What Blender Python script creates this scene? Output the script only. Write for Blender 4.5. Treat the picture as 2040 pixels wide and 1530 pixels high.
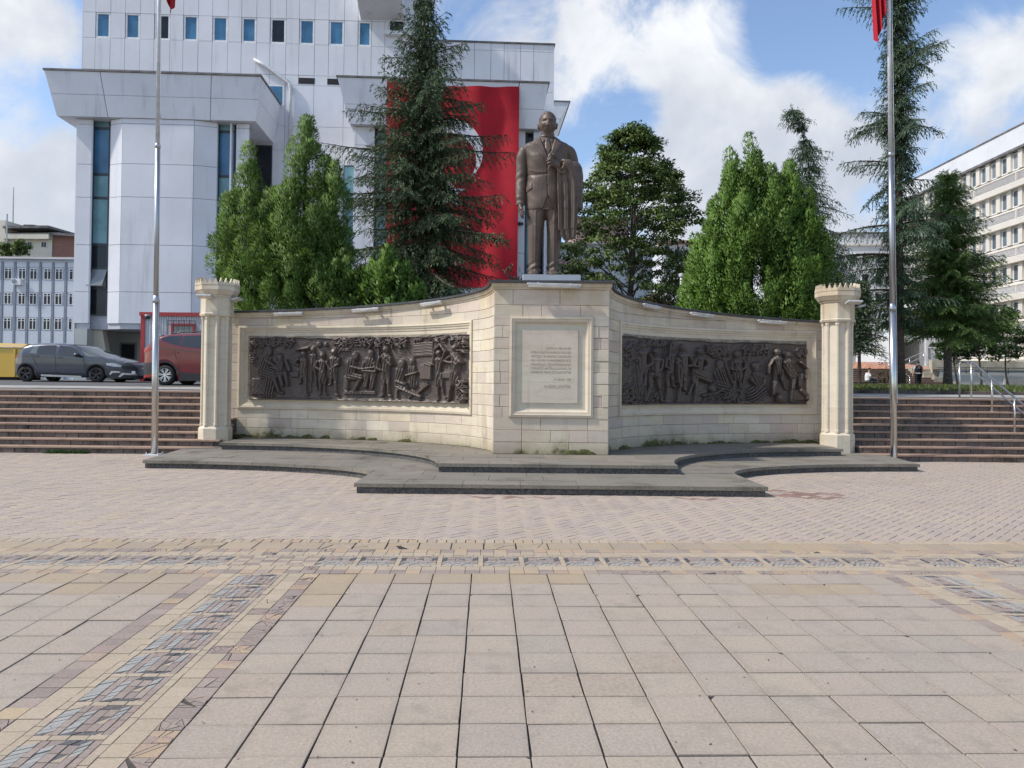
import bpy, bmesh, math, random
import numpy as np
from mathutils import Vector, Matrix, Euler
R = math.radians
PI = math.pi
for o in list(bpy.data.objects):
    bpy.data.objects.remove(o)
S = bpy.context.scene
COL = S.collection
random.seed(7)

# ------------------------------------------------------------------ camera
FPX, EYE = 1532.0, 1.65
ROLL, PITCH = 0.0100, R(1.0)
SY = -(math.tan(PITCH) + 0.00065)           # lens shift: horizon sits near mid-frame
cam = bpy.data.cameras.new('camera')
cam.sensor_fit = 'HORIZONTAL'
cam.sensor_width = 36.0
cam.lens = 36.0 * FPX / 2040.0
cam.shift_y = SY * FPX / 2040.0
cam.clip_start, cam.clip_end = 0.1, 4000
camo = bpy.data.objects.new('camera', cam)
COL.objects.link(camo)
CR = (Matrix.Rotation(R(90) + PITCH, 3, 'X') @ Matrix.Rotation(ROLL, 3, 'Z'))
camo.matrix_world = Matrix.Translation((0, 0, EYE)) @ CR.to_4x4()
S.camera = camo

# ------------------------------------------------------------------ sun, sky, exposure
SUN_EL, SUN_AZ = R(47), R(-104)              # azimuth from +Y, negative = to the left
SUN_DIR = Vector((math.sin(SUN_AZ) * math.cos(SUN_EL), math.cos(SUN_AZ) * math.cos(SUN_EL), math.sin(SUN_EL)))
sl = bpy.data.lights.new('sun', 'SUN')
sl.energy = 2.6
sl.angle = R(2.5)
sl.color = (1.0, 0.95, 0.87)
slo = bpy.data.objects.new('sun', sl)
COL.objects.link(slo)
slo.rotation_euler = SUN_DIR.to_track_quat('Z', 'Y').to_euler()

world = bpy.data.worlds.new('World')
S.world = world
world.use_nodes = True
wt = world.node_tree
wt.nodes.clear()
def wn(t, **kw):
    n = wt.nodes.new(t)
    for k, v in kw.items():
        setattr(n, k, v)
    return n
def wl(a, b): wt.links.new(a, b)
SKY_K = 0.15
wo = wn('ShaderNodeOutputWorld')
bg = wn('ShaderNodeBackground')
bg.inputs['Strength'].default_value = SKY_K
wl(bg.outputs[0], wo.inputs[0])
sky = wn('ShaderNodeTexSky', sky_type='NISHITA')
sky.sun_disc = False
sky.sun_elevation = SUN_EL
sky.sun_rotation = SUN_AZ
sky.air_density, sky.dust_density, sky.ozone_density = 1.0, 0.8, 2.2
tc = wn('ShaderNodeTexCoord')
sep = wn('ShaderNodeSeparateXYZ')
wl(tc.outputs['Generated'], sep.inputs[0])
def wmath(op, a, b=None, clamp=False):
    n = wn('ShaderNodeMath', operation=op)
    n.use_clamp = clamp
    for i, v in enumerate((a, b)):
        if v is None: continue
        if isinstance(v, (int, float)): n.inputs[i].default_value = v
        else: wl(v, n.inputs[i])
    return n.outputs[0]
zc = wmath('ADD', wmath('MAXIMUM', sep.outputs['Z'], 0.0), 0.16)
comb = wn('ShaderNodeCombineXYZ')
wl(wmath('DIVIDE', sep.outputs['X'], zc), comb.inputs[0])
wl(wmath('DIVIDE', sep.outputs['Y'], zc), comb.inputs[1])
def wnoise(scale, detail, rough, off, dist=0.0, vec=None):
    m = wn('ShaderNodeMapping')
    m.inputs['Location'].default_value = off
    wl(vec or comb.outputs[0], m.inputs[0])
    n = wn('ShaderNodeTexNoise')
    n.inputs['Scale'].default_value = scale
    n.inputs['Detail'].default_value = detail
    n.inputs['Roughness'].default_value = rough
    n.inputs['Distortion'].default_value = dist
    wl(m.outputs[0], n.inputs['Vector'])
    return n.outputs['Fac']
def wramp(fac, a, b):
    n = wn('ShaderNodeMapRange')
    n.interpolation_type = 'SMOOTHSTEP'
    n.inputs['From Min'].default_value = a
    n.inputs['From Max'].default_value = b
    wl(fac, n.inputs['Value'])
    return n.outputs[0]
def raydir(px, py):
    v = CR @ Vector(((px - 1020) / FPX, (765 - py) / FPX + SY, -1))
    return v.normalized()
nrm = wn('ShaderNodeVectorMath', operation='NORMALIZE')
wl(tc.outputs['Generated'], nrm.inputs[0])
def lobe(px, py, rad_px, amp):
    d = raydir(px, py)
    n = wn('ShaderNodeVectorMath', operation='DOT_PRODUCT')
    wl(nrm.outputs[0], n.inputs[0])
    n.inputs[1].default_value = d
    c = math.cos(math.atan(rad_px / FPX))
    return wmath('MULTIPLY', wramp(n.outputs['Value'], c, 1.0), amp)
n_big = wnoise(1.15, 7, 0.58, (3.1, 1.7, 0.0), 0.25)
n_puff = wnoise(8.0, 9, 0.64, (0.4, 0.2, 0.3), 0.65, nrm.outputs[0])
cover = wmath('ADD', wmath('MULTIPLY', n_big, 0.50), wmath('MULTIPLY', n_puff, 0.50))
for L in ((1480, 340, 230, 0.19), (1640, 250, 150, 0.17), (1340, 400, 180, 0.12), (1560, 430, 220, 0.10), (1080, 60, 200, 0.05), (1300, 20, 200, 0.10), (1400, 120, 140, 0.12), (1180, 150, 120, 0.03),
          (60, 350, 180, 0.22), (30, 50, 150, 0.20), (1950, 180, 150, 0.09), (1700, 420, 200, 0.05), (1230, 330, 110, 0.06),
          (1650, 100, 170, -0.12), (1240, 245, 120, -0.10), (1830, 60, 200, -0.07), (70, 205, 120, -0.10), (1420, 235, 70, -0.06)):
    cover = wmath('ADD', cover, lobe(*L))
mask = wramp(cover, 0.475, 0.655)
shade = wramp(wnoise(3.2, 6, 0.6, (1.3, 4.4, 2.0), 0.3, nrm.outputs[0]), 0.36, 0.68)
cmix = wn('ShaderNodeMix', data_type='RGBA')
wl(shade, cmix.inputs['Factor'])
cmix.inputs['A'].default_value = (2.65, 2.85, 3.25, 1)
cmix.inputs['B'].default_value = (4.5, 4.55, 4.6, 1)
skyg = wn('ShaderNodeMix', data_type='RGBA', blend_type='MULTIPLY')
skyg.inputs['Factor'].default_value = 1.0
wl(sky.outputs[0], skyg.inputs['A'])
skyg.inputs['B'].default_value = (0.92, 0.90, 0.90, 1)
mix = wn('ShaderNodeMix', data_type='RGBA')
wl(wmath('MULTIPLY', mask, 0.96), mix.inputs['Factor'])
wl(skyg.outputs['Result'], mix.inputs['A'])
wl(cmix.outputs['Result'], mix.inputs['B'])
wl(mix.outputs['Result'], bg.inputs['Color'])

S.view_settings.view_transform = 'Standard'
S.view_settings.look = 'None'
S.view_settings.exposure = 0.62
S.view_settings.gamma = 1.0
S.view_settings.use_curve_mapping = False
S.render.engine = 'CYCLES'
S.cycles.use_denoising = True
S.cycles.max_bounces = 6
S.cycles.transparent_max_bounces = 8
S.cycles.sample_clamp_indirect = 8.0

# ------------------------------------------------------------------ measuring: a pixel of the survey picture to a real point
def at(px, py, Y):
    v = CR @ Vector(((px - 1020) / FPX, (765 - py) / FPX + SY, -1))
    k = Y / v.y
    return Vector((v.x * k, Y, EYE + v.z * k))
def onz(px, py, z):
    v = CR @ Vector(((px - 1020) / FPX, (765 - py) / FPX + SY, -1))
    k = (z - EYE) / v.z
    return Vector((v.x * k, v.y * k, z))

# ------------------------------------------------------------------ object helpers
def thing(name, label, cat, loc=(0, 0, 0), rotz=0.0, group=None, kind=None):
    o = bpy.data.objects.new(name, None)
    o.empty_display_size = 0.2
    COL.objects.link(o)
    o.location = loc
    o.rotation_euler = (0, 0, rotz)
    tag(o, label, cat, group, kind)
    return o
def tag(o, label=None, cat=None, group=None, kind=None):
    if label: o['label'] = label
    if cat: o['category'] = cat
    if group: o['group'] = group
    if kind: o['kind'] = kind
    return o
def wmat(o):
    if o.parent is None: return o.matrix_basis.copy()
    return wmat(o.parent) @ o.matrix_parent_inverse @ o.matrix_basis
def adopt(o, parent):
    """parent keeping world placement"""
    o.parent = parent
    o.matrix_parent_inverse = wmat(parent).inverted()
    return o
def obj(name, me, parent=None, mat=None, label=None):
    o = bpy.data.objects.new(name, me)
    COL.objects.link(o)
    if mat is not None and not me.materials:
        for m in (mat if isinstance(mat, (list, tuple)) else [mat]):
            me.materials.append(m)
    if parent is not None: adopt(o, parent)
    if label: o['label'] = label
    return o

class MB:
    """collects shapes in world coordinates, links them as ONE mesh"""
    def __init__(s):
        s.v, s.f, s.m, s.sm = [], [], [], []
        s.cur = 0
        s.smooth = False
    def add(s, vs, fs):
        n = len(s.v)
        s.v.extend([tuple(p) for p in vs])
        for f in fs:
            s.f.append(tuple(i + n for i in f))
            s.m.append(s.cur)
            s.sm.append(s.smooth)
        return s
    def box(s, lo, hi, M=None):
        x0, y0, z0 = lo; x1, y1, z1 = hi
        vs = [(x0, y0, z0), (x1, y0, z0), (x1, y1, z0), (x0, y1, z0), (x0, y0, z1), (x1, y0, z1), (x1, y1, z1), (x0, y1, z1)]
        if M is not None: vs = [M @ Vector(p) for p in vs]
        return s.add(vs, [(0, 3, 2, 1), (4, 5, 6, 7), (0, 1, 5, 4), (1, 2, 6, 5), (2, 3, 7, 6), (3, 0, 4, 7)])
    def bbox(s, lo, hi, b, M=None):
        """box whose upright and top edges are chamfered"""
        x0, y0, z0 = lo; x1, y1, z1 = hi
        def ring(i, z): return [(x0 + i, y0, z), (x1 - i, y0, z), (x1, y0 + i, z), (x1, y1 - i, z), (x1 - i, y1, z), (x0 + i, y1, z), (x0, y1 - i, z), (x0, y0 + i, z)]
        def ring2(i, z): return [(x0 + i, y0 + i, z), (x1 - i, y0 + i, z), (x1 - i, y0 + i, z), (x1 - i, y1 - i, z), (x1 - i, y1 - i, z), (x0 + i, y1 - i, z), (x0 + i, y1 - i, z), (x0 + i, y0 + i, z)]
        a = ring(b, z0); c = ring(b, z1 - b)
        d = [(x0 + b, y0 + b, z1), (x1 - b, y0 + b, z1), (x1 - b, y1 - b, z1), (x0 + b, y1 - b, z1)]
        vs = a + c + d
        if M is not None: vs = [M @ Vector(p) for p in vs]
        fs = [tuple(reversed(range(8)))]
        for i in range(8): fs.append((i, (i + 1) % 8, 8 + (i + 1) % 8, 8 + i))
        fs += [(8, 9, 17, 16), (10, 11, 18, 17), (12, 13, 19, 18), (14, 15, 16, 19), (9, 10, 17), (11, 12, 18), (13, 14, 19), (15, 8, 16), (16, 17, 18, 19)]
        return s.add(vs, fs)
    def prism(s, pts, z0, z1, M=None, chamfer=0.0):
        """pts: xy outline (counter-clockwise), extruded"""
        n = len(pts)
        vs = [(p[0], p[1], z0) for p in pts]
        if chamfer:
            cx = sum(p[0] for p in pts) / n; cy = sum(p[1] for p in pts) / n
            vs += [(p[0], p[1], z1 - chamfer) for p in pts]
            for p in pts:
                d = math.hypot(p[0] - cx, p[1] - cy) or 1
                k = max(0.0, 1 - 1.3 * chamfer / d)
                vs.append((cx + (p[0] - cx) * k, cy + (p[1] - cy) * k, z1))
            lv = 3
        else:
            vs += [(p[0], p[1], z1) for p in pts]
            lv = 2
        if M is not None: vs = [M @ Vector(p) for p in vs]
        fs = [tuple(reversed(range(n))), tuple(range((lv - 1) * n, lv * n))]
        for l in range(lv - 1):
            for i in range(n):
                j = (i + 1) % n
                fs.append((l * n + i, l * n + j, (l + 1) * n + j, (l + 1) * n + i))
        return s.add(vs, fs)
    def tube(s, path, r, n=8, cap=True):
        pts = [Vector(p) for p in path]
        rs = r if isinstance(r, (list, tuple)) else [r] * len(pts)
        vs, fs = [], []
        ref = Vector((0, 0, 1))
        d0 = (pts[1] - pts[0]).normalized()
        if abs(d0.dot(ref)) > 0.9: ref = Vector((1, 0, 0))
        for i, p in enumerate(pts):
            if i == 0: d = pts[1] - pts[0]
            elif i == len(pts) - 1: d = pts[-1] - pts[-2]
            else: d = (pts[i + 1] - pts[i]).normalized() + (pts[i] - pts[i - 1]).normalized()
            d.normalize()
            u = ref - d * ref.dot(d)
            if u.length < 1e-4: u = Vector((0, 1, 0)) - d * d.y
            u.normalize(); w = d.cross(u); ref = u
            for k in range(n):
                a = 2 * PI * k / n
                vs.append(p + (u * math.cos(a) + w * math.sin(a)) * rs[i])
        for i in range(len(pts) - 1):
            for k in range(n):
                k2 = (k + 1) % n
                fs.append((i * n + k, i * n + k2, (i + 1) * n + k2, (i + 1) * n + k))
        if cap:
            fs.append(tuple(reversed(range(n))))
            fs.append(tuple(range((len(pts) - 1) * n, len(pts) * n)))
        return s.add(vs, fs)
    def lathe(s, prof, c, n=24, sx=1.0, sy=1.0, a0=0.0):
        """prof: list of (r,z) bottom to top, about the vertical axis at c"""
        vs, fs = [], []
        for r, z in prof:
            for k in range(n):
                a = a0 + 2 * PI * k / n
                vs.append((c[0] + r * sx * math.cos(a), c[1] + r * sy * math.sin(a), c[2] + z))
        for i in range(len(prof) - 1):
            for k in range(n):
                k2 = (k + 1) % n
                fs.append((i * n + k, i * n + k2, (i + 1) * n + k2, (i + 1) * n + k))
        fs.append(tuple(reversed(range(n))))
        fs.append(tuple(range((len(prof) - 1) * n, len(prof) * n)))
        return s.add(vs, fs)
    def loft(s, rings, cap=True, closed=True):
        n = len(rings[0]); vs = [p for r in rings for p in r]; fs = []
        for i in range(len(rings) - 1):
            for k in range(n if closed else n - 1):
                k2 = (k + 1) % n
                fs.append((i * n + k, i * n + k2, (i + 1) * n + k2, (i + 1) * n + k))
        if cap and closed:
            fs.append(tuple(reversed(range(n))))
            fs.append(tuple(range((len(rings) - 1) * n, len(rings) * n)))
        return s.add(vs, fs)
    def grid(s, P):
        """P[i][j] points"""
        n, m = len(P), len(P[0])
        vs = [p for r in P for p in r]
        fs = [(i * m + j, i * m + j + 1, (i + 1) * m + j + 1, (i + 1) * m + j) for i in range(n - 1) for j in range(m - 1)]
        return s.add(vs, fs)
    def ball(s, c, r, nu=10, nv=7):
        rx, ry, rz = r if isinstance(r, (list, tuple)) else (r, r, r)
        prof = [(math.sin(PI * i / nv), -math.cos(PI * i / nv)) for i in range(nv + 1)]
        vs, fs = [], []
        for q, h in prof:
            for k in range(nu):
                a = 2 * PI * k / nu
                vs.append((c[0] + rx * q * math.cos(a), c[1] + ry * q * math.sin(a), c[2] + rz * h))
        for i in range(nv):
            for k in range(nu):
                k2 = (k + 1) % nu
                fs.append((i * nu + k, i * nu + k2, (i + 1) * nu + k2, (i + 1) * nu + k))
        return s.add(vs, fs)
    def mesh(s, name, mats=None):
        me = bpy.data.meshes.new(name)
        me.from_pydata(s.v, [], s.f)
        if mats is not None:
            for m in (mats if isinstance(mats, (list, tuple)) else [mats]): me.materials.append(m)
        me.polygons.foreach_set('material_index', s.m)
        me.polygons.foreach_set('use_smooth', s.sm)
        me.update()
        return me
    def build(s, name, mats, parent=None, label=None):
        return obj(name, s.mesh(name, mats), parent, None, label)

def fast_mesh(name, V, F, mat, smooth=False, uv=None):
    """V (n,3) array, F (m,k) array of one face size"""
    me = bpy.data.meshes.new(name)
    V = np.asarray(V, np.float32); F = np.asarray(F, np.int32)
    me.vertices.add(len(V)); me.vertices.foreach_set('co', V.ravel())
    k = F.shape[1]
    me.loops.add(F.size); me.loops.foreach_set('vertex_index', F.ravel())
    me.polygons.add(len(F))
    me.polygons.foreach_set('loop_start', np.arange(0, F.size, k, dtype=np.int32))
    me.polygons.foreach_set('loop_total', np.full(len(F), k, np.int32))
    if smooth: me.polygons.foreach_set('use_smooth', np.ones(len(F), bool))
    for m in (mat if isinstance(mat, (list, tuple)) else [mat]): me.materials.append(m)
    me.update(calc_edges=True)
    return me
def rot2(a): return Matrix.Rotation(a, 4, 'Z')
# ------------------------------------------------------------------ materials
class NT:
    def __init__(s, name):
        s.mat = bpy.data.materials.new(name)
        s.mat.use_nodes = True
        s.t = s.mat.node_tree
        s.b = s.t.nodes['Principled BSDF']
        s.out = s.t.nodes['Material Output']
        s._pos = None
    def n(s, t, **kw):
        x = s.t.nodes.new(t)
        for k, v in kw.items(): setattr(x, k, v)
        return x
    def l(s, a, b): s.t.links.new(a, b)
    def set(s, i, v):
        if hasattr(v, 'is_linked') or hasattr(v, 'links'): s.l(v, i)
        else: i.default_value = v
    @property
    def pos(s):
        if s._pos is None: s._pos = s.n('ShaderNodeNewGeometry')
        return s._pos.outputs['Position']
    @property
    def island(s):
        s.pos
        return s._pos.outputs['Random Per Island']
    def objrand(s): return s.n('ShaderNodeObjectInfo').outputs['Random']
    def objco(s): return s.n('ShaderNodeTexCoord').outputs['Object']
    def map(s, vec, scale=(1, 1, 1), loc=(0, 0, 0)):
        m = s.n('ShaderNodeMapping')
        s.l(vec, m.inputs[0]); m.inputs['Scale'].default_value = scale; m.inputs['Location'].default_value = loc
        return m.outputs[0]
    def noise(s, scale, detail=4, rough=0.55, vec=None, dist=0.0):
        x = s.n('ShaderNodeTexNoise')
        x.inputs['Scale'].default_value = scale; x.inputs['Detail'].default_value = detail
        x.inputs['Roughness'].default_value = rough; x.inputs['Distortion'].default_value = dist
        s.l(vec if vec is not None else s.pos, x.inputs['Vector'])
        return x.outputs['Fac']
    def ramp(s, f, a, b, lo=0.0, hi=1.0):
        x = s.n('ShaderNodeMapRange'); x.interpolation_type = 'SMOOTHSTEP'
        x.inputs['From Min'].default_value = a; x.inputs['From Max'].default_value = b
        x.inputs['To Min'].default_value = lo; x.inputs['To Max'].default_value = hi
        s.l(f, x.inputs['Value'])
        return x.outputs[0]
    def mix(s, f, a, b, mode='MIX'):
        x = s.n('ShaderNodeMix', data_type='RGBA', blend_type=mode)
        s.set(x.inputs['Factor'], f)
        for k, v in (('A', a), ('B', b)):
            if isinstance(v, tuple): x.inputs[k].default_value = (v[0], v[1], v[2], 1)
            else: s.l(v, x.inputs[k])
        return x.outputs['Result']
    def math(s, op, a, b=None):
        x = s.n('ShaderNodeMath', operation=op)
        s.set(x.inputs[0], a)
        if b is not None: s.set(x.inputs[1], b)
        return x.outputs[0]
    def palette(s, fac, cols, interp='LINEAR'):
        x = s.n('ShaderNodeValToRGB')
        x.color_ramp.interpolation = interp
        e = x.color_ramp.elements
        while len(e) < len(cols): e.new(0.5)
        for i, c in enumerate(cols):
            e[i].position = i / (len(cols) - (0 if interp == 'CONSTANT' else 1)); e[i].color = (c[0], c[1], c[2], 1)
        s.l(fac, x.inputs[0])
        return x.outputs[0]
    def bump(s, h, strength=0.3, dist=0.01):
        x = s.n('ShaderNodeBump')
        x.inputs['Strength'].default_value = strength; x.inputs['Distance'].default_value = dist
        s.l(h, x.inputs['Height'])
        s.l(x.outputs[0], s.b.inputs['Normal'])
    def color(s, c):
        if isinstance(c, tuple): s.b.inputs['Base Color'].default_value = (c[0], c[1], c[2], 1)
        else: s.l(c, s.b.inputs['Base Color'])
        return s
    def rough(s, r): s.set(s.b.inputs['Roughness'], r); return s
    def metal(s, r): s.b.inputs['Metallic'].default_value = r; return s
    def spec(s, r): s.b.inputs['Specular IOR Level'].default_value = r; return s

M = {}
def simple(name, c, rough=0.6, metal=0.0, var=0.12, scale=6.0, bump=0.0, spec=0.5, bscale=None):
    t = NT(name)
    f = t.noise(scale, 5, 0.6)
    lo = tuple(x * (1 - var) for x in c); hi = tuple(min(1, x * (1 + var)) for x in c)
    t.color(t.mix(t.ramp(f, 0.3, 0.7), lo, hi)).rough(rough).metal(metal).spec(spec)
    if bump: t.bump(t.noise(bscale or scale * 8, 4, 0.6), bump, 0.004)
    M[name] = t.mat
    return t.mat
def pieces(name, cols, rough=0.85, dirt=(0.10, 0.09, 0.08), dirt_amt=0.35, dscale=2.2, grain=40.0, bump=0.25, grain_amt=0.18, stain=None, edge=0.0):
    """stone that differs from piece to piece (object + mesh island), with grain and blotches"""
    t = NT(name)
    r = t.math('FRACT', t.math('ADD', t.objrand(), t.island))
    base = t.palette(r, cols)
    g = t.noise(grain, 5, 0.7)
    base = t.mix(t.ramp(g, 0.25, 0.75, 0.0, 1.0), t.mix(grain_amt, base, (0, 0, 0)), t.mix(grain_amt * 0.6, base, (1, 1, 1)))
    d = t.ramp(t.noise(dscale, 6, 0.62, dist=0.4), 0.48, 0.78, 0.0, dirt_amt)
    base = t.mix(d, base, dirt)
    if stain:
        d2 = t.ramp(t.noise(stain[1], 5, 0.6), 0.55, 0.72, 0.0, stain[2])
        base = t.mix(d2, base, stain[0])
    if edge:                                  # dirt that has gathered along the rim of each tile
        sx = t.n('ShaderNodeSeparateXYZ'); t.l(t.objco(), sx.inputs[0])
        mx = t.math('MAXIMUM', t.math('ABSOLUTE', sx.outputs['X']), t.math('ABSOLUTE', sx.outputs['Y']))
        e = t.math('ADD', mx, t.math('MULTIPLY', t.math('SUBTRACT', t.noise(9, 4, 0.65), 0.5), 0.07))
        k = t.math('MULTIPLY', t.ramp(e, 0.115, 0.168, 0, edge), t.math('LESS_THAN', mx, 0.2))
        base = t.mix(k, base, (0.16, 0.135, 0.11))
    t.color(base).rough(rough).spec(0.3)
    t.bump(t.math('ADD', g, t.noise(grain * 0.22, 4, 0.6)), bump, 0.006)
    M[name] = t.mat
    return t.mat

pieces('tile_stone', [(0.374, 0.302, 0.231), (0.351, 0.287, 0.229), (0.390, 0.318, 0.236), (0.362, 0.295, 0.236), (0.379, 0.305, 0.233), (0.338, 0.282, 0.223)],
       dirt=(0.25, 0.22, 0.19), dirt_amt=0.42, dscale=2.6, grain=60, bump=0.45, grain_amt=0.15, stain=((0.22, 0.19, 0.155), 3.5, 0.40), edge=0.16)
pieces('worn_tile', [(0.341, 0.272, 0.203), (0.364, 0.287, 0.218)], dirt=(0.22, 0.19, 0.14), dirt_amt=0.5, dscale=7, grain=40, grain_amt=0.15, bump=0.5)
pieces('ochre_tile', [(0.372, 0.281, 0.176), (0.346, 0.272, 0.185), (0.379, 0.297, 0.202), (0.330, 0.255, 0.185)], dirt=(0.25, 0.2, 0.15), dirt_amt=0.4, grain=60, grain_amt=0.12, edge=0.12)
pieces('paver_stone', [(0.390, 0.308, 0.245), (0.427, 0.338, 0.264), (0.354, 0.290, 0.245), (0.427, 0.352, 0.254), (0.381, 0.304, 0.254), (0.408, 0.321, 0.264)],
       dirt=(0.24, 0.20, 0.17), dirt_amt=0.40, dscale=0.55, grain=45, grain_amt=0.12, stain=((0.42, 0.33, 0.20), 0.9, 0.30))
pieces('cream_stone', [(0.410, 0.325, 0.226), (0.378, 0.303, 0.213), (0.435, 0.348, 0.247), (0.361, 0.288, 0.206)], dirt=(0.28, 0.23, 0.17), dirt_amt=0.4, grain=55, grain_amt=0.12)
pieces('mauve_stone', [(0.270, 0.201, 0.165), (0.310, 0.237, 0.194), (0.250, 0.196, 0.165), (0.330, 0.258, 0.209)], dirt=(0.15, 0.12, 0.10), dirt_amt=0.3, grain=55, grain_amt=0.12)
pieces('ochre_stone', [(0.42, 0.30, 0.18), (0.36, 0.25, 0.18), (0.44, 0.33, 0.20), (0.30, 0.22, 0.185)], dirt=(0.2, 0.15, 0.1), dirt_amt=0.35, grain=55, grain_amt=0.12)
pieces('dark_stone', [(0.060, 0.058, 0.060), (0.085, 0.08, 0.08), (0.05, 0.05, 0.053), (0.10, 0.092, 0.09)], dirt=(0.16, 0.13, 0.11), dirt_amt=0.4, grain=55, grain_amt=0.15)
pieces('pale_blue_stone', [(0.314, 0.302, 0.274), (0.351, 0.337, 0.305), (0.266, 0.259, 0.236)], dirt=(0.2, 0.18, 0.16), dirt_amt=0.35, grain=55, grain_amt=0.12)
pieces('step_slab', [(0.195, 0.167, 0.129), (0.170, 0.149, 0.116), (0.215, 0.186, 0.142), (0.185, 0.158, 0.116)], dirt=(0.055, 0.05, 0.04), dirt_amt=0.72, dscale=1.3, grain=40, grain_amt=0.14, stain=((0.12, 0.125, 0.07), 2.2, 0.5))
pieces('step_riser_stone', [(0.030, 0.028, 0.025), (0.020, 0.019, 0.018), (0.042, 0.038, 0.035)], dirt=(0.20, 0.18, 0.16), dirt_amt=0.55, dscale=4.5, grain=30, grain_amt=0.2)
pieces('red_paver', [(0.22, 0.115, 0.085), (0.26, 0.14, 0.10), (0.30, 0.19, 0.15)], dirt=(0.12, 0.07, 0.05), dirt_amt=0.5, grain=45)
pieces('stair_brick', [(0.113, 0.066, 0.041), (0.084, 0.051, 0.035), (0.130, 0.077, 0.048), (0.072, 0.044, 0.034), (0.101, 0.066, 0.044)], dirt=(0.016, 0.014, 0.011), dirt_amt=0.95, dscale=1.7, grain=50, grain_amt=0.25, stain=((0.03, 0.035, 0.014), 2.7, 0.75))
pieces('stair_nosing', [(0.358, 0.216, 0.140), (0.303, 0.187, 0.125), (0.399, 0.259, 0.168)], dirt=(0.07, 0.055, 0.04), dirt_amt=0.6, dscale=2.0, grain=50, grain_amt=0.2)
pieces('terrace_slab', [(0.36, 0.335, 0.30), (0.40, 0.375, 0.33), (0.33, 0.31, 0.28)], dirt=(0.22, 0.2, 0.17), dirt_amt=0.4, dscale=1.5)
simple('joint_sand', (0.10, 0.083, 0.068), 0.95, var=0.35, scale=9, bump=0.3)
simple('grout', (0.028, 0.025, 0.021), 0.95, var=0.3, scale=12, bump=0.3)
simple('mosaic_joint', (0.085, 0.072, 0.06), 0.95, var=0.3, scale=12)
simple('paver_joint', (0.17, 0.14, 0.115), 0.95, var=0.3, scale=12, bump=0.3)
simple('mortar', (0.30, 0.26, 0.20), 0.95, var=0.3, scale=9)

# limestone of the monument: block to block colour, weathering streaks, moss at the foot
def limestone(name, cols, moss=True):
    t = NT(name)
    r = t.math('FRACT', t.math('ADD', t.objrand(), t.island))
    base = t.palette(r, cols)
    veins = t.noise(1.0, 6, 0.65, t.map(t.pos, (2.2, 2.2, 9.0)), 0.6)
    base = t.mix(t.ramp(veins, 0.45, 0.75, 0, 0.40), base, (0.40, 0.335, 0.24))
    warm = t.ramp(t.noise(0.8, 5, 0.6), 0.45, 0.7, 0, 0.40)
    base = t.mix(warm, base, (0.50, 0.385, 0.30))
    streak = t.ramp(t.noise(1.0, 5, 0.6, t.map(t.pos, (5.0, 5.0, 0.5))), 0.54, 0.78, 0, 0.62)
    sz_ = t.n('ShaderNodeSeparateXYZ'); t.l(t.pos, sz_.inputs[0])      # run-off below the coping
    run = t.math('MULTIPLY', t.ramp(sz_.outputs['Z'], 2.55, 3.5, 0.55, 1.35), streak)
    base = t.mix(t.math('MINIMUM', run, 0.8), base, (0.25, 0.20, 0.13))
    drip = t.math('MULTIPLY', t.ramp(sz_.outputs['Z'], 2.9, 3.55, 0.0, 0.55), t.ramp(t.noise(1.0, 4, 0.6, t.map(t.pos, (1.6, 1.6, 0.7))), 0.42, 0.62))
    base = t.mix(drip, base, (0.46, 0.34, 0.20))
    grain = t.noise(70, 4, 0.7)
    base = t.mix(t.ramp(grain, 0.3, 0.7, 0.10, 0.0), base, (0.1, 0.08, 0.06))
    if moss:
        sx = t.n('ShaderNodeSeparateXYZ'); t.l(t.pos, sx.inputs[0])
        h = t.math('SUBTRACT', sx.outputs['Z'], 0.30)
        w = t.noise(1.7, 4, 0.6)
        fine = t.noise(14, 4, 0.65)
        lim = t.math('ADD', t.math('MULTIPLY', t.ramp(w, 0.46, 0.74), 0.20), t.math('MULTIPLY', t.math('SUBTRACT', fine, 0.45), 0.16))
        k = t.ramp(t.math('SUBTRACT', lim, h), -0.05, 0.10)
        mossc = t.mix(t.ramp(t.noise(25, 3, 0.6), 0.35, 0.65), (0.060, 0.058, 0.022), (0.115, 0.115, 0.040))
        dk = t.ramp(t.math('SUBTRACT', t.math('ADD', lim, 0.14), h), -0.16, 0.16, 0, 0.55)
        base = t.mix(dk, base, (0.24, 0.22, 0.13))
        base = t.mix(t.math('MULTIPLY', k, 0.93), base, mossc)
    t.color(base).rough(0.85).spec(0.3)
    t.bump(t.math('ADD', t.math('MULTIPLY', veins, 2.0), grain), 0.25, 0.006)
    M[name] = t.mat
    return t.mat
LIME = [(0.66, 0.58, 0.44), (0.60, 0.52, 0.40), (0.72, 0.65, 0.52), (0.57, 0.46, 0.40), (0.68, 0.61, 0.47), (0.57, 0.49, 0.42), (0.70, 0.61, 0.45), (0.65, 0.58, 0.46)]
limestone('wall_stone', LIME)
limestone('column_stone', [(0.69, 0.62, 0.49), (0.66, 0.59, 0.46), (0.71, 0.64, 0.51)], moss=False)
limestone('frame_stone', [(0.67, 0.59, 0.45), (0.63, 0.55, 0.43), (0.70, 0.62, 0.48)], moss=False)
limestone('plaque_stone', [(0.63, 0.57, 0.45), (0.63, 0.55, 0.45), (0.62, 0.58, 0.46)], moss=False)
simple('letter_paint', (0.49, 0.41, 0.30), 0.8, var=0.25, scale=25)
simple('moss', (0.080, 0.080, 0.026), 0.95, var=0.5, scale=22, bump=0.6)
simple('coping_metal', (0.050, 0.050, 0.056), 0.55, var=0.3, scale=3)

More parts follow.
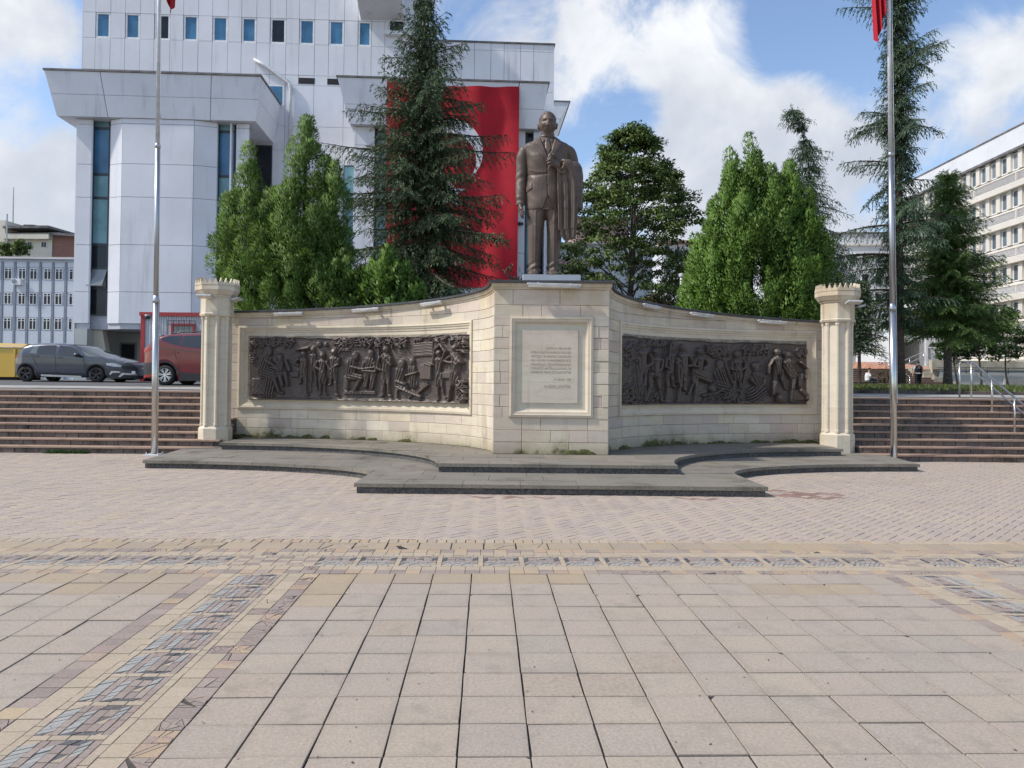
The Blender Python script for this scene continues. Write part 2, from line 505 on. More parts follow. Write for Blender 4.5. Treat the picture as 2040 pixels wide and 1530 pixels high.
def bronze(name, c1, c2, rough, hl):
    t = NT(name)
    f = t.noise(2.2, 6, 0.65, t.map(t.pos, (1, 1, 0.55)), 0.3)
    base = t.mix(t.ramp(f, 0.35, 0.7), c1, c2)
    sp = t.ramp(t.noise(30, 4, 0.7), 0.55, 0.75, 0, 0.3)
    base = t.mix(sp, base, hl)
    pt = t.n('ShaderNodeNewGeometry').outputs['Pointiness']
    base = t.mix(t.ramp(pt, 0.51, 0.62, 0, 0.55), base, tuple(min(1, x * 1.75) for x in hl))       # worn edges, with highlights painted in
    base = t.mix(t.ramp(pt, 0.40, 0.495, 0.45, 0.0), base, tuple(x * 0.45 for x in c1))            # shade painted into the folds
    t.color(base).metal(0.12)
    t.rough(t.ramp(t.noise(9, 4, 0.6), 0.3, 0.7, rough - 0.08, rough + 0.12)).spec(0.5)
    t.bump(t.noise(55, 4, 0.65), 0.22, 0.006)
    M[name] = t.mat
bronze('statue_bronze', (0.090, 0.063, 0.049), (0.128, 0.092, 0.071), 0.50, (0.17, 0.127, 0.10))
bronze('relief_bronze', (0.074, 0.057, 0.049), (0.108, 0.082, 0.068), 0.45, (0.14, 0.115, 0.10))

# white clad building: bluish grey paint, rain streaks, panel sheen
def cladding(name, c, streak=0.50, warm=False):
    t = NT(name)
    a = t.noise(0.35, 6, 0.6)
    base = t.mix(t.ramp(a, 0.3, 0.7), tuple(x * 0.93 for x in c), tuple(min(1, x * 1.05) for x in c))
    s1 = t.ramp(t.noise(1.0, 5, 0.65, t.map(t.pos, (1.6, 1.6, 0.12))), 0.52, 0.80, 0, streak)
    base = t.mix(s1, base, (0.33, 0.31, 0.27) if warm else (0.30, 0.30, 0.31))
    t.color(base).rough(0.55).spec(0.4)
    M[name] = t.mat
cladding('white_panel', (0.725, 0.735, 0.77))
cladding('cream_facade', (0.62, 0.58, 0.51), 0.25, True)
cladding('far_white', (0.62, 0.63, 0.65), 0.15)
cladding('cream_house', (0.62, 0.58, 0.47), 0.3, True)
cladding('office_panel', (0.50, 0.56, 0.64), 0.2)
cladding('office_pale', (0.60, 0.64, 0.69), 0.2)
cladding('pink_facade', (0.42, 0.27, 0.23), 0.3, True)
cladding('grey_wall', (0.50, 0.51, 0.49), 0.3, True)
simple('panel_joint', (0.48, 0.49, 0.52), 0.8, var=0.2, scale=1)
simple('dark_void', (0.018, 0.018, 0.02), 0.8)
simple('roof_edge', (0.14, 0.13, 0.13), 0.7, var=0.4, scale=1.5)
simple('white_frame', (0.80, 0.80, 0.80), 0.4)
simple('dark_frame', (0.035, 0.045, 0.055), 0.4)
simple('red_paint', (0.36, 0.030, 0.035), 0.45)
simple('grey_office_frame', (0.22, 0.25, 0.30), 0.6)
simple('brick_red', (0.25, 0.13, 0.10), 0.85, var=0.25, scale=9)
simple('roof_tile', (0.24, 0.17, 0.125), 0.9, var=0.35, scale=6, bump=0.5, bscale=9)
simple('roof_pink', (0.42, 0.24, 0.22), 0.9, var=0.3, scale=5)
simple('louvre', (0.74, 0.72, 0.71), 0.5)
def glass(name, c, rough=0.06, spec=0.8, metal=0.0):
    t = NT(name)
    f = t.noise(0.7, 3, 0.5)
    t.color(t.mix(t.ramp(f, 0.35, 0.65), tuple(x * 0.8 for x in c), tuple(x * 1.2 for x in c))).rough(rough).spec(spec).metal(metal)
    t.b.inputs['IOR'].default_value = 1.55
    t.bump(t.noise(0.9, 2, 0.5), 0.03, 0.05)
    M[name] = t.mat
glass('glass_blue', (0.075, 0.20, 0.34), spec=0.28)  # blue of the reflected sky put into the pane colour
glass('glass_teal', (0.17, 0.33, 0.36), spec=0.28)  # sky reflection put into a teal base colour likewise
glass('glass_office', (0.10, 0.135, 0.165), spec=0.3)
glass('glass_dark', (0.018, 0.022, 0.028), spec=0.3)
glass('glass_grey', (0.22, 0.24, 0.25), 0.15)
glass('car_glass', (0.030, 0.034, 0.038), 0.04)
glass('car_glass_lit', (0.16, 0.19, 0.18), 0.05)  # lit copy of the car glass, brightness painted into its colour

def cloth(name, c, rough=0.75):
    t = NT(name)
    f = t.noise(1.2, 4, 0.6)
    t.color(t.mix(t.ramp(f, 0.3, 0.7), tuple(x * 0.88 for x in c), tuple(min(1, x * 1.08) for x in c))).rough(rough).spec(0.25)
    t.bump(t.noise(160, 2, 0.5), 0.1, 0.002)
    M[name] = t.mat
cloth('flag_red', (0.42, 0.016, 0.028))
cloth('flag_white', (0.74, 0.72, 0.76))
cloth('shirt_white', (0.75, 0.76, 0.78)); cloth('jeans', (0.06, 0.095, 0.15)); cloth('black_cloth', (0.014, 0.014, 0.018)); cloth('light_blue_cloth', (0.40, 0.47, 0.55))
simple('skin', (0.42, 0.25, 0.18), 0.55); simple('hair', (0.02, 0.015, 0.012), 0.6)
def steel(name, c, rough):
    t = NT(name)
    f = t.noise(3, 4, 0.6, t.map(t.pos, (1, 1, 0.2)))
    t.color(t.mix(f, tuple(x * 0.85 for x in c), c)).metal(0.95)
    t.rough(t.ramp(f, 0.3, 0.7, rough * 0.8, rough * 1.3))
    M[name] = t.mat
steel('steel', (0.62, 0.61, 0.58), 0.24)
steel('galvanised', (0.50, 0.51, 0.53), 0.38)
simple('pole_white', (0.60, 0.61, 0.62), 0.35)
simple('lamp_plastic', (0.66, 0.64, 0.58), 0.45)
simple('lamp_metal', (0.45, 0.45, 0.44), 0.45)
def paint(name, c, flake=0.0, dust=0.12):
    t = NT(name)
    t.color(c).rough(0.32).spec(0.5).metal(flake)
    t.b.inputs['Coat Weight'].default_value = 0.8
    t.b.inputs['Coat Roughness'].default_value = 0.06
    d = t.ramp(t.noise(5, 4, 0.6), 0.5, 0.8, 0, dust)
    t.color(t.mix(d, c, (0.2, 0.18, 0.15)))
    M[name] = t.mat
paint('car_grey', (0.050, 0.062, 0.085), 0.3)
paint('car_red', (0.15, 0.004, 0.013), 0.0, 0.0)
paint('car_white', (0.68, 0.69, 0.70))
paint('car_dark', (0.02, 0.022, 0.028))
paint('yellow_paint', (0.58, 0.36, 0.025))
simple('rubber', (0.018, 0.018, 0.019), 0.8)
simple('cladding_plastic', (0.030, 0.031, 0.034), 0.6)
simple('alloy', (0.55, 0.56, 0.57), 0.3, 0.6)
simple('alloy_dark', (0.055, 0.056, 0.06), 0.35, 0.5)
simple('chrome', (0.75, 0.76, 0.78), 0.15, 0.9)
simple('tail_red', (0.35, 0.015, 0.015), 0.2)
simple('headlight_glass', (0.45, 0.50, 0.56), 0.1)
simple('plate_white', (0.75, 0.76, 0.78), 0.4)
simple('asphalt', (0.10, 0.10, 0.10), 0.9, var=0.25, scale=2.5, bump=0.4)
simple('apron', (0.34, 0.32, 0.29), 0.9, var=0.2, scale=1.2, bump=0.3)
simple('soil', (0.06, 0.045, 0.03), 0.95, var=0.4, scale=5, bump=0.5)
simple('retaining', (0.33, 0.31, 0.26), 0.9, var=0.3, scale=1.6)
simple('concrete_pale', (0.46, 0.42, 0.33), 0.9, var=0.2, scale=1.6)
simple('bark', (0.085, 0.058, 0.045), 0.95, var=0.4, scale=9, bump=0.8, bscale=18)
simple('bark_grey', (0.105, 0.09, 0.075), 0.95, var=0.4, scale=9, bump=0.8, bscale=18)
def foliage(name, cols, rough=0.55, trans=0.25):
    t = NT(name)
    r = t.island
    c1 = t.palette(r, cols)
    big = t.ramp(t.noise(0.9, 3, 0.5), 0.3, 0.7)
    c2 = t.mix(t.math('MULTIPLY', big, 0.45), c1, cols[-1])
    t.color(c2).rough(rough).spec(0.35)
    if trans:
        tr = t.n('ShaderNodeBsdfTranslucent')
        t.l(c2, tr.inputs[0])
        ms = t.n('ShaderNodeMixShader'); ms.inputs[0].default_value = trans
        t.l(t.b.outputs[0], ms.inputs[1]); t.l(tr.outputs[0], ms.inputs[2])
        t.l(ms.outputs[0], t.out.inputs[0])
    M[name] = t.mat
foliage('leaf_thuja', [(0.083, 0.164, 0.025), (0.125, 0.234, 0.033), (0.067, 0.133, 0.022), (0.159, 0.289, 0.041)])
foliage('leaf_juniper', [(0.083, 0.159, 0.027), (0.119, 0.220, 0.035), (0.067, 0.130, 0.024), (0.170, 0.278, 0.046)])
foliage('needle_spruce', [(0.049, 0.083, 0.037), (0.071, 0.115, 0.048), (0.039, 0.066, 0.032), (0.092, 0.136, 0.060)], trans=0.12)
foliage('needle_cedar', [(0.047, 0.086, 0.047), (0.068, 0.116, 0.062), (0.038, 0.070, 0.041), (0.084, 0.131, 0.064)], trans=0.12)
foliage('needle_light', [(0.079, 0.145, 0.036), (0.116, 0.193, 0.047), (0.065, 0.116, 0.032), (0.145, 0.229, 0.054)], trans=0.15)
foliage('leaf_broad', [(0.107, 0.179, 0.047), (0.156, 0.234, 0.061), (0.090, 0.147, 0.046), (0.223, 0.297, 0.083)], trans=0.25)
foliage('leaf_olive', [(0.060, 0.074, 0.030), (0.095, 0.085, 0.036), (0.045, 0.060, 0.026), (0.11, 0.080, 0.038)], trans=0.2)
foliage('leaf_fresh', [(0.055, 0.105, 0.030), (0.075, 0.135, 0.036), (0.045, 0.085, 0.028)], trans=0.3)
foliage('leaf_purple', [(0.045, 0.035, 0.032), (0.06, 0.045, 0.04), (0.03, 0.027, 0.022)], trans=0.1)
foliage('grass_blade', [(0.085, 0.125, 0.030), (0.11, 0.155, 0.038), (0.07, 0.10, 0.028), (0.15, 0.16, 0.055)], trans=0.3)
# ------------------------------------------------------------------ ground: plaza sheet and terraces
TER = 1.38                                   # terrace height above the plaza
def terz(y):                                 # the terrace rises gently
    return TER + max(0.0, min(y, 30.0) - 19.6) * 0.022
g = MB()
g.add([(-150, -30, -0.032), (150, -30, -0.032), (150, 21, -0.032), (-150, 21, -0.032)], [(0, 1, 2, 3)])
tag(g.build('plaza_ground', M['paver_joint']), kind='structure')
t = MB()
ys = [19.9, 22, 24, 26, 28, 30, 45, 80, 200, 1500]
t.grid([[(x, y, terz(y)) for x in (-900, -150, -40, 0, 40, 150, 900)] for y in ys])
tag(t.build('terrace_ground', M['asphalt']), kind='structure')

# ------------------------------------------------------------------ paving
PA = math.atan(50 / FPX)
PU = Vector((math.cos(PA), math.sin(PA), 0)); PW = Vector((-math.sin(PA), math.cos(PA), 0))
def uw(px, py):
    p = onz(px, py, 0.0)
    return p.dot(PU), p.dot(PW)
PM = Matrix.Rotation(PA, 4, 'Z')
U0 = uw(939.5, 1143)[0]
W0 = uw(1010, 1143)[1]                       # far edge of the big square tiles
TS = 0.3265
BR = 0.13                                    # border brick
U_L1 = U0 - 4 * TS                           # right edge of the left band
U_R0 = U0 + 11 * TS - 0.02                   # left edge of the right band
BW = 2 * BR + 2 * BR + 0.45                  # band width
U_L0, U_R1 = U_L1 - BW, U_R0 + BW
print('paving', U0, W0, U_L0, U_R0)
_shapes = {}
def piece_mesh(name, poly, th, mat, ch):
    cx = sum(p[0] for p in poly) / len(poly); cy = sum(p[1] for p in poly) / len(poly)
    rel = tuple((round(p[0] - cx, 4), round(p[1] - cy, 4)) for p in poly)
    key = (name, rel, th, mat)
    if key not in _shapes:
        b = MB(); b.prism(rel, -th, 0.0, chamfer=ch)
        _shapes[key] = b.mesh(name, M[mat])
    return _shapes[key], (cx, cy)
def seen(x, y, z=0.0, mrg=0.06):
    if y < 0.5: return False
    v = CR.transposed() @ Vector((x, y, z - EYE))
    if v.z > -0.1: return False
    px = v.x / -v.z * FPX + 1020; py = 765 - (v.y / -v.z - SY) * FPX
    m = 2040 * mrg
    return -m < px < 2040 + m and -m < py < 1530 + m
def lay(root, items, limit=300, th=0.03, ch=0.004):
    """items: (name, polygon in paving coordinates, material, z).  The nearest are parts, the rest one joined part."""
    rec = []
    for it in items:
        c = PM @ Vector((sum(p[0] for p in it[1]) / len(it[1]), sum(p[1] for p in it[1]) / len(it[1]), 0))
        rec.append((0 if seen(c.x, c.y, 0, -0.005) else 1, c.length, it))
    rec.sort(key=lambda r: (r[0], r[1]))
    kinds = {}
    far = {}
    for vis, d, (name, poly, mat, z) in rec:
        kinds[name] = kinds.get(name, 0) + 1
        if kinds[name] <= limit and vis == 0:
            me, (cx, cy) = piece_mesh(name, poly, th, mat, ch)
            o = bpy.data.objects.new(name, me); COL.objects.link(o)
            o.location = PM @ Vector((cx, cy, z))
            o.rotation_euler = (random.gauss(0, 0.0025), random.gauss(0, 0.0025), PA)
            adopt(o, root)
        else:
            b = far.setdefault((name, mat), MB())
            b.prism(poly, z - th, z, M=PM, chamfer=ch if d < 12 else 0.0)
    for (name, mat), b in far.items():
        o = b.build('far_' + name, M[mat], root); o['kind'] = 'stuff'
def ring_gap(poly, gap):
    cx = sum(p[0] for p in poly) / len(poly); cy = sum(p[1] for p in poly) / len(poly)
    out = []
    n = len(poly)
    for i in range(n):
        p0, p1, p2 = Vector(poly[i - 1]), Vector(poly[i]), Vector(poly[(i + 1) % n])
        a = (p1 - p0).normalized(); b = (p2 - p1).normalized()
        na = Vector((-a.y, a.x)); nb = Vector((-b.y, b.x))
        m = na + nb
        m = m / max(0.25, m.dot(na))
        q = p1 + m * gap
        out.append((q.x, q.y))
    return out
def rect(u0, w0, u1, w1, gap=0.004): return ring_gap([(u0, w0), (u1, w0), (u1, w1), (u0, w1)], gap)
rz = lambda s=0.0013: random.gauss(0, s)

# big square tiles
pav = thing('tile_paving', 'large square pinkish beige paving tiles in front of the monument', 'paving', kind='structure')
del pav['category']
items = []
def tile_fill(u_from, ncol, step, wtop, nrow, ochre):
    for i in range(ncol):
        for j in range(nrow):
            u0 = u_from + step * i * TS; u1 = u0 + step * TS
            if step < 0: u0, u1 = u1, u0
            w1 = wtop - j * TS; w0 = w1 - TS
            c = PM @ Vector(((u0 + u1) / 2, (w0 + w1) / 2, 0))
            if not seen(c.x, c.y, 0, 0.25): continue
            wu, ww = 0.0034 + abs(random.gauss(0, 0.0012)), 0.0032 + abs(random.gauss(0, 0.0014))
            poly = [(u0 + wu, w0 + ww), (u1 - wu, w0 + ww), (u1 - wu, w1 - ww), (u0 + wu, w1 - ww)]
            poly = [(p[0] + random.gauss(0, .0012), p[1] + random.gauss(0, .0012)) for p in poly]
            if random.random() < 0.10:          # a chipped corner
                k = random.randrange(4); p, q, r_ = Vector(poly[k - 1]), Vector(poly[k]), Vector(poly[(k + 1) % 4])
                c1 = q + (p - q) * random.uniform(0.05, 0.13); c2 = q + (r_ - q) * random.uniform(0.05, 0.13)
                poly = poly[:k] + [tuple(c1), tuple(c2)] + poly[k + 1:]
            items.append(('tile', poly, 'ochre_tile' if (i, j) in ochre else ('worn_tile' if random.random() < .025 or (step > 0 and (i, j) in ((5, 7), (6, 7), (7, 6))) else 'tile_stone'), rz(0.0016)))
tile_fill(U_L1, 15, 1, W0, 14, {(i, 0) for i in range(0, 7)} | {(0, 1), (0, 2), (11, 1), (12, 1), (13, 1)})
tile_fill(U_L0, 16, -1, W0, 14, {(i, 0) for i in range(0, 9)} | {(0, 1), (1, 1), (2, 1)})
tile_fill(U_R1, 9, 1, W0, 14, set())
lay(pav, items, 300, 0.03, 0.0022)
gr = MB(); 
gr.add([PM @ Vector(p) for p in ((-16, 0, -0.0085), (16, 0, -0.0085), (16, W0 + 1.45, -0.0085), (-16, W0 + 1.45, -0.0085))], [(0, 1, 2, 3)])
gr.build('grout_bed', M['grout'], pav)

# mosaic bands: (local a across 0..BW, local b along), module 0.38 long
def shatter(poly, n, mat, name='broken_stone'):
    """break a convex stone along random lines"""
    bits = [[Vector(p) for p in poly]]
    area = lambda q: abs(sum(q[i].x * q[(i + 1) % len(q)].y - q[(i + 1) % len(q)].x * q[i].y for i in range(len(q)))) / 2
    for _ in range(n):
        bits.sort(key=area)
        q = bits.pop()
        c = sum(q, Vector((0, 0))) / len(q) + Vector((random.gauss(0, .012), random.gauss(0, .012)))
        an = random.uniform(0, PI); nv = Vector((math.cos(an), math.sin(an)))
        A_, B_ = [], []
        for i in range(len(q)):
            p0, p1 = q[i], q[(i + 1) % len(q)]
            d0, d1 = (p0 - c).dot(nv), (p1 - c).dot(nv)
            (A_ if d0 >= 0 else B_).append(p0)
            if d0 * d1 < 0:
                x = p0.lerp(p1, d0 / (d0 - d1)); j = Vector((random.gauss(0, .002), random.gauss(0, .002)))
                A_.append(x); B_.append(x + j * .3)
        bits += [k for k in (A_, B_) if len(k) >= 3 and area(k) > 2e-5]
    out = []
    for q in bits:
        if random.random() < .03 or area(q) < 1.5e-4: continue
        out.append((name, ring_gap([tuple(x) for x in q], min(random.uniform(0.0012, 0.0038), .12 * math.sqrt(area(q)))), mat, abs(rz(0.0022)) - 0.0008))
    return out
def module(b0, L=0.33, flip=False):
    """one rectangle of the meander, returns (poly, mat) in (a,b), a in 0..0.45"""
    P = []
    A = lambda x: .05 + x * 0.35
    B = lambda y: b0 + y * L
    def q(pts, mat): P.append(([(A(x), B(y)) for x, y in pts], mat))
    def r(x0, y0, x1, y1, mat='mauve_stone'): q([(x0, y0), (x1, y0), (x1, y1), (x0, y1)], mat)
    q([(0, 0), (.11, 0), (.20, .14)], 'dark_stone'); q([(.11, 0), (.20, 0), (.20, .14)], 'cream_stone')
    for i in range(6):                        # outer light strip of slanted slivers
        y = i * .134; q([(0, y), (.20, y + .14), (.20, y + .274), (0, y + .134)], 'pale_blue_stone')
    q([(0, .804), (.20, .944), (.20, 1), (0, 1)], 'cream_stone')
    for i in range(4): r(.20, i * .25, .32, i * .25 + .25)
    for i in range(5):                        # inner light strip
        y = i * .148; q([(.32, y), (.46, y + .12), (.46, y + .268), (.32, y + .148)], 'pale_blue_stone')
    q([(.32, 0), (.48, 0), (.58, .12), (.46, .12)], 'dark_stone'); q([(.48, 0), (.64, 0), (.74, .12), (.58, .12)], 'dark_stone'); q([(.64, 0), (.78, 0), (.88, .12), (.74, .12)], 'dark_stone'); q([(.78, 0), (.88, 0), (.88, .12)], 'cream_stone')
    q([(.32, .74), (.46, .86), (.54, 1), (.32, 1)], 'mauve_stone')
    q([(.46, .86), (.63, .86), (.71, 1), (.54, 1)], 'dark_stone'); q([(.63, .86), (.80, .86), (.88, 1), (.71, 1)], 'dark_stone')
    for i in range(3):
        y = .46 + i * .133; q([(.76, y), (.88, y + .14), (.88, y + .274), (.76, y + .133)], 'pale_blue_stone')
    q([(.76, .12), (.88, .12), (.88, .60), (.76, .46)], 'mauve_stone')
    r(.46, .12, .61, .37); r(.61, .12, .76, .37); r(.46, .37, .61, .61); r(.46, .61, .61, .86); r(.61, .61, .76, .86)
    q([(.61, .37), (.76, .61), (.61, .61)], 'dark_stone'); q([(.61, .37), (.76, .37), (.76, .61)], 'cream_stone')
    for i in range(4): r(.88, i * .25, 1, i * .25 + .25)
    if flip: P = [([(0.45 - a, b) for a, b in reversed(poly)], mat) for poly, mat in P]
    return P
def nm(mat):
    return {'cream_stone': 'cream_brick', 'mauve_stone': 'mauve_stone', 'dark_stone': 'dark_stone', 'pale_blue_stone': 'pale_stone', 'ochre_stone': 'ochre_brick'}[mat]
def orient(poly):
    a = sum(poly[i][0] * poly[(i + 1) % len(poly)][1] - poly[(i + 1) % len(poly)][0] * poly[i][1] for i in range(len(poly)))
    return poly if a > 0 else list(reversed(poly))
def band(root, b0, b1, tf, far=False, cracked=None, skip=(), flip=False, brick=0.13, extra_far=False):
    """tf maps (a,b) to paving (u,w)"""
    items = []
    def put(poly, mat, z=None, gap=0.0021, name=None):
        p = orient([tf(a, b) for a, b in poly])
        items.append((name or nm(mat), ring_gap(p, gap), mat, rz() if z is None else z))
    n = max(1, round((b1 - b0) / brick)); brick = (b1 - b0) / n
    for i in range(n):
        b = b0 + i * brick
        for (a0, a1, mats) in ((0, BR, ('mauve_stone', 'mauve_stone', 'ochre_stone')), (BR, 2 * BR, ('cream_stone',)), (2 * BR + 0.45, 3 * BR + 0.45, ('cream_stone',)), (3 * BR + 0.45, BW, ('ochre_stone', 'mauve_stone'))):
            mat = random.choice(mats)
            poly = [(a0, b), (a1, b), (a1, b + brick), (a0, b + brick)]
            if cracked and cracked(a0, b) > random.random():
                items.extend(shatter(orient([tf(*p) for p in poly]), random.randint(2, 9), mat if random.random() < .6 else 'mauve_stone'))
            else: put(poly, mat)
    m_ = max(1, round((b1 - b0) / .095)); sb = (b1 - b0) / m_
    for i in range(m_):                       # narrow cream bricks on both sides of the meander
        for a0 in (2 * BR, 2 * BR + .40): put([(a0, b0 + i * sb), (a0 + .05, b0 + i * sb), (a0 + .05, b0 + (i + 1) * sb), (a0, b0 + (i + 1) * sb)], 'cream_stone', name='narrow_brick')
    L = 0.38
    k = round((b1 - b0) / L)
    for i in range(k):
        if i in skip:
            for y in range(3):
                for x in range(4):
                    put([(2 * BR + .05 + x * .0875, b0 + i * L + y * L / 3), (2 * BR + .05 + (x + 1) * .0875, b0 + i * L + y * L / 3), (2 * BR + .05 + (x + 1) * .0875, b0 + i * L + (y + 1) * L / 3), (2 * BR + .05 + x * .0875, b0 + i * L + (y + 1) * L / 3)], 'mauve_stone' if (x + y) % 2 else 'cream_stone')
            continue
        for poly, mat in module(b0 + i * L, L * 0.87, flip): put([(a + 2 * BR, b) for a, b in poly], mat)
        for x in range(4):                   # cream cross strip between modules
            put([(2 * BR + .05 + x * .0875, b0 + (i + .87) * L), (2 * BR + .05 + (x + 1) * .0875, b0 + (i + .87) * L), (2 * BR + .05 + (x + 1) * .0875, b0 + (i + 1) * L), (2 * BR + .05 + x * .0875, b0 + (i + 1) * L)], 'cream_stone')
    lay(root, items, 300, 0.03, 0.0012)
    bed = MB(); pp = [tf(a, b) for a, b in ((0, b0), (BW, b0), (BW, b1), (0, b1))]
    bed.add([PM @ Vector((p[0], p[1], -0.0045)) for p in orient(pp)], [(0, 1, 2, 3)]); bed.build('joint_bed', M['mosaic_joint'], root)
WB0 = W0                                     # near edge of the cross band
bl = thing('mosaic_band', 'mosaic band running towards the camera at lower left with crumbling edge', 'paving', kind='structure'); del bl['category']
band(bl, W0 - .38 * 12, W0, lambda a, b: (U_L0 + a, b), cracked=lambda a, b: (0.62 if 3.3 < b < 6.0 else 0.25) if a > 0.8 else (0.14 if a > 0.7 else 0.02))
brr = thing('mosaic_band', 'mosaic band running towards the camera at far right', 'paving', kind='structure'); del brr['category']
band(brr, W0 - .38 * 12, W0, lambda a, b: (U_R0 + a, b), flip=True, cracked=lambda a, b: 0.05)
bc = thing('mosaic_band', 'mosaic band crossing the whole plaza in front of the monument', 'paving', kind='structure'); del bc['category']
X0 = -0.38 * 24 + U0 + 0.10
_sk = {i for i in range(60) if U_L0 + 0.2 < X0 + (i + .5) * .38 < U_L1 - 0.25 or U_R0 + 0.25 < X0 + (i + .5) * .38 < U_R1 - 0.2}
band(bc, X0, X0 + 0.38 * 54, lambda a, b: (b, W0 + a), skip=_sk, cracked=lambda a, b: 0.5 if (a < .1 and (2.5 < b - X0 - 8 < 5)) else (0.25 if a > 0.7 and -4 < b < -0.5 else 0.04))
WC = W0 + BW
oc = thing('ochre_paving', 'row of sandy yellow paving slabs beyond the mosaic band', 'paving', kind='structure'); del oc['category']
items = []
u = -11.0 + (U0 % TS)
while u < 12.0:
    p = rect(u, WC, u + TS, WC + TS, 0.005)
    if -3.5 < u < 0.6 and random.random() < 0.4: items.extend(shatter(p, 6, 'ochre_tile', 'broken_slab'))
    else: items.append(('slab', p, 'ochre_tile', rz()))
    u += TS
u = -11.0
while u < 12.0:
    items.append(('edging_brick', rect(u, WC + TS, u + 0.098, WC + TS + 0.145, 0.003), 'ochre_stone' if random.random() < .3 else 'cream_stone', rz()))
    u += 0.1
lay(oc, items, 300, 0.03, 0.003)
WH = WC + TS + 0.147

# ------------------------------------------------------------------ platform outline (needed to leave the pavers out below it)
def arc(cx, cy, a, b, t0, t1, n=20):
    return [(cx + a * math.sin(t0 + (t1 - t0) * i / n), cy + b * math.cos(t0 + (t1 - t0) * i / n)) for i in range(n + 1)]
Z1, Z2 = 0.15, 0.30
pL = onz(284, 917, Z1); pR = onz(1833, 925, Z1); fL = onz(697, 968, Z1); fR = onz(1518, 966, Z1)
cL = onz(730, 944, Z1); cR = onz(1466, 946, Z1)
fy = (fL.y + fR.y) / 2
STEP1 = [(fL.x, fy), (fR.x, fy), (fR.x, cR.y)] + \
    list(reversed([(x, y) for x, y in arc(pR.x, cR.y, -(pR.x - fR.x), pR.y - cR.y, 0, PI / 2)]))[1:] + \
    [(8.45, 18.3), (-7.6, 18.3), (pL.x - 0.35, 17.0), (pL.x, pL.y)] + arc(pL.x, cL.y, fL.x - pL.x, pL.y - cL.y, 0, PI / 2)[1:]
qL = onz(437, 882, Z2); qR = onz(1680, 895, Z2); gL = onz(867, 926, Z2); gR = onz(1345, 925, Z2)
gy = (gL.y + gR.y) / 2
STEP2 = [(gL.x, gy), (gR.x, gy)] + \
    list(reversed(arc(qR.x, gy, -(qR.x - gR.x), qR.y - gy, 0, PI / 2)))[1:] + \
    [(qR.x + .05, 19.2), (qL.x - .05, 19.2), (qL.x, qL.y)] + arc(qL.x, gy, gL.x - qL.x, qL.y - gy, 0, PI / 2)[1:-1]
print('step1', [tuple(round(c, 2) for c in p) for p in (fL, fR, cL, cR, pL, pR)], 'step2', [tuple(round(c, 2) for c in p) for p in (gL, gR, qL, qR)])
def inside(poly, x, y):
    r = False; n = len(poly); j = n - 1
    for i in range(n):
        xi, yi = poly[i]; xj, yj = poly[j]
        if (yi > y) != (yj > y) and x < (xj - xi) * (y - yi) / (yj - yi) + xi: r = not r
        j = i
    return r
# herringbone pavers between the bands and the stairs
hb = thing('herringbone_paving', 'small pinkish clay pavers laid in herringbone around the monument steps', 'paving', kind='structure'); del hb['category']
items = []
bw, bh = 0.105, 0.21
c45 = math.cos(PI / 4)
N = 140
def hb_add(x0, y0, x1, y1):
    pts = [(x0, y0), (x1, y0), (x1, y1), (x0, y1)]
    cx, cy = (x0 + x1) / 2, (y0 + y1) / 2
    ru, rw = (cx - cy) * c45, (cx + cy) * c45
    if rw < WH - 0.12 or rw > 18.1 or abs(ru) > 14: return
    w = PM @ Vector((ru, rw, 0))
    if w.y > 17.5 or not seen(w.x, w.y, 0, 0.10): return
    if inside(STEP1, w.x, w.y) and inside(STEP1, w.x, w.y - 0.2) and inside(STEP1, w.x - .2, w.y) and inside(STEP1, w.x + .2, w.y): return
    poly = [((x - y) * c45, (x + y) * c45) for x, y in pts]
    poly = ring_gap(poly, 0.0035)
    if min(p[1] for p in poly) < WH:
        q = []
        n = len(poly)
        for i in range(n):                   # cut straight along the edging row
            a, b = poly[i], poly[(i + 1) % n]
            if a[1] >= WH: q.append(a)
            if (a[1] - WH) * (b[1] - WH) < 0:
                t_ = (WH - a[1]) / (b[1] - a[1]); q.append((a[0] + (b[0] - a[0]) * t_, WH))
        poly = q
        if len(poly) < 3: return
        nmx = 'cut_paver'
    else: nmx = 'paver'
    red = 0.0
    for ex, ey, rx_, ry_ in ((4.35, 11.75, .85, .45), (0.1, 11.15, .6, .14), (2.6, 11.2, .5, .12)):
        red = max(red, 1.25 - math.hypot((w.x - ex) / rx_, (w.y - ey) / ry_))
    items.append((nmx, poly, 'red_paver' if red > random.random() * 1.1 + .1 else 'paver_stone', rz(0.001) + 0.002 * math.sin(w.x * .5) * math.sin(w.y * .7)))
for i in range(-260, 260):
    for j in range(-60, 60):
        # classic 2:1 herringbone: horizontal brick and vertical brick per cell along a staircase
        ox, oy = i * bw + j * 2 * bw, i * bw - j * 2 * bw
        hb_add(ox, oy, ox + bh, oy + bw)
        hb_add(ox, oy + bw, ox + bw, oy + bw + bh)
print('pavers', len(items))
lay(hb, items, 300, 0.03, 0.002)
bd = MB(); bd.add([PM @ Vector(p) for p in ((-16, W0 + 1.47, -0.0095), (16, W0 + 1.47, -0.0095), (16, 18.2, -0.0095), (-16, 18.2, -0.0095))], [(0, 1, 2, 3)]); bd.build('joint_bed', M['joint_sand'], hb)
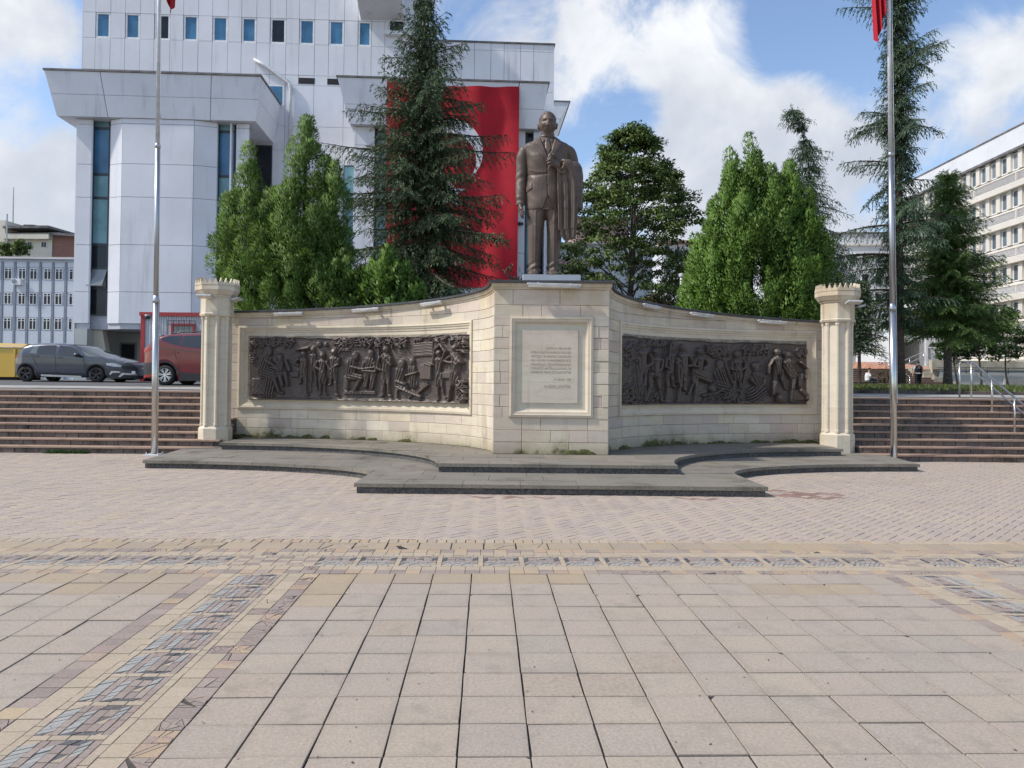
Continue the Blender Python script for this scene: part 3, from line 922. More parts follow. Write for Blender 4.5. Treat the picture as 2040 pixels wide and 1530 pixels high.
# ------------------------------------------------------------------ stairs left and right of the monument
RISE, TREAD, NST, SY0 = TER / 9, 0.285, 9, 17.15
def stairs(name, label, x0, x1, vis0, vis1):
    root = thing(name, label, 'stairs', ((vis0 + vis1) / 2, SY0, 0), kind='structure'); del root['category']
    core = MB()
    for i in range(NST):
        y = SY0 + i * TREAD
        core.box((x0, y + 0.03, 0 if i == 0 else i * RISE - 0.05), (x1, y + TREAD + 0.2, (i + 1) * RISE - 0.042))
    core.build('step_core', M['step_riser_stone'], root)
    L = 0.27
    kinds = 0
    far = MB()
    me = {}
    for i in range(NST):
        y = SY0 + i * TREAD; z0 = i * RISE
        s = MB(); s.bbox((x0, y - 0.012, z0 + RISE - 0.04), (x1, y + TREAD + 0.02, z0 + RISE + random.uniform(-.002, .002)), 0.008)
        s.build('step_slab', M['stair_nosing'], root)
        n = int((x1 - x0) / L)
        off = random.uniform(-L, 0)
        for k in range(n + 1):
            bx = x0 + off + k * L
            if bx < x0: continue
            if bx + L > x1: continue
            if vis0 < bx + L / 2 < vis1 and kinds < 300:
                kinds += 1
                if 'b' not in me:
                    b = MB(); b.bbox((-L / 2 + 0.006, 0, 0.004), (L / 2 - 0.006, 0.06, RISE - 0.046), 0.006); me['b'] = b.mesh('brick', M['stair_brick'])
                o = bpy.data.objects.new('brick', me['b']); COL.objects.link(o)
                o.location = (bx + L / 2, y + 0.012 + random.gauss(0, 0.004), z0); o.rotation_euler = (0, 0, random.gauss(0, 0.008))
                adopt(o, root)
            else:
                far.box((bx + 0.006, y + 0.014, z0 + 0.004), (bx + L - 0.006, y + 0.06, z0 + RISE - 0.046))
    if far.v:
        o = far.build('far_brick', M['stair_brick'], root); o['kind'] = 'stuff'
    return root
stairs('stairs', 'wide brown brick stairs left of the monument', -26, -6.6, -12.4, -6.7)
stairs('stairs', 'wide brown brick stairs right of the monument', 7.9, 26, 7.7, 13.0)
for x0, x1 in ((-26, -6.6), (7.9, 26)):
    a = MB()
    n = int((x1 - x0) / 0.9)
    for i in range(n):
        a.bbox((x0 + i * .9 + .004, SY0 + NST * TREAD + 0.022, TER - 0.1), (x0 + (i + 1) * .9 - .004, SY0 + NST * TREAD + 0.9, TER + 0.004), 0.006)
    o = a.build('terrace_edge', M['terrace_slab']); o['kind'] = 'structure'
    ap = MB(); ap.add([(x0, 20.6, terz(20.6) + .006), (x1, 20.6, terz(20.6) + .006), (x1, 22.6, terz(22.6) + .006), (x0, 22.6, terz(22.6) + .006)], [(0, 1, 2, 3)])
    tag(ap.build('terrace_pavement', M['apron']), kind='structure')
rt = MB(); rt.box((-6.6, 18.9, 0), (7.9, 20.0, TER + 0.3)); rt.box((-6.6, 19.6, TER), (-6.3, 29, TER + .35)); rt.box((7.6, 19.6, TER), (7.9, 29, TER + .35))
tag(rt.build('planter_wall', M['retaining']), 'low retaining wall holding the planted bed behind the monument', 'wall')
so = MB(); so.grid([[(x, y, TER + 0.30 + 0.05 * math.sin(x * 2.1 + y)) for x in np.linspace(-6.3, 7.6, 12)] for y in np.linspace(19.9, 29, 8)])
tag(so.build('planting_soil', M['soil']), kind='structure')

# ------------------------------------------------------------------ stepped platform of dark slabs
def clip_rect(poly, x0, y0, x1, y1):
    def cl(ps, f, inter):
        out = []
        for i in range(len(ps)):
            a, b = ps[i], ps[(i + 1) % len(ps)]
            if f(a): out.append(a)
            if f(a) != f(b): out.append(inter(a, b))
        return out
    def ix(X): return lambda a, b: (X, a[1] + (b[1] - a[1]) * (X - a[0]) / (b[0] - a[0]))
    def iy(Y): return lambda a, b: (a[0] + (b[0] - a[0]) * (Y - a[1]) / (b[1] - a[1]), Y)
    p = cl(poly, lambda q: q[0] >= x0, ix(x0)); p = p and cl(p, lambda q: q[0] <= x1, ix(x1))
    p = p and cl(p, lambda q: q[1] >= y0, iy(y0)); p = p and cl(p, lambda q: q[1] <= y1, iy(y1))
    return p
def parea(p): return sum(p[i][0] * p[(i + 1) % len(p)][1] - p[(i + 1) % len(p)][0] * p[i][1] for i in range(len(p))) / 2
def inset(poly, d):
    out = []
    n = len(poly)
    for i in range(n):
        p0, p1, p2 = Vector(poly[i - 1]), Vector(poly[i]), Vector(poly[(i + 1) % n])
        a, b = p1 - p0, p2 - p1
        if a.length < 1e-6 or b.length < 1e-6: out.append(poly[i]); continue
        a.normalize(); b.normalize()
        m = Vector((-a.y, a.x)) + Vector((-b.y, b.x))
        k = max(0.3, m.dot(Vector((-a.y, a.x))))
        q = p1 + m / k * d
        out.append((q.x, q.y))
    return out
plat = thing('stepped_platform', 'two dark stone steps with curved sides below the cream monument', 'platform', (0.7, 13.0, 0))
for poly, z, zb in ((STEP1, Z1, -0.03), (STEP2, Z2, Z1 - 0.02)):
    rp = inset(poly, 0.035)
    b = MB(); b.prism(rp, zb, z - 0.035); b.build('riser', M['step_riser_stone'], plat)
    y0 = min(p[1] for p in poly)
    x = min(p[0] for p in poly)
    xs = []
    while x < max(p[0] for p in poly): xs.append(x); x += 0.86
    xs.append(max(p[0] for p in poly))
    yrows = [y0, y0 + 0.52]
    while yrows[-1] < 18.3: yrows.append(yrows[-1] + 0.62)
    for r in range(len(yrows) - 1):
        sh = (0.0, 0.37, 0.12, 0.55, 0.25)[r % 5]
        for i in range(-1, len(xs)):
            xa, xb = xs[0] + i * 0.86 + sh, xs[0] + (i + 1) * 0.86 + sh
            p = clip_rect(poly, xa + .003, yrows[r] + .003, xb - .003, yrows[r + 1] - .003)
            if not p or len(p) < 3: continue
            q = [p[0]]
            for c in p[1:]:
                if math.hypot(c[0] - q[-1][0], c[1] - q[-1][1]) > 0.004: q.append(c)
            if math.hypot(q[0][0] - q[-1][0], q[0][1] - q[-1][1]) < 0.004: q.pop()
            if len(q) < 3 or parea(q) < 0.004: continue
            cx, cy = sum(c[0] for c in q) / len(q), sum(c[1] for c in q) / len(q)
            if z == Z1 and all(inside(STEP2, c[0], c[1]) for c in q): continue
            s = MB(); s.prism(q, z - 0.055, z + random.gauss(0, 0.0015)); s.build('slab', M['step_slab'], plat)

# ------------------------------------------------------------------ monument wall
class Wing:
    def __init__(s, cx, cy, a, b, zend, zped):
        s.cx, s.cy, s.a, s.b, s.zend, s.zped = cx, cy, a, b, zend, zped
        s.tt = np.linspace(0, PI / 2, 2001)
        x = cx + a * np.sin(s.tt); y = cy + b * np.cos(s.tt)
        s.ss = np.concatenate([[0], np.cumsum(np.hypot(np.diff(x), np.diff(y)))])
        s.S = s.ss[-1]
        s.sg = 1 if a > 0 else -1
    def t(s, q): return np.interp(q, s.ss, s.tt)
    def P(s, q, z, out=0.0):
        t = float(s.t(q))
        x, y = s.cx + s.a * math.sin(t), s.cy + s.b * math.cos(t)
        nx, ny = -s.sg * s.b * math.sin(t), -abs(s.a) * math.cos(t)
        k = math.hypot(nx, ny)
        return (x + nx / k * out, y + ny / k * out, z)
    def ztop(s, q): return s.zend + (s.zped - s.zend) * max(0.0, min(1.0, q / s.S)) ** 1.25
    def hit(s, px, py):
        """arc length and height where the sight line meets the wall"""
        v = CR @ Vector(((px - 1020) / FPX, (765 - py) / FPX + SY, -1))
        # ellipse: ((k vx - cx)/a)^2 + ((k vy - cy)/b)^2 = 1, far root
        A = (v.x / s.a) ** 2 + (v.y / s.b) ** 2
        B = -2 * (v.x * s.cx / s.a ** 2 + v.y * s.cy / s.b ** 2)
        C_ = (s.cx / s.a) ** 2 + (s.cy / s.b) ** 2 - 1
        D = max(0.0, B * B - 4 * A * C_)
        k = (-B + math.sqrt(D)) / (2 * A)
        x = v.x * k
        si = max(-1.0, min(1.0, (x - s.cx) / s.a))
        return float(np.interp(math.asin(max(0.0, si)), s.tt, s.ss)), EYE + v.z * k
PA_ = onz(982, 903, Z2); PB_ = onz(1213, 908, Z2)
py_ = (PA_.y + PB_.y) / 2
A0 = Vector((PA_.x, py_ + .02, 0)); B0 = Vector((PB_.x, py_ - .02, 0))
ZP = 3.61
WL = Wing(-6.95, A0.y, A0.x + 6.95, 18.5 - A0.y, 3.31, ZP)
WR = Wing(7.85, B0.y, B0.x - 7.85, 18.45 - B0.y, 3.20, ZP)
print('ped', A0, B0)
mon = thing('monument_wall', 'cream limestone monument wall with two curved wings and dark bronze reliefs', 'monument', ((A0.x + B0.x) / 2, A0.y + 1, Z2))
COURSES = [0.30, 0.53, 0.757, 0.985] + [0.985 + 0.2211 * (i + 1) for i in range(9)] + [3.16]
def wing_core(W, name):
    b = MB()
    n = 48
    zs_ = lambda q: W.ztop(q) - 0.02
    front = [W.P((W.S - .06) * i / n, 0, -0.02) for i in range(n + 1)]
    back = [W.P((W.S - .06) * i / n, 0, -0.55) for i in range(n + 1)]
    rings = []
    for i in range(n + 1):
        q = W.S * i / n; z = zs_(q); f, k = front[i], back[i]
        rings.append([(f[0], f[1], 0.1), (f[0], f[1], z), (k[0], k[1], z), (k[0], k[1], 0.1)])
    b.loft(rings)
    return b.build(name, M['mortar'], mon)
def wing_stone(W, s0, s1, z0, z1, proud, top=False):
    n = max(2, int((s1 - s0) / 0.16))
    g = 0.0028
    b = MB()
    rings = []
    for i in range(n + 1):
        q = s0 + g + (s1 - s0 - 2 * g) * i / n
        za = z0 + g; zb = (W.ztop(q) - 0.15 if top else z1) - g
        e = 0.006
        rings.append([W.P(q, za, -0.04), W.P(q, za, proud - e), W.P(q, za + e, proud), W.P(q, zb - e, proud), W.P(q, zb, proud - e), W.P(q, zb, -0.04)])
    if W.sg < 0: rings = [list(reversed(r)) for r in rings]
    b.loft(rings)
    b.build('stone', M['wall_stone'], mon)
def wing_frame(W, s0, s1, z0, z1, prof, name, mat):
    """profile (inset distance, out) swept round the rectangle"""
    n = 40
    P = []
    for d, o in prof:
        a, c, e, f = s0 + d, s1 - d, z0 + d, z1 - d
        loop = [W.P(a + (c - a) * i / n, e, o) for i in range(n)] + [W.P(c, e + (f - e) * i / 6, o) for i in range(6)] + \
               [W.P(c + (a - c) * i / n, f, o) for i in range(n)] + [W.P(a, f + (e - f) * i / 6, o) for i in range(6)]
        P.append(loop + [loop[0]])
    if W.sg < 0: P = [list(reversed(r)) for r in P]
    b = MB(); b.grid(P); return b.build(name, mat, mon)
FR_PROF = [(-0.0, -0.03), (0.0, 0.035), (0.05, 0.045), (0.058, 0.028), (0.095, 0.022), (0.115, 0.004), (0.15, 0.0), (0.152, -0.015), (0.24, -0.017)]
def wing_build(W, fpx, rpx):
    wing_core(W, 'wall_core')
    s0, s1 = sorted((W.hit(*fpx[0])[0], W.hit(*fpx[1])[0]))
    z0, z1 = COURSES[3], COURSES[12]
    rnd = random.Random(5 if W.sg > 0 else 9)
    for ci in range(len(COURSES)):
        top = ci == len(COURSES) - 1
        za = COURSES[ci]; zb = 9 if top else COURSES[ci + 1]
        spans = [(0.0, W.S)]
        if 3 <= ci < 12: spans = [(0.0, s0), (s1, W.S)]
        for a, c in spans:
            if c - a < 0.03: continue
            q = a + (rnd.uniform(0.2, 0.7) if c - a > 1 else 0); cuts = [a]
            if q > a: cuts.append(q)
            while True:
                q = cuts[-1] + rnd.choice((0.42, 0.55, 0.7, 0.85, 0.62)) * (1 if c - a > 1.2 else 0.6)
                if q > c - 0.18: break
                cuts.append(q)
            cuts.append(c)
            for i in range(len(cuts) - 1):
                wing_stone(W, cuts[i], cuts[i + 1], za, zb, abs(rnd.gauss(0, 0.002)), top)
    wing_frame(W, s0, s1, z0, z1, FR_PROF, 'frame_moulding', M['frame_stone'])
    # cornice band following the top, then the dark coping strip
    n = 50
    for name, mat, prof in (('cornice', M['frame_stone'], [(-0.150, -0.03), (-0.150, 0.012), (-0.118, 0.018), (-0.105, 0.045), (-0.04, 0.055), (-0.03, 0.05), (-0.025, -0.05)]),
                            ('coping', M['coping_metal'], [(-0.028, 0.09), (-0.032, 0.105), (0.010, 0.105), (0.016, 0.09), (0.03, -0.6), (-0.02, -0.6)])):
        b = MB(); rings = []
        for i in range(n + 1):
            q = W.S * i / n; zt = W.ztop(q)
            rings.append([W.P(q, zt + dz, o) for dz, o in prof])
        if W.sg < 0: rings = [list(reversed(r)) for r in rings]
        rings = [list(reversed(r)) for r in rings]
        b.loft(rings); b.build(name, mat, mon)
    return s0, s1

# reliefs: a height field modelled from capsules, one continuous bronze cast each
def relief(W, px0, px1, ztop, zbot, shapes, org, sc, seed, foliage_zones, boxes, lumps, label):
    s_a, s_b = W.hit(*px0)[0], W.hit(*px1)[0]
    lo, hi = min(s_a, s_b), max(s_a, s_b)
    nx, nz = 620, 150
    sg = np.linspace(lo, hi, nx); zg = np.linspace(zbot, ztop, nz)
    SS, ZZ = np.meshgrid(sg, zg, indexing='ij')
    H = np.zeros_like(SS)
    rng = np.random.default_rng(seed)
    def m(x, y):
        return W.hit(org[0] + x * sc, org[1] + y * sc)
    Zpx = lambda r: r * sc * 17.2 / FPX
    def wob(f, ph):
        return np.sin(SS * f + ph) * np.sin(ZZ * f * 1.3 + ph * 2)
    H += 0.006 * (wob(9, 1) + wob(17, 2) * .6 + wob(37, 3) * .35)
    def cap(x1, y1, r1, x2, y2, r2, h, fold=0.0):
        (a, c), (d, e) = m(x1, y1), m(x2, y2)
        R1, R2 = Zpx(r1), Zpx(r2)
        vx, vz = d - a, e - c
        L2 = vx * vx + vz * vz + 1e-9
        t = np.clip(((SS - a) * vx + (ZZ - c) * vz) / L2, 0, 1)
        px_, pz_ = SS - (a + vx * t), ZZ - (c + vz * t)
        dist = np.sqrt(px_ ** 2 + pz_ ** 2)
        r = R1 + (R2 - R1) * t
        q = np.clip(1 - (dist / r) ** 2, 0, 1)
        hh = h * q ** 0.5
        if fold:
            L = math.sqrt(L2)
            cr = (px_ * (-vz) + pz_ * vx) / L
            hh = hh + np.where(q > 0, 0.012 * fold * np.sin(cr * 95 + t * 5) * q ** .3, 0)
        return hh
    for sh in shapes:
        hh = cap(*sh)
        np.copyto(H, np.maximum(H, hh))
    for x0, y0, x1, y1, h in boxes:
        (a, c), (d, e) = m(x0, y0), m(x1, y1)
        u = np.minimum(np.clip((SS - min(a, d)) / .015, 0, 1), np.clip((max(a, d) - SS) / .015, 0, 1))
        v = np.minimum(np.clip((ZZ - min(c, e)) / .015, 0, 1), np.clip((max(c, e) - ZZ) / .015, 0, 1))
        k = np.minimum(u, v)
        H = np.maximum(H, h * k)
        if h < 0.04:                          # lettering rows on the little tablet
            H -= np.where((k >= 1) & (np.sin((ZZ - c) * 95) > 0.5) & (np.sin(SS * 160 + np.floor((ZZ - c) * 15) * 2.1) > -0.4), 0.006, 0)
    for x0, y0, x1, y1, n, rr, h in foliage_zones:
        for i in range(n):
            x, y = rng.uniform(x0, x1), rng.uniform(y0, y1)
            an = rng.uniform(0, PI)
            l = rr * rng.uniform(.8, 1.6)
            H = np.maximum(H, cap(x - math.cos(an) * l, y - math.sin(an) * l, rr * .35, x + math.cos(an) * l, y + math.sin(an) * l, rr * .6, h * rng.uniform(.6, 1.1)))
    drap = np.sin(SS * 70 + 6 * np.sin(ZZ * 7)) * np.sin(ZZ * 23 + SS * 9)
    H += np.where(H > .03, .0045 * drap, .0025 * np.sin(SS * 41 + ZZ * 60) * np.sin(ZZ * 37 - SS * 22))
    # dark raised lip top and bottom
    zb = (ZZ - zbot); zt = (ztop - ZZ)
    H = np.maximum(H, 0.05 * np.clip(1 - zb / 0.06, 0, 1) ** .5 + 0.012 * np.sin(SS * 23) * np.clip(1 - zb / 0.12, 0, 1))
    H = np.maximum(H, 0.03 * np.clip(1 - zt / 0.035, 0, 1) ** .5)
    zj = 0.012 * np.sin(sg * 3.1 + seed) + 0.008 * np.sin(sg * 11)
    t = W.t(SS)
    x = W.cx + W.a * np.sin(t); y = W.cy + W.b * np.cos(t)
    nxn = -W.sg * W.b * np.sin(t); nyn = -abs(W.a) * np.cos(t)
    k = np.hypot(nxn, nyn); nxn /= k; nyn /= k
    out = 0.020 + H * 1.30
    edge = np.zeros_like(H); edge[0, :] = edge[-1, :] = 1; edge[:, 0] = edge[:, -1] = 1
    out = np.where(edge > 0, -0.02, out)
    zz = ZZ + (zj[:, None]) * ((ZZ - zbot) / (ztop - zbot))
    V = np.stack([x + nxn * out, y + nyn * out, zz], -1).reshape(-1, 3)
    i, j = np.meshgrid(np.arange(nx - 1), np.arange(nz - 1), indexing='ij')
    a = (i * nz + j).ravel(); F = np.stack([a, a + nz, a + nz + 1, a + 1], 1)
    if W.sg < 0: F = F[:, ::-1]
    me = fast_mesh('relief_panel', V, F, M['relief_bronze'], smooth=True)
    return obj('relief_panel', me, mon, None, label)
def person_std(x, yt, yb, hr=33, w=46, lean=0, arms=None, skirt=False, h=0.085, legs=None):
    """standing figure in picture units"""
    H_ = yb - yt
    ys = yt + hr * 1.0
    neck = yt + hr * 2.2; hip = yt + H_ * 0.50
    out = [(x, ys, hr, x, ys + 8, hr * .85, h), (x, neck - 12, hr * .5, x, neck, hr * .55, h * .7),
           (x - w * .35, neck + 14, w * .5, x + w * .35, neck + 14, w * .5, h), (x, neck + 18, w * .86, x + lean, hip, w * .72, h, 1.0)]
    if skirt: out += [(x + lean, hip, w * .7, x + lean, hip + H_ * .17, w * 1.05, h, 1.6)]
    for lx, ly in (legs or ((-w * .45, yb), (w * .45, yb))):
        kx = (x + lean + x + lx) / 2 + (6 if lx > 0 else -6)
        out += [(x + lean + lx * .5, hip, w * .48, kx, (hip + ly) / 2, w * .36, h * .85, .6), (kx, (hip + ly) / 2, w * .36, x + lx, ly - 8, w * .24, h * .7, .4), (x + lx, ly - 6, w * .24, x + lx + (16 if lx > 0 else -10), ly, w * .2, h * .7)]
    for ch in (arms or []):
        for p, q in zip(ch[:-1], ch[1:]): out.append((p[0], p[1], 18, q[0], q[1], 15, h * 1.1, .4))
    # face: brow, nose
    out += [(x - 12, ys - 2, 7, x + 12, ys - 2, 7, h * 1.08), (x, ys, 5, x, ys + 12, 7, h * 1.18)]
    return out
if True:
    LS = []
    LS += [(310, 238, 44, 300, 258, 40, .08), (332, 248, 24, 330, 268, 20, .10), (290, 300, 58, 272, 400, 62, .09, 1.2), (275, 420, 60, 365, 436, 46, .10, 1.2), (330, 450, 55, 318, 585, 58, .085, 1.8), (355, 450, 24, 400, 570, 17, .085), (395, 572, 16, 432, 584, 13, .08), (300, 320, 24, 395, 385, 15, .115)]
    LS += [(405, 296, 36, 408, 312, 30, .08), (405, 350, 42, 415, 420, 40, .085, 1), (462, 325, 17, 492, 400, 14, .09), (400, 425, 26, 432, 520, 16, .085), (452, 425, 26, 472, 515, 16, .085), (335, 375, 10, 425, 402, 12, .12)]
    LS += person_std(600, 232, 600, 32, 48, arms=[((560, 310), (532, 345), (560, 360))], legs=[(-25, 505), (20, 600)]) + [(548, 238, 13, 642, 215, 15, .10)]
    LS += person_std(675, 198, 575, 29, 38, arms=[], h=.06, legs=[(-20, 575), (35, 570)])
    LS += person_std(755, 246, 595, 31, 44, skirt=True, arms=[((715, 330), (700, 370), (740, 395)), ((795, 330), (815, 380))])
    LS += person_std(848, 212, 600, 35, 50, arms=[((890, 310), (885, 350), (820, 395))], legs=[(-28, 515), (18, 600)])
    LS += [(725, 185, 28, 728, 192, 27, .07), (782, 186, 22, 784, 190, 20, .06), (885, 260, 7, 930, 205, 6, .06)]
    LS += [(1020, 285, 40, 1022, 300, 34, .085), (1038, 292, 10, 1040, 306, 9, .1), (990, 345, 52, 985, 435, 50, .09, 1.4), (985, 445, 42, 1075, 455, 30, .095, 1), (1070, 460, 26, 1020, 555, 18, .08), (950, 460, 30, 955, 545, 20, .07), (1000, 370, 20, 1090, 395, 14, .115), (1060, 395, 10, 1190, 375, 12, .11)]
    LS += [(1150, 262, 36, 1152, 278, 30, .085), (1145, 325, 50, 1140, 395, 48, .085, 1.2), (1100, 345, 20, 1085, 395, 16, .1), (1185, 345, 20, 1200, 395, 16, .1), (1118, 410, 34, 1108, 530, 22, .08, .8), (1172, 415, 34, 1160, 535, 22, .08, .8), (1090, 405, 12, 1200, 408, 12, .11)]
    LS += person_std(1276, 196, 606, 36, 56, arms=[((1228, 300), (1212, 380), (1240, 400)), ((1318, 300), (1320, 350), (1270, 305))], h=.10) + [(1215, 230, 8, 1250, 500, 8, .07), (1262, 285, 14, 1282, 320, 10, .13)]
    LS += [(1400, 345, 44, 1400, 362, 38, .09), (1392, 405, 50, 1382, 490, 50, .09, 1.2), (1375, 485, 20, 1440, 512, 16, .12), (1385, 520, 45, 1440, 540, 30, .08, 1), (1390, 545, 18, 1560, 612, 18, .10), (1365, 560, 10, 1365, 615, 9, .06), (1500, 590, 12, 1460, 620, 10, .05)]
    LS += [(1485, 325, 36, 1486, 342, 31, .08), (1486, 385, 44, 1490, 450, 42, .075, 1), (1450, 440, 16, 1530, 418, 14, .105), (1490, 450, 44, 1500, 515, 40, .06, 1.6)]
    LS += [(1545, 580, 13, 1620, 520, 11, .08), (1560, 555, 10, 1612, 508, 10, .07), (1600, 350, 14, 1650, 362, 12, .09)]
    LS += person_std(1708, 230, 640, 33, 42, skirt=True, arms=[((1672, 335), (1680, 240), (1722, 196)), ((1742, 335), (1768, 250), (1725, 196))], legs=[(-5, 645), (42, 622)])
    LS += person_std(1850, 178, 640, 38, 50, skirt=True, arms=[((1812, 290), (1778, 328), (1850, 335)), ((1890, 290), (1905, 330), (1870, 300))], legs=[(-55, 640), (18, 625)], h=.115) + [(1862, 275, 20, 1890, 320, 22, .15), (1868, 330, 8, 1885, 350, 8, .15)]
    L_BOX = [(1490, 172, 1655, 290, .030), (1560, 352, 1652, 480, .075), (180, 462, 320, 600, .045), (490, 408, 560, 458, .04), (1738, 408, 1802, 470, .045), (900, 215, 978, 250, .045), (930, 560, 1190, 600, .04)]
    L_FOL = [(160, 150, 520, 205, 60, 16, .06), (860, 140, 1100, 205, 50, 15, .06), (1100, 140, 1440, 205, 70, 16, .085), (1880, 480, 1940, 640, 40, 15, .12), (1500, 128, 1940, 165, 40, 14, .06), (1890, 130, 1945, 250, 20, 16, .12), (160, 200, 200, 330, 16, 16, .05)]
    RS = []
    RS += person_std(322, 178, 690, 40, 66, arms=[((380, 300), (395, 370), (335, 400))], h=.11) + [(350, 400, 10, 295, 650, 10, .12), (300, 420, 52, 300, 660, 60, .05, 2)]
    RS += person_std(445, 228, 700, 42, 60, lean=-8, arms=[((400, 340), (385, 385), (335, 402)), ((490, 340), (480, 420), (420, 440))], legs=[(-85, 700), (50, 705)], h=.115)
    RS += person_std(582, 205, 690, 38, 56, lean=-10, arms=[((620, 330), (655, 362)), ((530, 330), (520, 400), (565, 430))], legs=[(-40, 700), (25, 580)], h=.10) + [(562, 205, 8, 545, 340, 9, .12), (590, 180, 24, 588, 200, 30, .11)]
    RS += person_std(690, 205, 700, 42, 64, arms=[((635, 335), (618, 370)), ((750, 335), (765, 390), (720, 400))], legs=[(-48, 700), (10, 610)], h=.125) + [(622, 372, 15, 622, 540, 13, .15)]
    RS += person_std(842, 232, 640, 40, 56, lean=-12, arms=[((885, 345), (910, 385), (865, 420)), ((790, 340), (775, 395), (825, 410))], legs=[(-95, 640), (-50, 710)], h=.11) + [(790, 455, 42, 905, 522, 30, .13, 1), (905, 522, 20, 925, 530, 16, .12)]
    RS += [(1022, 378, 46, 1022, 400, 42, .09), (1035, 390, 14, 1036, 408, 12, .11), (1020, 455, 66, 1035, 540, 68, .09, 2), (1010, 560, 60, 1075, 590, 50, .09, 1.6), (955, 590, 50, 960, 600, 44, .085), (960, 640, 12, 1060, 590, 12, .10), (870, 655, 14, 960, 640, 12, .07)]
    RS += person_std(1176, 248, 590, 44, 62, skirt=True, arms=[((1118, 360), (1115, 420), (1185, 432)), ((1235, 360), (1240, 410), (1190, 432))], h=.105)
    RS += [(1060, 330, 20, 1135, 540, 15, .05), (1292, 300, 18, 1225, 570, 14, .05)]
    RS += [(1345, 405, 42, 1348, 425, 38, .085), (1330, 395, 36, 1370, 385, 32, .08), (1352, 490, 58, 1372, 570, 56, .09, 1.3), (1295, 520, 20, 1330, 560, 15, .11), (1330, 650, 90, 1390, 620, 70, .09, 2.4), (1410, 520, 20, 1395, 565, 16, .11)]
    RS += person_std(1532, 234, 650, 40, 60, arms=[((1482, 345), (1450, 400), (1446, 462))], legs=[(-45, 655), (70, 600)], h=.115) + [(1505, 545, 34, 1485, 640, 24, .13)]
    RS += person_std(1622, 250, 700, 46, 74, lean=45, arms=[((1730, 360), (1785, 420), (1775, 500))], legs=[(25, 705), (150, 655)], h=.13) + [(1545, 675, 44, 1546, 678, 43, .13), (1800, 672, 36, 1806, 680, 34, .13), (1740, 610, 34, 1800, 665, 28, .12)]
    R_BOX = [(1660, 600, 1790, 700, .05), (1180, 700, 1420, 730, .04), (1080, 470, 1090, 560, .02)]
    R_FOL = [(905, 225, 1110, 300, 70, 16, .075), (1230, 225, 1450, 290, 70, 16, .07), (1060, 600, 1200, 715, 90, 15, .075), (180, 200, 300, 380, 40, 18, .06), (170, 560, 260, 720, 40, 15, .08), (1700, 240, 1795, 300, 20, 18, .06), (880, 640, 1060, 720, 30, 14, .05), (330, 170, 560, 210, 25, 16, .05), (300, 620, 500, 720, 40, 12, .06)]
wing_build(WL, ((474, 730), (941, 730)), None)
wing_build(WR, ((1627, 730), (1233, 730)), None)
relief(WL, (497, 730), (937.5, 730), 2.70, 1.205, LS, (460, 640), .2451, 3, L_FOL, L_BOX, None, 'left bronze relief with seated mother, children and musicians')
relief(WR, (1606, 730), (1237, 730), 2.68, 1.215, RS, (1200, 640), .2255, 8, R_FOL, R_BOX, None, 'right bronze relief with farmers, soldiers and footballers')

# centre block
DX = (B0 - A0); LP = DX.length; DX.normalize(); DN = Vector((DX.y, -DX.x, 0))
def PP(s, z, out=0.0):
    p = A0 + DX * s + DN * out
    return (p.x, p.y, z)
def phit(px, py):
    v = CR @ Vector(((px - 1020) / FPX, (765 - py) / FPX + SY, -1))
    k = A0.dot(DN) / Vector((v.x, v.y, 0)).dot(DN)
    p = v * k
    return (Vector((p.x, p.y, 0)) - A0).dot(DX), EYE + p.z
cb = MB()
pts = [PP(0.03, 0, -0.06), PP(LP - 0.03, 0, -0.06), (B0.x - 0.02, 17.6, 0), (A0.x + 0.02, 17.6, 0)]
cb.prism([(p[0], p[1]) for p in pts], 0.1, ZP - 0.02); cb.build('wall_core', M['mortar'], mon)
fs0, fs1 = phit(1014, 730)[0], phit(1182, 730)[0]
fz0, fz1 = COURSES[3] + 0.02, COURSES[12] - 0.03
rnd = random.Random(21)
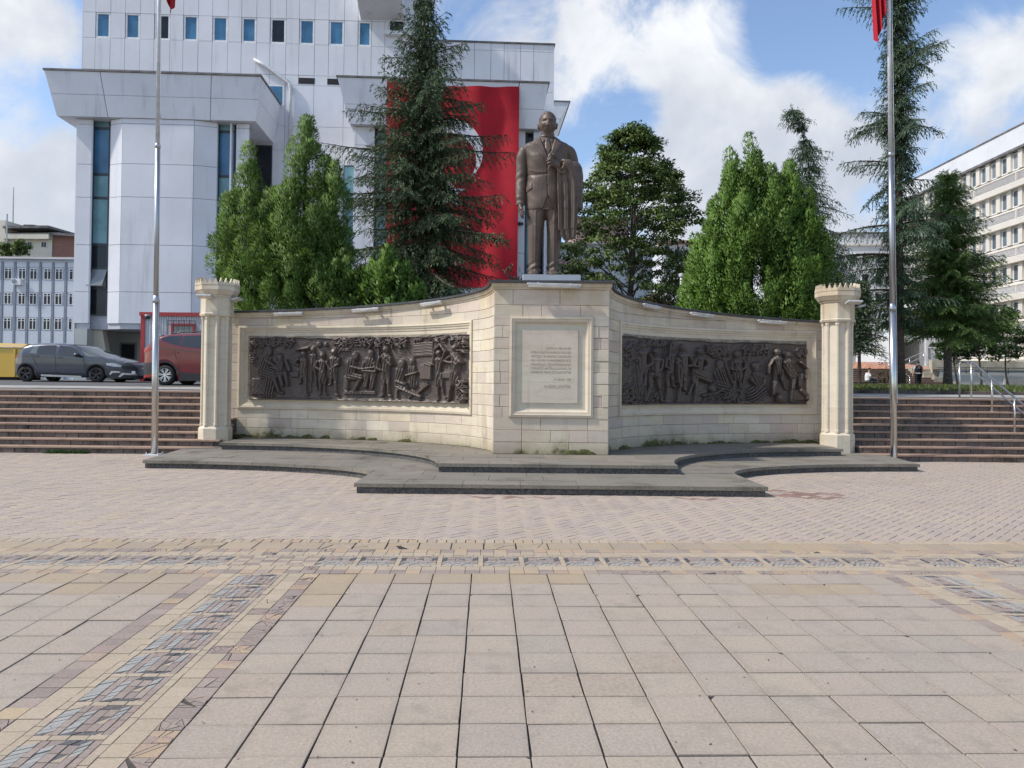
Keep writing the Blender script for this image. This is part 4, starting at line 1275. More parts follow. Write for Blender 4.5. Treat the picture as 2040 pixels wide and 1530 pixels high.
for ci in range(len(COURSES)):
    za = COURSES[ci]; zb = COURSES[ci + 1] if ci + 1 < len(COURSES) else ZP - 0.15
    spans = [(0, LP)] if not 3 <= ci < 12 else [(0, fs0), (fs1, LP)]
    for si, (a, c) in enumerate(spans):
        cuts = [a]
        while c - a > 0.45:
            q = cuts[-1] + rnd.choice((0.36, 0.55, 0.75, 0.9))
            if q > c - 0.25: break
            cuts.append(q)
        if 0.2 < c - a < 0.45 and rnd.random() < .6: cuts.append(a + (c - a) * rnd.uniform(.3, .6))
        cuts.append(c)
        for i in range(len(cuts) - 1):
            pr = abs(rnd.gauss(0, .002)) + (0.018 * rnd.random() if si == 1 and 3 <= ci < 12 else 0)
            b = MB(); M4 = Matrix(((DX.x, -DN.x, 0, A0.x), (DX.y, -DN.y, 0, A0.y), (0, 0, 1, 0), (0, 0, 0, 1)))
            za2, zb2 = za, zb
            if cuts[i] < fs1 - .01 and cuts[i + 1] > fs0 + .01:
                if ci == 2: zb2 = fz0
                if ci == 12: za2 = fz1
            g = 0.0028; e = 0.006
            x0, x1, z0_, z1_ = cuts[i] + g, cuts[i + 1] - g, za2 + g, zb2 - g
            b.add([M4 @ Vector(p) for p in ((x0, .062, z0_), (x1, .062, z0_), (x1, .062, z1_), (x0, .062, z1_), (x0, -pr + e, z0_), (x1, -pr + e, z0_), (x1, -pr + e, z1_), (x0, -pr + e, z1_),
                   (x0 + e, -pr, z0_ + e), (x1 - e, -pr, z0_ + e), (x1 - e, -pr, z1_ - e), (x0 + e, -pr, z1_ - e))],
                  [(8, 9, 10, 11), (4, 5, 9, 8), (5, 6, 10, 9), (6, 7, 11, 10), (7, 4, 8, 11), (0, 1, 5, 4), (1, 2, 6, 5), (2, 3, 7, 6), (3, 0, 4, 7)])
            b.build('stone', M['wall_stone'], mon)
def flat_frame(s0, s1, z0, z1, prof, name, mat):
    P = []
    for d, o in prof:
        loop = [PP(s0 + d, z0 + d, o), PP(s1 - d, z0 + d, o), PP(s1 - d, z1 - d, o), PP(s0 + d, z1 - d, o)]
        P.append(loop + [loop[0]])
    b = MB(); b.grid(P); return b.build(name, mat, mon)
flat_frame(fs0, fs1, fz0, fz1, [(0, -.03), (0, .035), (.05, .048), (.06, .03), (.105, .024), (.13, -.012), (.15, -.03), (.16, -.045)], 'frame_moulding', M['frame_stone'])
b = MB(); b.add([PP(fs0 + .14, fz0 + .14, -.032), PP(fs1 - .14, fz0 + .14, -.032), PP(fs1 - .14, fz1 - .14, -.032), PP(fs0 + .14, fz1 - .14, -.032)], [(0, 1, 2, 3)])
b.build('panel_ground', M['plaque_stone'], mon)
ps0, ps1 = phit(1039, 730)[0], phit(1152, 730)[0]
pz1, pz0 = phit(1095, 657)[1], phit(1095, 803)[1]
flat_frame(ps0, ps1, pz0, pz1, [(0, -.033), (0.006, -.012), (.014, -.010), (.5, -.010)], 'plaque_edge', M['plaque_stone'])
zc = [pz0, pz0 + (pz1 - pz0) * .28, pz0 + (pz1 - pz0) * .50, pz1]
for i in range(3):
    b = MB(); M4 = Matrix(((DX.x, -DN.x, 0, A0.x), (DX.y, -DN.y, 0, A0.y), (0, 0, 1, 0), (0, 0, 0, 1)))
    b.bbox((ps0 + .008, 0.0065, zc[i] + .002), (ps1 - .008, 0.05, zc[i + 1] - .002), 0.003, M4)
    b.build('plaque_slab', M['plaque_stone'], mon)
# inscription cut into the plaque
def text(body, size, align='RIGHT', extr=0.003, space=1.0):
    cu = bpy.data.curves.new('t', 'FONT'); cu.body = body; cu.size = size; cu.align_x = align; cu.extrude = extr; cu.resolution_u = 2; cu.space_character = space
    o = bpy.data.objects.new('t', cu); COL.objects.link(o)
    dg = bpy.context.evaluated_depsgraph_get()
    me = bpy.data.meshes.new_from_object(o.evaluated_get(dg))
    bpy.data.objects.remove(o)
    return me
LINES = [(693, 'SAKARYA MELHAMEİ', .62, 1), (701, 'KÜBRASINDA DÖRDÜNCÜ FIRKA İLE', 1, 0), (709, 'YETİŞEN TRABZON EVLATLARI', 1, 0), (717, 'NIN MÜHİM MUHAREBEDE GÖS', 1, 0), (725, 'TERDİKLERİ  FEDAKARLIKLARIN', 1, 0),
         (733, 'KIYMETLİ HATIRASI DAİMA DI', 1, 0), (740.5, 'MAĞIMDA MENKUŞ KALACAKTIR', 1, 0), (755, '15  EYLÜL  1937', .42, 1), (770, 'M. KEMAL ATATÜRK', .66, 2)]
for py, body, wfrac, k in LINES:
    me = text(body, 0.06 if k < 2 else .085)
    xs = [v.co.x for v in me.vertices]; w = max(xs) - min(xs); x1 = max(xs)
    sL, sR = phit(1057, py)[0], phit(1137, py)[0]
    want = (sR - sL) * wfrac
    zl = phit(1095, py + 2.6)[1]
    sz = min(1.35, max(0.55, want / w))
    for v in me.vertices:
        s_, z_ = sR - (x1 - v.co.x) * want / w, zl + v.co.y * (1.0 if k < 2 else 1.05)
        v.co = PP(s_, z_, -0.0048 + v.co.z * .6)
    obj('inscription_line', me, mon, M['letter_paint'])
# cornice and coping of the centre block (turn the corner with the wings)
for name, mat, prof in (('cornice', M['frame_stone'], [(-0.150, -0.03), (-0.150, 0.012), (-0.118, 0.018), (-0.105, 0.045), (-0.04, 0.055), (-0.03, 0.05), (-0.025, -0.05)]),
                        ('coping', M['coping_metal'], [(-0.028, 0.09), (-0.032, 0.105), (0.010, 0.105), (0.016, 0.09), (0.03, -2.5), (-0.02, -2.5)])):
    b = MB()
    rings = []
    for i, s_ in enumerate((0, LP)):
        e = -1 if i == 0 else 1
        rings.append([PP(s_ + e * max(0, o), ZP + dz + 0.0015, o) for dz, o in prof])
    rings = [list(reversed(r)) for r in rings]
    b.loft(rings); b.build(name, mat, mon)
# moss cushions along the foot of the wall
ms = MB(); ms.smooth = True
rnd = random.Random(4)
def moss_at(W, px, py, wpx):
    q = W.hit(px, py)[0]
    w = wpx * 17 / FPX
    for k in range(7):
        qq = q + rnd.uniform(-.5, .5) * w
        p = W.P(qq, Z2, 0.0)
        r = rnd.uniform(.05, .11)
        ms.ball((p[0], p[1], Z2 + rnd.uniform(-.03, .02)), (r * 2.0, 0.016, r * rnd.uniform(.35, .9)), 10, 6)
for px, w in ((490, 40), (540, 30), (600, 50), (655, 20), (735, 40), (800, 46)): moss_at(WL, px, 870, w)
for px, w in ((1242, 50), (1290, 40), (1340, 40), (1430, 60), (1510, 40), (1570, 60), (1605, 30)): moss_at(WR, px, 880, w)
for k in range(7):
    s_ = phit(rnd.uniform(1135, 1180), 905)[0]; p = PP(s_, Z2, 0); ms.ball((p[0], p[1], Z2 + rnd.uniform(0, .04)), (.14, .018, rnd.uniform(.04, .08)), 10, 6)
v = np.array(ms.v)
mm = bpy.data.meshes.new('moss')
o = ms.build('moss', M['moss'], mon); o['kind'] = 'stuff'

# ------------------------------------------------------------------ end columns
def column(px, Y, label, zbase=Z1):
    c = at(px, 800, Y); cx, cy = c.x, Y
    hzn = at(px, 800, Y)
    zz = lambda py: at(px, py, Y).z
    root = thing('stone_column', label, 'column', (cx, cy, zbase), group='end columns of the monument wall')
    z0 = zbase; kb = 1 / 17.9 * Y
    m8 = lambda r: r / math.cos(PI / 8)
    zb = z0 + 0.43; zr = z0 + 3.0; zn = z0 + 3.36; zc = z0 + 3.56; zt = z0 + 3.64
    b = MB(); b.lathe([(m8(.345), 0), (m8(.345), .40), (m8(.30), .45)], (cx, cy, z0), 8, a0=PI / 8); b.build('base', M['column_stone'], root)
    b = MB()
    b.lathe([(m8(.272), .44), (m8(.272), 2.98)], (cx, cy, z0), 8, a0=PI / 8)
    b.build('shaft', M['column_stone'], root)
    for k in range(8):                        # raised corner fillets of the shaft
        a = PI / 8 + k * PI / 4
        x, y = cx + m8(.272) * math.cos(a), cy + m8(.272) * math.sin(a)
        p = MB(); p.lathe([(.052, .455), (.052, .50), (.043, .53), (.043, 2.88), (.056, 2.92), (.056, 2.985)], (x, y, z0), 8); p.smooth = False
        p.build('corner_fillet', M['column_stone'], root)
    b = MB(); b.lathe([(m8(.27), 2.97), (m8(.345), 2.985), (m8(.36), 3.03), (m8(.335), 3.05), (m8(.335), 3.40), (m8(.36), 3.43), (m8(.36), 3.455), (m8(.39), 3.47), (m8(.44), 3.55), (m8(.455), 3.57), (m8(.455), 3.665), (m8(.44), 3.675), (m8(.44), 3.68)], (cx, cy, z0), 8, a0=PI / 8)
    b.build('capital', M['column_stone'], root)
    mer = MB(); w_ = .152; h_ = .17
    out = [(-w_ / 2, 0), (w_ / 2, 0), (w_ / 2, .045), (w_ * .36, .07), (w_ * .22, .075), (w_ * .20, .11), (w_ * .07, .125), (0, h_), (-w_ * .07, .125), (-w_ * .20, .11), (-w_ * .22, .075), (-w_ * .36, .07), (-w_ / 2, .045)]
    n = len(out)
    vs = [(x, -.03, z) for x, z in out] + [(x, .03, z) for x, z in out]
    mer.add(vs, [tuple(range(n)), tuple(reversed(range(n, 2 * n)))] + [(i, i + n, (i + 1) % n + n, (i + 1) % n) for i in range(n)])
    hole = MB()
    me = mer.mesh('merlon', M['column_stone'])
    dk = MB(); dk.lathe([(.001, 0), (.016, .0), (.016, .006), (.001, .006)], (0, 0, 0), 8)
    for k in range(8):
        a = k * PI / 4
        for s_ in (-1, 0, 1):
            t_ = s_ * .122
            x = cx + .43 * math.cos(a) - t_ * math.sin(a); y = cy + .43 * math.sin(a) + t_ * math.cos(a)
            o = bpy.data.objects.new('merlon', me); COL.objects.link(o); o.location = (x, y, z0 + 3.675); o.rotation_euler = (0, 0, a + PI / 2); o.scale = (.78, 1, 1)
            adopt(o, root)
    return cx, cy, z0
cl = column(430, 17.85, 'cream octagonal stone column with toothed crown at left end of the wall')
cr = column(1668, 17.75, 'cream octagonal stone column with toothed crown at right end of the wall')

# ------------------------------------------------------------------ lamps on the wall
def tube_light(p, q, nrm, label, group='tube lights under the wall coping', thick=.05, up=0.10):
    p, q = Vector(p), Vector(q)
    d = (q - p); L = d.length; d.normalize()
    c = (p + q) / 2
    nrm = Vector(nrm).normalized()
    upv = nrm.cross(d)
    if upv.z < 0: upv = -upv
    root = thing('tube_light', label, 'lamp', c, group=group)
    Mx = Matrix((( d.x, nrm.x, upv.x, c.x), (d.y, nrm.y, upv.y, c.y), (d.z, nrm.z, upv.z, c.z), (0, 0, 0, 1)))
    b = MB(); b.bbox((-L / 2, -thick, -.008), (L / 2, thick * .9, .03), .008, Mx); b.build('housing', M['lamp_metal'], root)
    b = MB(); b.smooth = True
    b.tube([Mx @ Vector((-L / 2 + .02, 0, -.012)), Mx @ Vector((L / 2 - .02, 0, -.012))], thick * .82, 10); b.build('diffuser', M['lamp_plastic'], root)
    for s_ in (-.3, .3):
        b = MB(); b.box((s_ * L - .02, -up - .08, .0), (s_ * L + .02, 0, .045), Mx); b.build('bracket', M['lamp_metal'], root)
def wing_lamp(W, pa, pb, label):
    qa, za = W.hit(*pa); qb, zb = W.hit(*pb)
    za = W.ztop(qa) - .10; zb = W.ztop(qb) - .10
    A = Vector(W.P(qa, za, .17)); B = Vector(W.P(qb, zb, .17))
    m = Vector(W.P((qa + qb) / 2, 0, 1)) - Vector(W.P((qa + qb) / 2, 0, 0))
    tube_light(A, B, m, label)
wing_lamp(WL, (552, 627), (610, 622), 'tube light under the coping nearest the left column')
wing_lamp(WL, (709, 617), (763, 612), 'tube light under the coping above the middle of the left relief')
wing_lamp(WL, (849, 602), (892, 596), 'tube light under the coping of the left wing nearest the centre block')
wing_lamp(WR, (1268, 606), (1304, 613), 'tube light under the coping of the right wing nearest the centre block')
wing_lamp(WR, (1366, 627), (1413, 634), 'tube light under the coping above the middle of the right relief')
wing_lamp(WR, (1503, 641), (1560, 646), 'tube light under the coping nearest the right column')
sA, sB = phit(1050, 570)[0], phit(1157, 572)[0]
tube_light(PP(sA, ZP - .075, .16), PP(sB, ZP - .095, .16), DN, 'longest tube light, under the coping above the inscription')
def flood(p, label, ang=0.0):
    root = thing('floodlight', label, 'lamp', p, group='floodlights on the column tops')
    Mx = Matrix.Translation(p) @ Matrix.Rotation(ang, 4, 'Z') @ Matrix.Rotation(-.25, 4, 'X')
    b = MB(); b.bbox((-.17, -.11, -.02), (.17, .07, .02), .01, Mx); b.build('housing', M['lamp_metal'], root)
    b = MB(); b.bbox((-.15, -.10, -.028), (.15, .06, -.021), .002, Mx); b.build('lens', M['lamp_plastic'], root)
    b = MB(); b.box((-.03, -.02, .02), (.03, .08, .05), Mx); b.build('gear_box', M['cladding_plastic'], root)
    b = MB(); b.tube([Mx @ Vector((0, .02, .03)), Mx @ Vector((0, .22, .02))], .012, 6); b.build('arm', M['lamp_metal'], root)
flood(Vector((cl[0] - .10, cl[1] - .47, cl[2] + 3.40)), 'small floodlight on the front of the left column')
flood(Vector((cl[0] + .47, cl[1] - .10, cl[2] + 3.38)), 'small floodlight on the wall side of the left column', PI / 2)
flood(Vector((cr[0] + .16, cr[1] - .48, cr[2] + 3.40)), 'small floodlight on the front of the right column')
flood(Vector((cr[0] + .50, cr[1] + .05, cr[2] + 3.36)), 'small floodlight on the stairs side of the right column', PI / 2)
# ------------------------------------------------------------------ statue
STY = 15.45
st0 = at(1088, 546, STY)
ZPL = at(1098, 546.5, 15.02).z               # top of the plinth
K_ = 0.002504 * STY / 15.4
def sp(zx, zy, d=0.0):
    """statue drawing units (4.03 per picture pixel) to the real place; d = metres towards the viewer"""
    return Vector((st0.x + (zx - 515) * K_, STY - d, ZPL + (1409 - zy) * K_))
statue = thing('bronze_statue', 'tall brown bronze statue of a standing man with a coat over his arm', 'statue', (st0.x, STY, ZPL))
b = MB(); b.bbox((at(1041, 550, 15.02).x, 15.02, ZP + 0.02), (at(1157, 550, 15.02).x, 16.0, ZPL), 0.012)
b.build('plinth', M['galvanised'], statue)
body = MB()
def ring(zy, cx, hw, front, back, n=32, cz=0.0, sq=2.3, fold=0, ph=0.0, fa=0.0):
    """closed outline at a height: half width in drawing units, front / back depth in metres"""
    out = []
    for k in range(n):
        a = 2 * PI * k / n
        c, s = math.cos(a), math.sin(a)
        x = math.copysign(abs(c) ** (2 / sq), c) * hw; y = math.copysign(abs(s) ** (2 / sq), s)
        f = 1 + fa * math.sin(fold * a + ph)
        out.append(sp(cx + x * f, zy, cz + (front if y < 0 else back) * -y * f))
    return out
def limb(pts, n=20):
    """pts: (zx, zy, d, r) in drawing units / metres forward; a tapered tube"""
    P = [sp(x, y, d) for x, y, d, r in pts]; rr = [r * K_ for _, _, _, r in pts]
    # resample smoothly
    Q, Rr = [], []
    for i in range(len(P) - 1):
        for k in range(4):
            t = k / 4; t2 = t
            p0 = P[max(0, i - 1)]; p1 = P[i]; p2 = P[i + 1]; p3 = P[min(len(P) - 1, i + 2)]
            q = 0.5 * ((2 * p1) + (p2 - p0) * t + (2 * p0 - 5 * p1 + 4 * p2 - p3) * t * t + (3 * p1 - p0 - 3 * p2 + p3) * t ** 3)
            Q.append(q); Rr.append(rr[i] * (1 - t) + rr[i + 1] * t)
    Q.append(P[-1]); Rr.append(rr[-1])
    body.tube(Q, Rr, n)
# torso and jacket skirt
body.loft([ring(272, 515, 50, .12, .14), ring(296, 515, 70, .14, .17), ring(314, 514, 112, .155, .185), ring(338, 513, 165, .18, .21), ring(362, 513, 190, .21, .23), ring(390, 513, 182, .235, .24), ring(450, 514, 172, .27, .25), ring(520, 512, 158, .265, .235),
           ring(590, 508, 150, .25, .22), ring(640, 505, 149, .25, .22), ring(720, 502, 154, .255, .24), ring(800, 500, 156, .25, .25), ring(872, 498, 150, .235, .245), ring(880, 498, 140, .21, .22)])
# trousers
def leg(c):
    body.loft([ring(zy, cx, hw, f, bk, 28, cz, 2.2) for zy, cx, hw, f, bk, cz in c])
leg([(820, 438, 84, .20, .21, 0), (900, 432, 77, .20, .20, .0), (1000, 428, 66, .185, .18, .02), (1100, 424, 58, .17, .16, .03), (1200, 420, 52, .15, .145, .02), (1290, 418, 48, .14, .14, .0), (1345, 418, 50, .15, .14, .0), (1362, 419, 52, .16, .14, .01), (1372, 420, 44, .12, .1, .0)])
leg([(820, 566, 84, .20, .21, 0), (900, 575, 74, .20, .20, .0), (1000, 580, 64, .185, .18, .0), (1100, 578, 58, .17, .16, .0), (1200, 572, 52, .15, .145, -.01), (1290, 568, 47, .14, .14, -.02), (1345, 566, 47, .15, .14, -.02), (1362, 566, 48, .16, .14, -.01), (1372, 566, 42, .12, .1, -.01)])
for cx, dr in ((412, -.03), (566, .02)):      # shoes
    rings = []
    for t, hw, h in ((-.15, 30, 18), (-.12, 40, 34), (0, 46, 44), (.12, 45, 40), (.24, 44, 30), (.33, 38, 20), (.37, 22, 12)):
        r = []
        for k in range(16):
            a = 2 * PI * k / 16
            r.append(sp(cx + dr * t * 300 + math.cos(a) * hw, 1409 - max(0, (math.sin(a) * .5 + .5)) ** .8 * h * 1.2, t))
        rings.append(r)
    body.loft(rings)
# arm hanging at picture left
limb([(372, 378, -.02, 44), (336, 402, -.02, 52), (316, 460, -.02, 50), (312, 530, -.03, 45), (308, 610, -.02, 43), (304, 700, .03, 40), (304, 780, .06, 37), (305, 836, .08, 36)])
# arm bent across at picture right
limb([(655, 376, -.02, 44), (692, 404, -.03, 54), (716, 470, -.06, 52), (728, 545, -.06, 47), (728, 590, .0, 45), (700, 585, .14, 43), (655, 560, .25, 40), (618, 545, .32, 36)])
# neck
limb([(515, 310, -.02, 58), (515, 275, .0, 53), (515, 240, .03, 52)])
body.loft([ring(318, 514, 80, .135, .17), ring(292, 514, 66, .125, .16), ring(276, 514, 59, .12, .15), ring(272, 514, 50, .10, .14)])   # shirt collar
# head: a sphere shaped by smooth bumps
def head():
    nu, nv = 88, 64
    vs = []
    hc = (515, 183)
    G = lambda x, z, cx, cz, sx, sz: math.exp(-((x - cx) / sx) ** 2 - ((z - cz) / sz) ** 2)
    for i in range(nv + 1):
        th = PI * i / nv
        for k in range(nu):
            ph = 2 * PI * k / nu
            x = math.sin(th) * math.cos(ph); y = math.sin(th) * math.sin(ph); z = -math.cos(th)   # y>0 = front
            X = x * 69; Zz = z * 98; Y = y * .235
            jaw = max(0.0, -z - 0.15)
            X *= 1 - .34 * jaw ** 1.25
            if y > 0: Y *= 1 - .12 * jaw
            else: Y *= 1 - .45 * jaw
            if z > .3: X *= 1 + .02; 
            f = max(0.0, y) ** .6
            d = 0.0
            d += .032 * G(X, Zz, 0, -12, 8, 22) + .024 * G(X, Zz, 0, -31, 12, 9) + .012 * G(abs(X), Zz, 12, -33, 6, 6)   # nose
            d += .022 * G(abs(X), Zz, 24, 20, 20, 7)                                                   # brow
            d -= .042 * G(abs(X), Zz, 27, 4, 15, 10)                                                    # eye sockets
            d += .014 * G(abs(X), Zz, 27, 3, 8, 5)                                                     # eyes
            d += .014 * G(abs(X), Zz, 38, -22, 12, 14)                                                 # cheek bones
            d -= .012 * G(abs(X), Zz, 34, -48, 10, 16)
            d += .014 * G(X, Zz, 0, -53, 20, 4) - .010 * G(X, Zz, 0, -58.5, 22, 2.6) + .015 * G(X, Zz, 0, -64, 17, 4.5)   # lips
            d -= .008 * G(X, Zz, 0, -73, 16, 5)
            d += .024 * G(X, Zz, 0, -86, 22, 10)                                                       # chin
            d += .010 * G(X, Zz, 0, 50, 42, 26)                                                        # forehead
            hair = 1 / (1 + math.exp(-(Zz - (66 - .55 * max(0, abs(X) - 22) * 1.6)) / 2.0)) if y > -.15 else 1.0
            if Zz < -35: hair *= 0.0 if y > -.4 else .5
            d2 = .026 * hair * (1 + .3 * math.sin(k * 1.9) * math.sin(i * .6))
            p = sp(hc[0] + X * (1 + d2 * 2.2), hc[1] - Zz * (1 + d2 * .9), 0.03 + (Y + d * f) * 1.0 + (d2 if y > 0 else -d2))
            vs.append(p)
    fs = []
    for i in range(nv):
        for k in range(nu):
            k2 = (k + 1) % nu
            fs.append((i * nu + k, i * nu + k2, (i + 1) * nu + k2, (i + 1) * nu + k))
    body.add(vs, fs)
    for s in (-1, 1):
        c = sp(515 + s * 73, 187, -.02)
        for dx, dz, r in ((0, 0, (.022, .05, .065)), (s * .012, .025, (.018, .035, .035)), (s * .006, -.035, (.016, .03, .03))):
            body.ball((c.x + dx, c.y, c.z + dz), r, 12, 8)
head()
# relaxed hand at picture left
def chain(pts, rs):
    body.tube([sp(*p) for p in pts], [r * K_ for r in rs], 10)
body.loft([[sp(306 + math.cos(a) * w_ * .55, zy, .09 + math.sin(a) * w_ * K_ * 1.15) for a in [2 * PI * k / 14 for k in range(14)]] for zy, w_ in ((825, 28), (845, 30), (870, 36), (892, 34), (900, 24))])
for i, (dd, l, rr) in enumerate(((.17, 52, 9.5), (.12, 60, 10), (.07, 56, 9.5), (.03, 44, 8.5))):
    x0 = 304
    chain([(x0, 885, dd - .02), (x0 + 2, 885 + l * .45, dd), (x0 + 12, 885 + l * .8, dd + .005), (x0 + 26, 885 + l * 1.02, dd)], [rr * 1.15, rr * 1.05, rr, rr * .75])
chain([(300, 850, .15), (314, 880, .20), (326, 905, .215), (332, 928, .21)], [11, 11, 10, 7.5])
# hand held at the chest, fingers unequal and bent
body.loft([[sp(610 - t * 62 + 0, 535 - t * 12 + math.sin(a) * hh, .335 + t * .03 + math.cos(a) * .045) for a in [2 * PI * k / 14 for k in range(14)]] for t, hh in ((0, 30), (.3, 36), (.7, 38), (1.0, 33), (1.12, 22))])
for (y0, pts, rr) in ((0, [(560, 492, .37), (538, 489, .42), (520, 494, .41), (507, 500, .385)], 9.5), (0, [(556, 510, .38), (533, 508, .43), (516, 514, .425), (504, 521, .40)], 10),
                      (0, [(558, 530, .38), (536, 530, .425), (520, 535, .42), (509, 541, .395)], 9.5), (0, [(562, 548, .37), (545, 550, .405), (530, 554, .41), (520, 560, .39)], 8.5),
                      (0, [(598, 505, .37), (580, 482, .39), (562, 470, .405), (549, 464, .41)], 10.5)):
    chain(pts, [rr * 1.1, rr * 1.08, rr, rr * .75])
chain([(560, 500, .42), (525, 560, .40), (513, 592, .385)], [5, 5, 3.5])     # thin stick in the fingers
# coat over the forearm
def sheet(rows, n=44):
    """rows: (zy, x0, x1, d, thick, amp, phase)"""
    rings = []
    for zy, x0, x1, d, th, amp, phs in rows:
        r = []
        for k in range(n):
            u = k / (n - 1); x = x0 + (x1 - x0) * u
            r.append(sp(x, zy + 8 * math.sin(u * 5 + phs), d + amp * math.sin(u * 17 + phs) + amp * .5 * math.sin(u * 37 + phs * 2.3)))
        for k in range(n):
            u = 1 - k / (n - 1); x = x0 + (x1 - x0) * u
            r.append(sp(x, zy + 8 * math.sin(u * 5 + phs), d - th))
        rings.append(r)
    body.loft(rings)
sheet([(560, 588, 690, .335, .08, .006, .2), (600, 590, 715, .345, .09, .012, .3), (680, 592, 742, .335, .09, .018, .5), (780, 596, 752, .325, .09, .02, .6), (900, 600, 754, .315, .09, .022, .7), (1000, 602, 752, .305, .09, .022, .75), (1045, 604, 750, .30, .09, .02, .8)])
sheet([(1000, 606, 750, .30, .09, .02, .75), (1080, 626, 746, .29, .09, .018, .8), (1108, 640, 742, .285, .085, .015, .85), (1124, 655, 736, .28, .07, .01, .9)])
body.loft([ring(zy, cx, hw, f, bk, 48, cz, 2.1, fo, ph, .045) for zy, cx, hw, f, bk, cz, fo, ph in
           ((492, 700, 52, .06, .1, .12, 7, 0), (505, 706, 68, .12, .16, .12, 7, .3), (540, 716, 76, .17, .18, .12, 8, .5), (600, 728, 72, .19, .18, .11, 8, .9), (680, 738, 62, .18, .17, .1, 9, 1.2), (760, 742, 56, .16, .15, .09, 9, 1.6), (815, 744, 55, .15, .14, .08, 9, 2.0), (850, 744, 58, .16, .14, .07, 8, 2.3), (872, 742, 56, .15, .13, .07, 8, 2.4))])
for zx, dd in ((632, .33), (650, .33), (668, .31)):   # folds gathered over the wrist
    limb([(zx - 8, 520, dd - .05, 10), (zx, 505, dd, 12), (zx + 26, 520, dd + .035, 13), (zx + 50, 575, dd + .02, 12), (zx + 62, 660, dd - .01, 9)], 10)
limb([(690, 868, .22, 10), (712, 850, .235, 13), (745, 858, .22, 14), (785, 842, .14, 14), (793, 800, .10, 10)], 10)
limb([(590, 570, .33, 9), (612, 598, .35, 11), (640, 605, .35, 11), (660, 585, .34, 9)], 10)
# cuff of the hanging sleeve, jacket hem edge
limb([(270, 834, .08, 5), (300, 842, .16, 6), (338, 836, .09, 5)], 8)
bm_ = body.mesh('statue_src')
so_ = bpy.data.objects.new('statue_src', bm_); COL.objects.link(so_)
rm = so_.modifiers.new('r', 'REMESH'); rm.mode = 'VOXEL'; rm.voxel_size = 0.0095; rm.adaptivity = 0.0
smo = so_.modifiers.new('s', 'SMOOTH'); smo.factor = 0.5; smo.iterations = 2
dg = bpy.context.evaluated_depsgraph_get()
me = bpy.data.meshes.new_from_object(so_.evaluated_get(dg))
bpy.data.objects.remove(so_)
me.name = 'body'
n = len(me.vertices)
co = np.empty(n * 3, np.float32); me.vertices.foreach_get('co', co); co = co.reshape(-1, 3)
no = np.empty(n * 3, np.float32); me.vertices.foreach_get('normal', no); no = no.reshape(-1, 3)
ZX = (co[:, 0] - st0.x) / K_ + 515; ZY = 1409 - (co[:, 2] - ZPL) / K_
DEP = STY - co[:, 1]
front = (no[:, 1] < -0.25)
def inpoly(poly):
    r = np.zeros(n, bool); j = len(poly) - 1
    for i in range(len(poly)):
        xi, yi = poly[i]; xj, yj = poly[j]
        c = ((yi > ZY) != (yj > ZY)) & (ZX < (xj - xi) * (ZY - yi) / ((yj - yi) or 1e-9) + xi)
        r ^= c; j = i
    return r
def segd(pts):
    d = np.full(n, 1e9)
    for (x1, y1), (x2, y2) in zip(pts[:-1], pts[1:]):
        vx, vy = x2 - x1, y2 - y1
        t = np.clip(((ZX - x1) * vx + (ZY - y1) * vy) / (vx * vx + vy * vy), 0, 1)
        d = np.minimum(d, np.hypot(ZX - x1 - vx * t, ZY - y1 - vy * t))
    return d
D = np.zeros(n)
trunk = front & (ZY > 282) & (ZY < 880) & (ZX > 350) & (ZX < 690) & (DEP < .30)
vneck = inpoly([(452, 285), (575, 288), (545, 420), (512, 462), (498, 440)])
D -= np.where(trunk & vneck, .024, 0)
D += np.where(trunk & inpoly([(500, 318), (528, 318), (540, 400), (522, 440), (500, 400)]), .020, 0)        # tie
D += np.where(trunk & inpoly([(498, 300), (530, 300), (524, 324), (504, 324)]), .012, 0)                    # knot
D += np.where(trunk & inpoly([(448, 272), (474, 300), (500, 318), (480, 336), (452, 300)]), .013, 0) + np.where(trunk & inpoly([(578, 275), (556, 302), (530, 318), (552, 336), (578, 300)]), .013, 0)   # collar
D += np.where(trunk & inpoly([(447, 290), (500, 440), (514, 470), (508, 520), (470, 470), (420, 395), (392, 352), (425, 350), (404, 330)]), .018, 0)   # lapel
D += np.where(trunk & inpoly([(580, 290), (546, 420), (516, 468), (512, 520), (550, 470), (600, 400), (625, 352), (600, 350), (618, 330)]), .018, 0)
def groove(pts, w, depth, msk=None):
    d = segd(pts)
    return -depth * np.exp(-(d / w) ** 2) * (trunk if msk is None else msk)
D += groove([(514, 500), (512, 600), (514, 700), (520, 770)], 3.5, .016)
D += np.where(trunk & inpoly([(519, 765), (600, 900), (470, 900)]) & (ZY > 770), -.035, 0)                        # cutaway of the jacket front
D += np.where(trunk & inpoly([(347, 700), (392, 668), (398, 712), (350, 742)]), .016, 0)                        # pocket flap
D += groove([(606, 408), (648, 418), (650, 430), (608, 420), (606, 408)], 3.5, -.010)                             # breast pocket
for bx, by in ((510, 610), (512, 680)): D += np.where(trunk, .014 * np.exp(-(np.hypot(ZX - bx, ZY - by) / 5.5) ** 4), 0)
soft = front & (ZY > 330) & (ZY < 1380)
D += np.where(soft & (ZX < 690) & (ZY < 880), .004 * np.sin((ZY * .6 + ZX * .35) * .06) + .0025 * np.sin((ZY - ZX * .9) * .075), 0)
D += groove([(352, 598), (420, 610), (470, 606), (508, 600)], 12, .012) + groove([(360, 560), (430, 585), (500, 590)], 9, -.006)
arm = (ZX < 350) & (ZY > 360) & (ZY < 840)
D += np.where(arm, .006 * np.sin(ZY * .095 + ZX * .05) * np.exp(-((ZY - 620) / 60) ** 2) + .006 * np.sin(ZY * .13 + 1) * np.exp(-((ZY - 800) / 40) ** 2), 0)
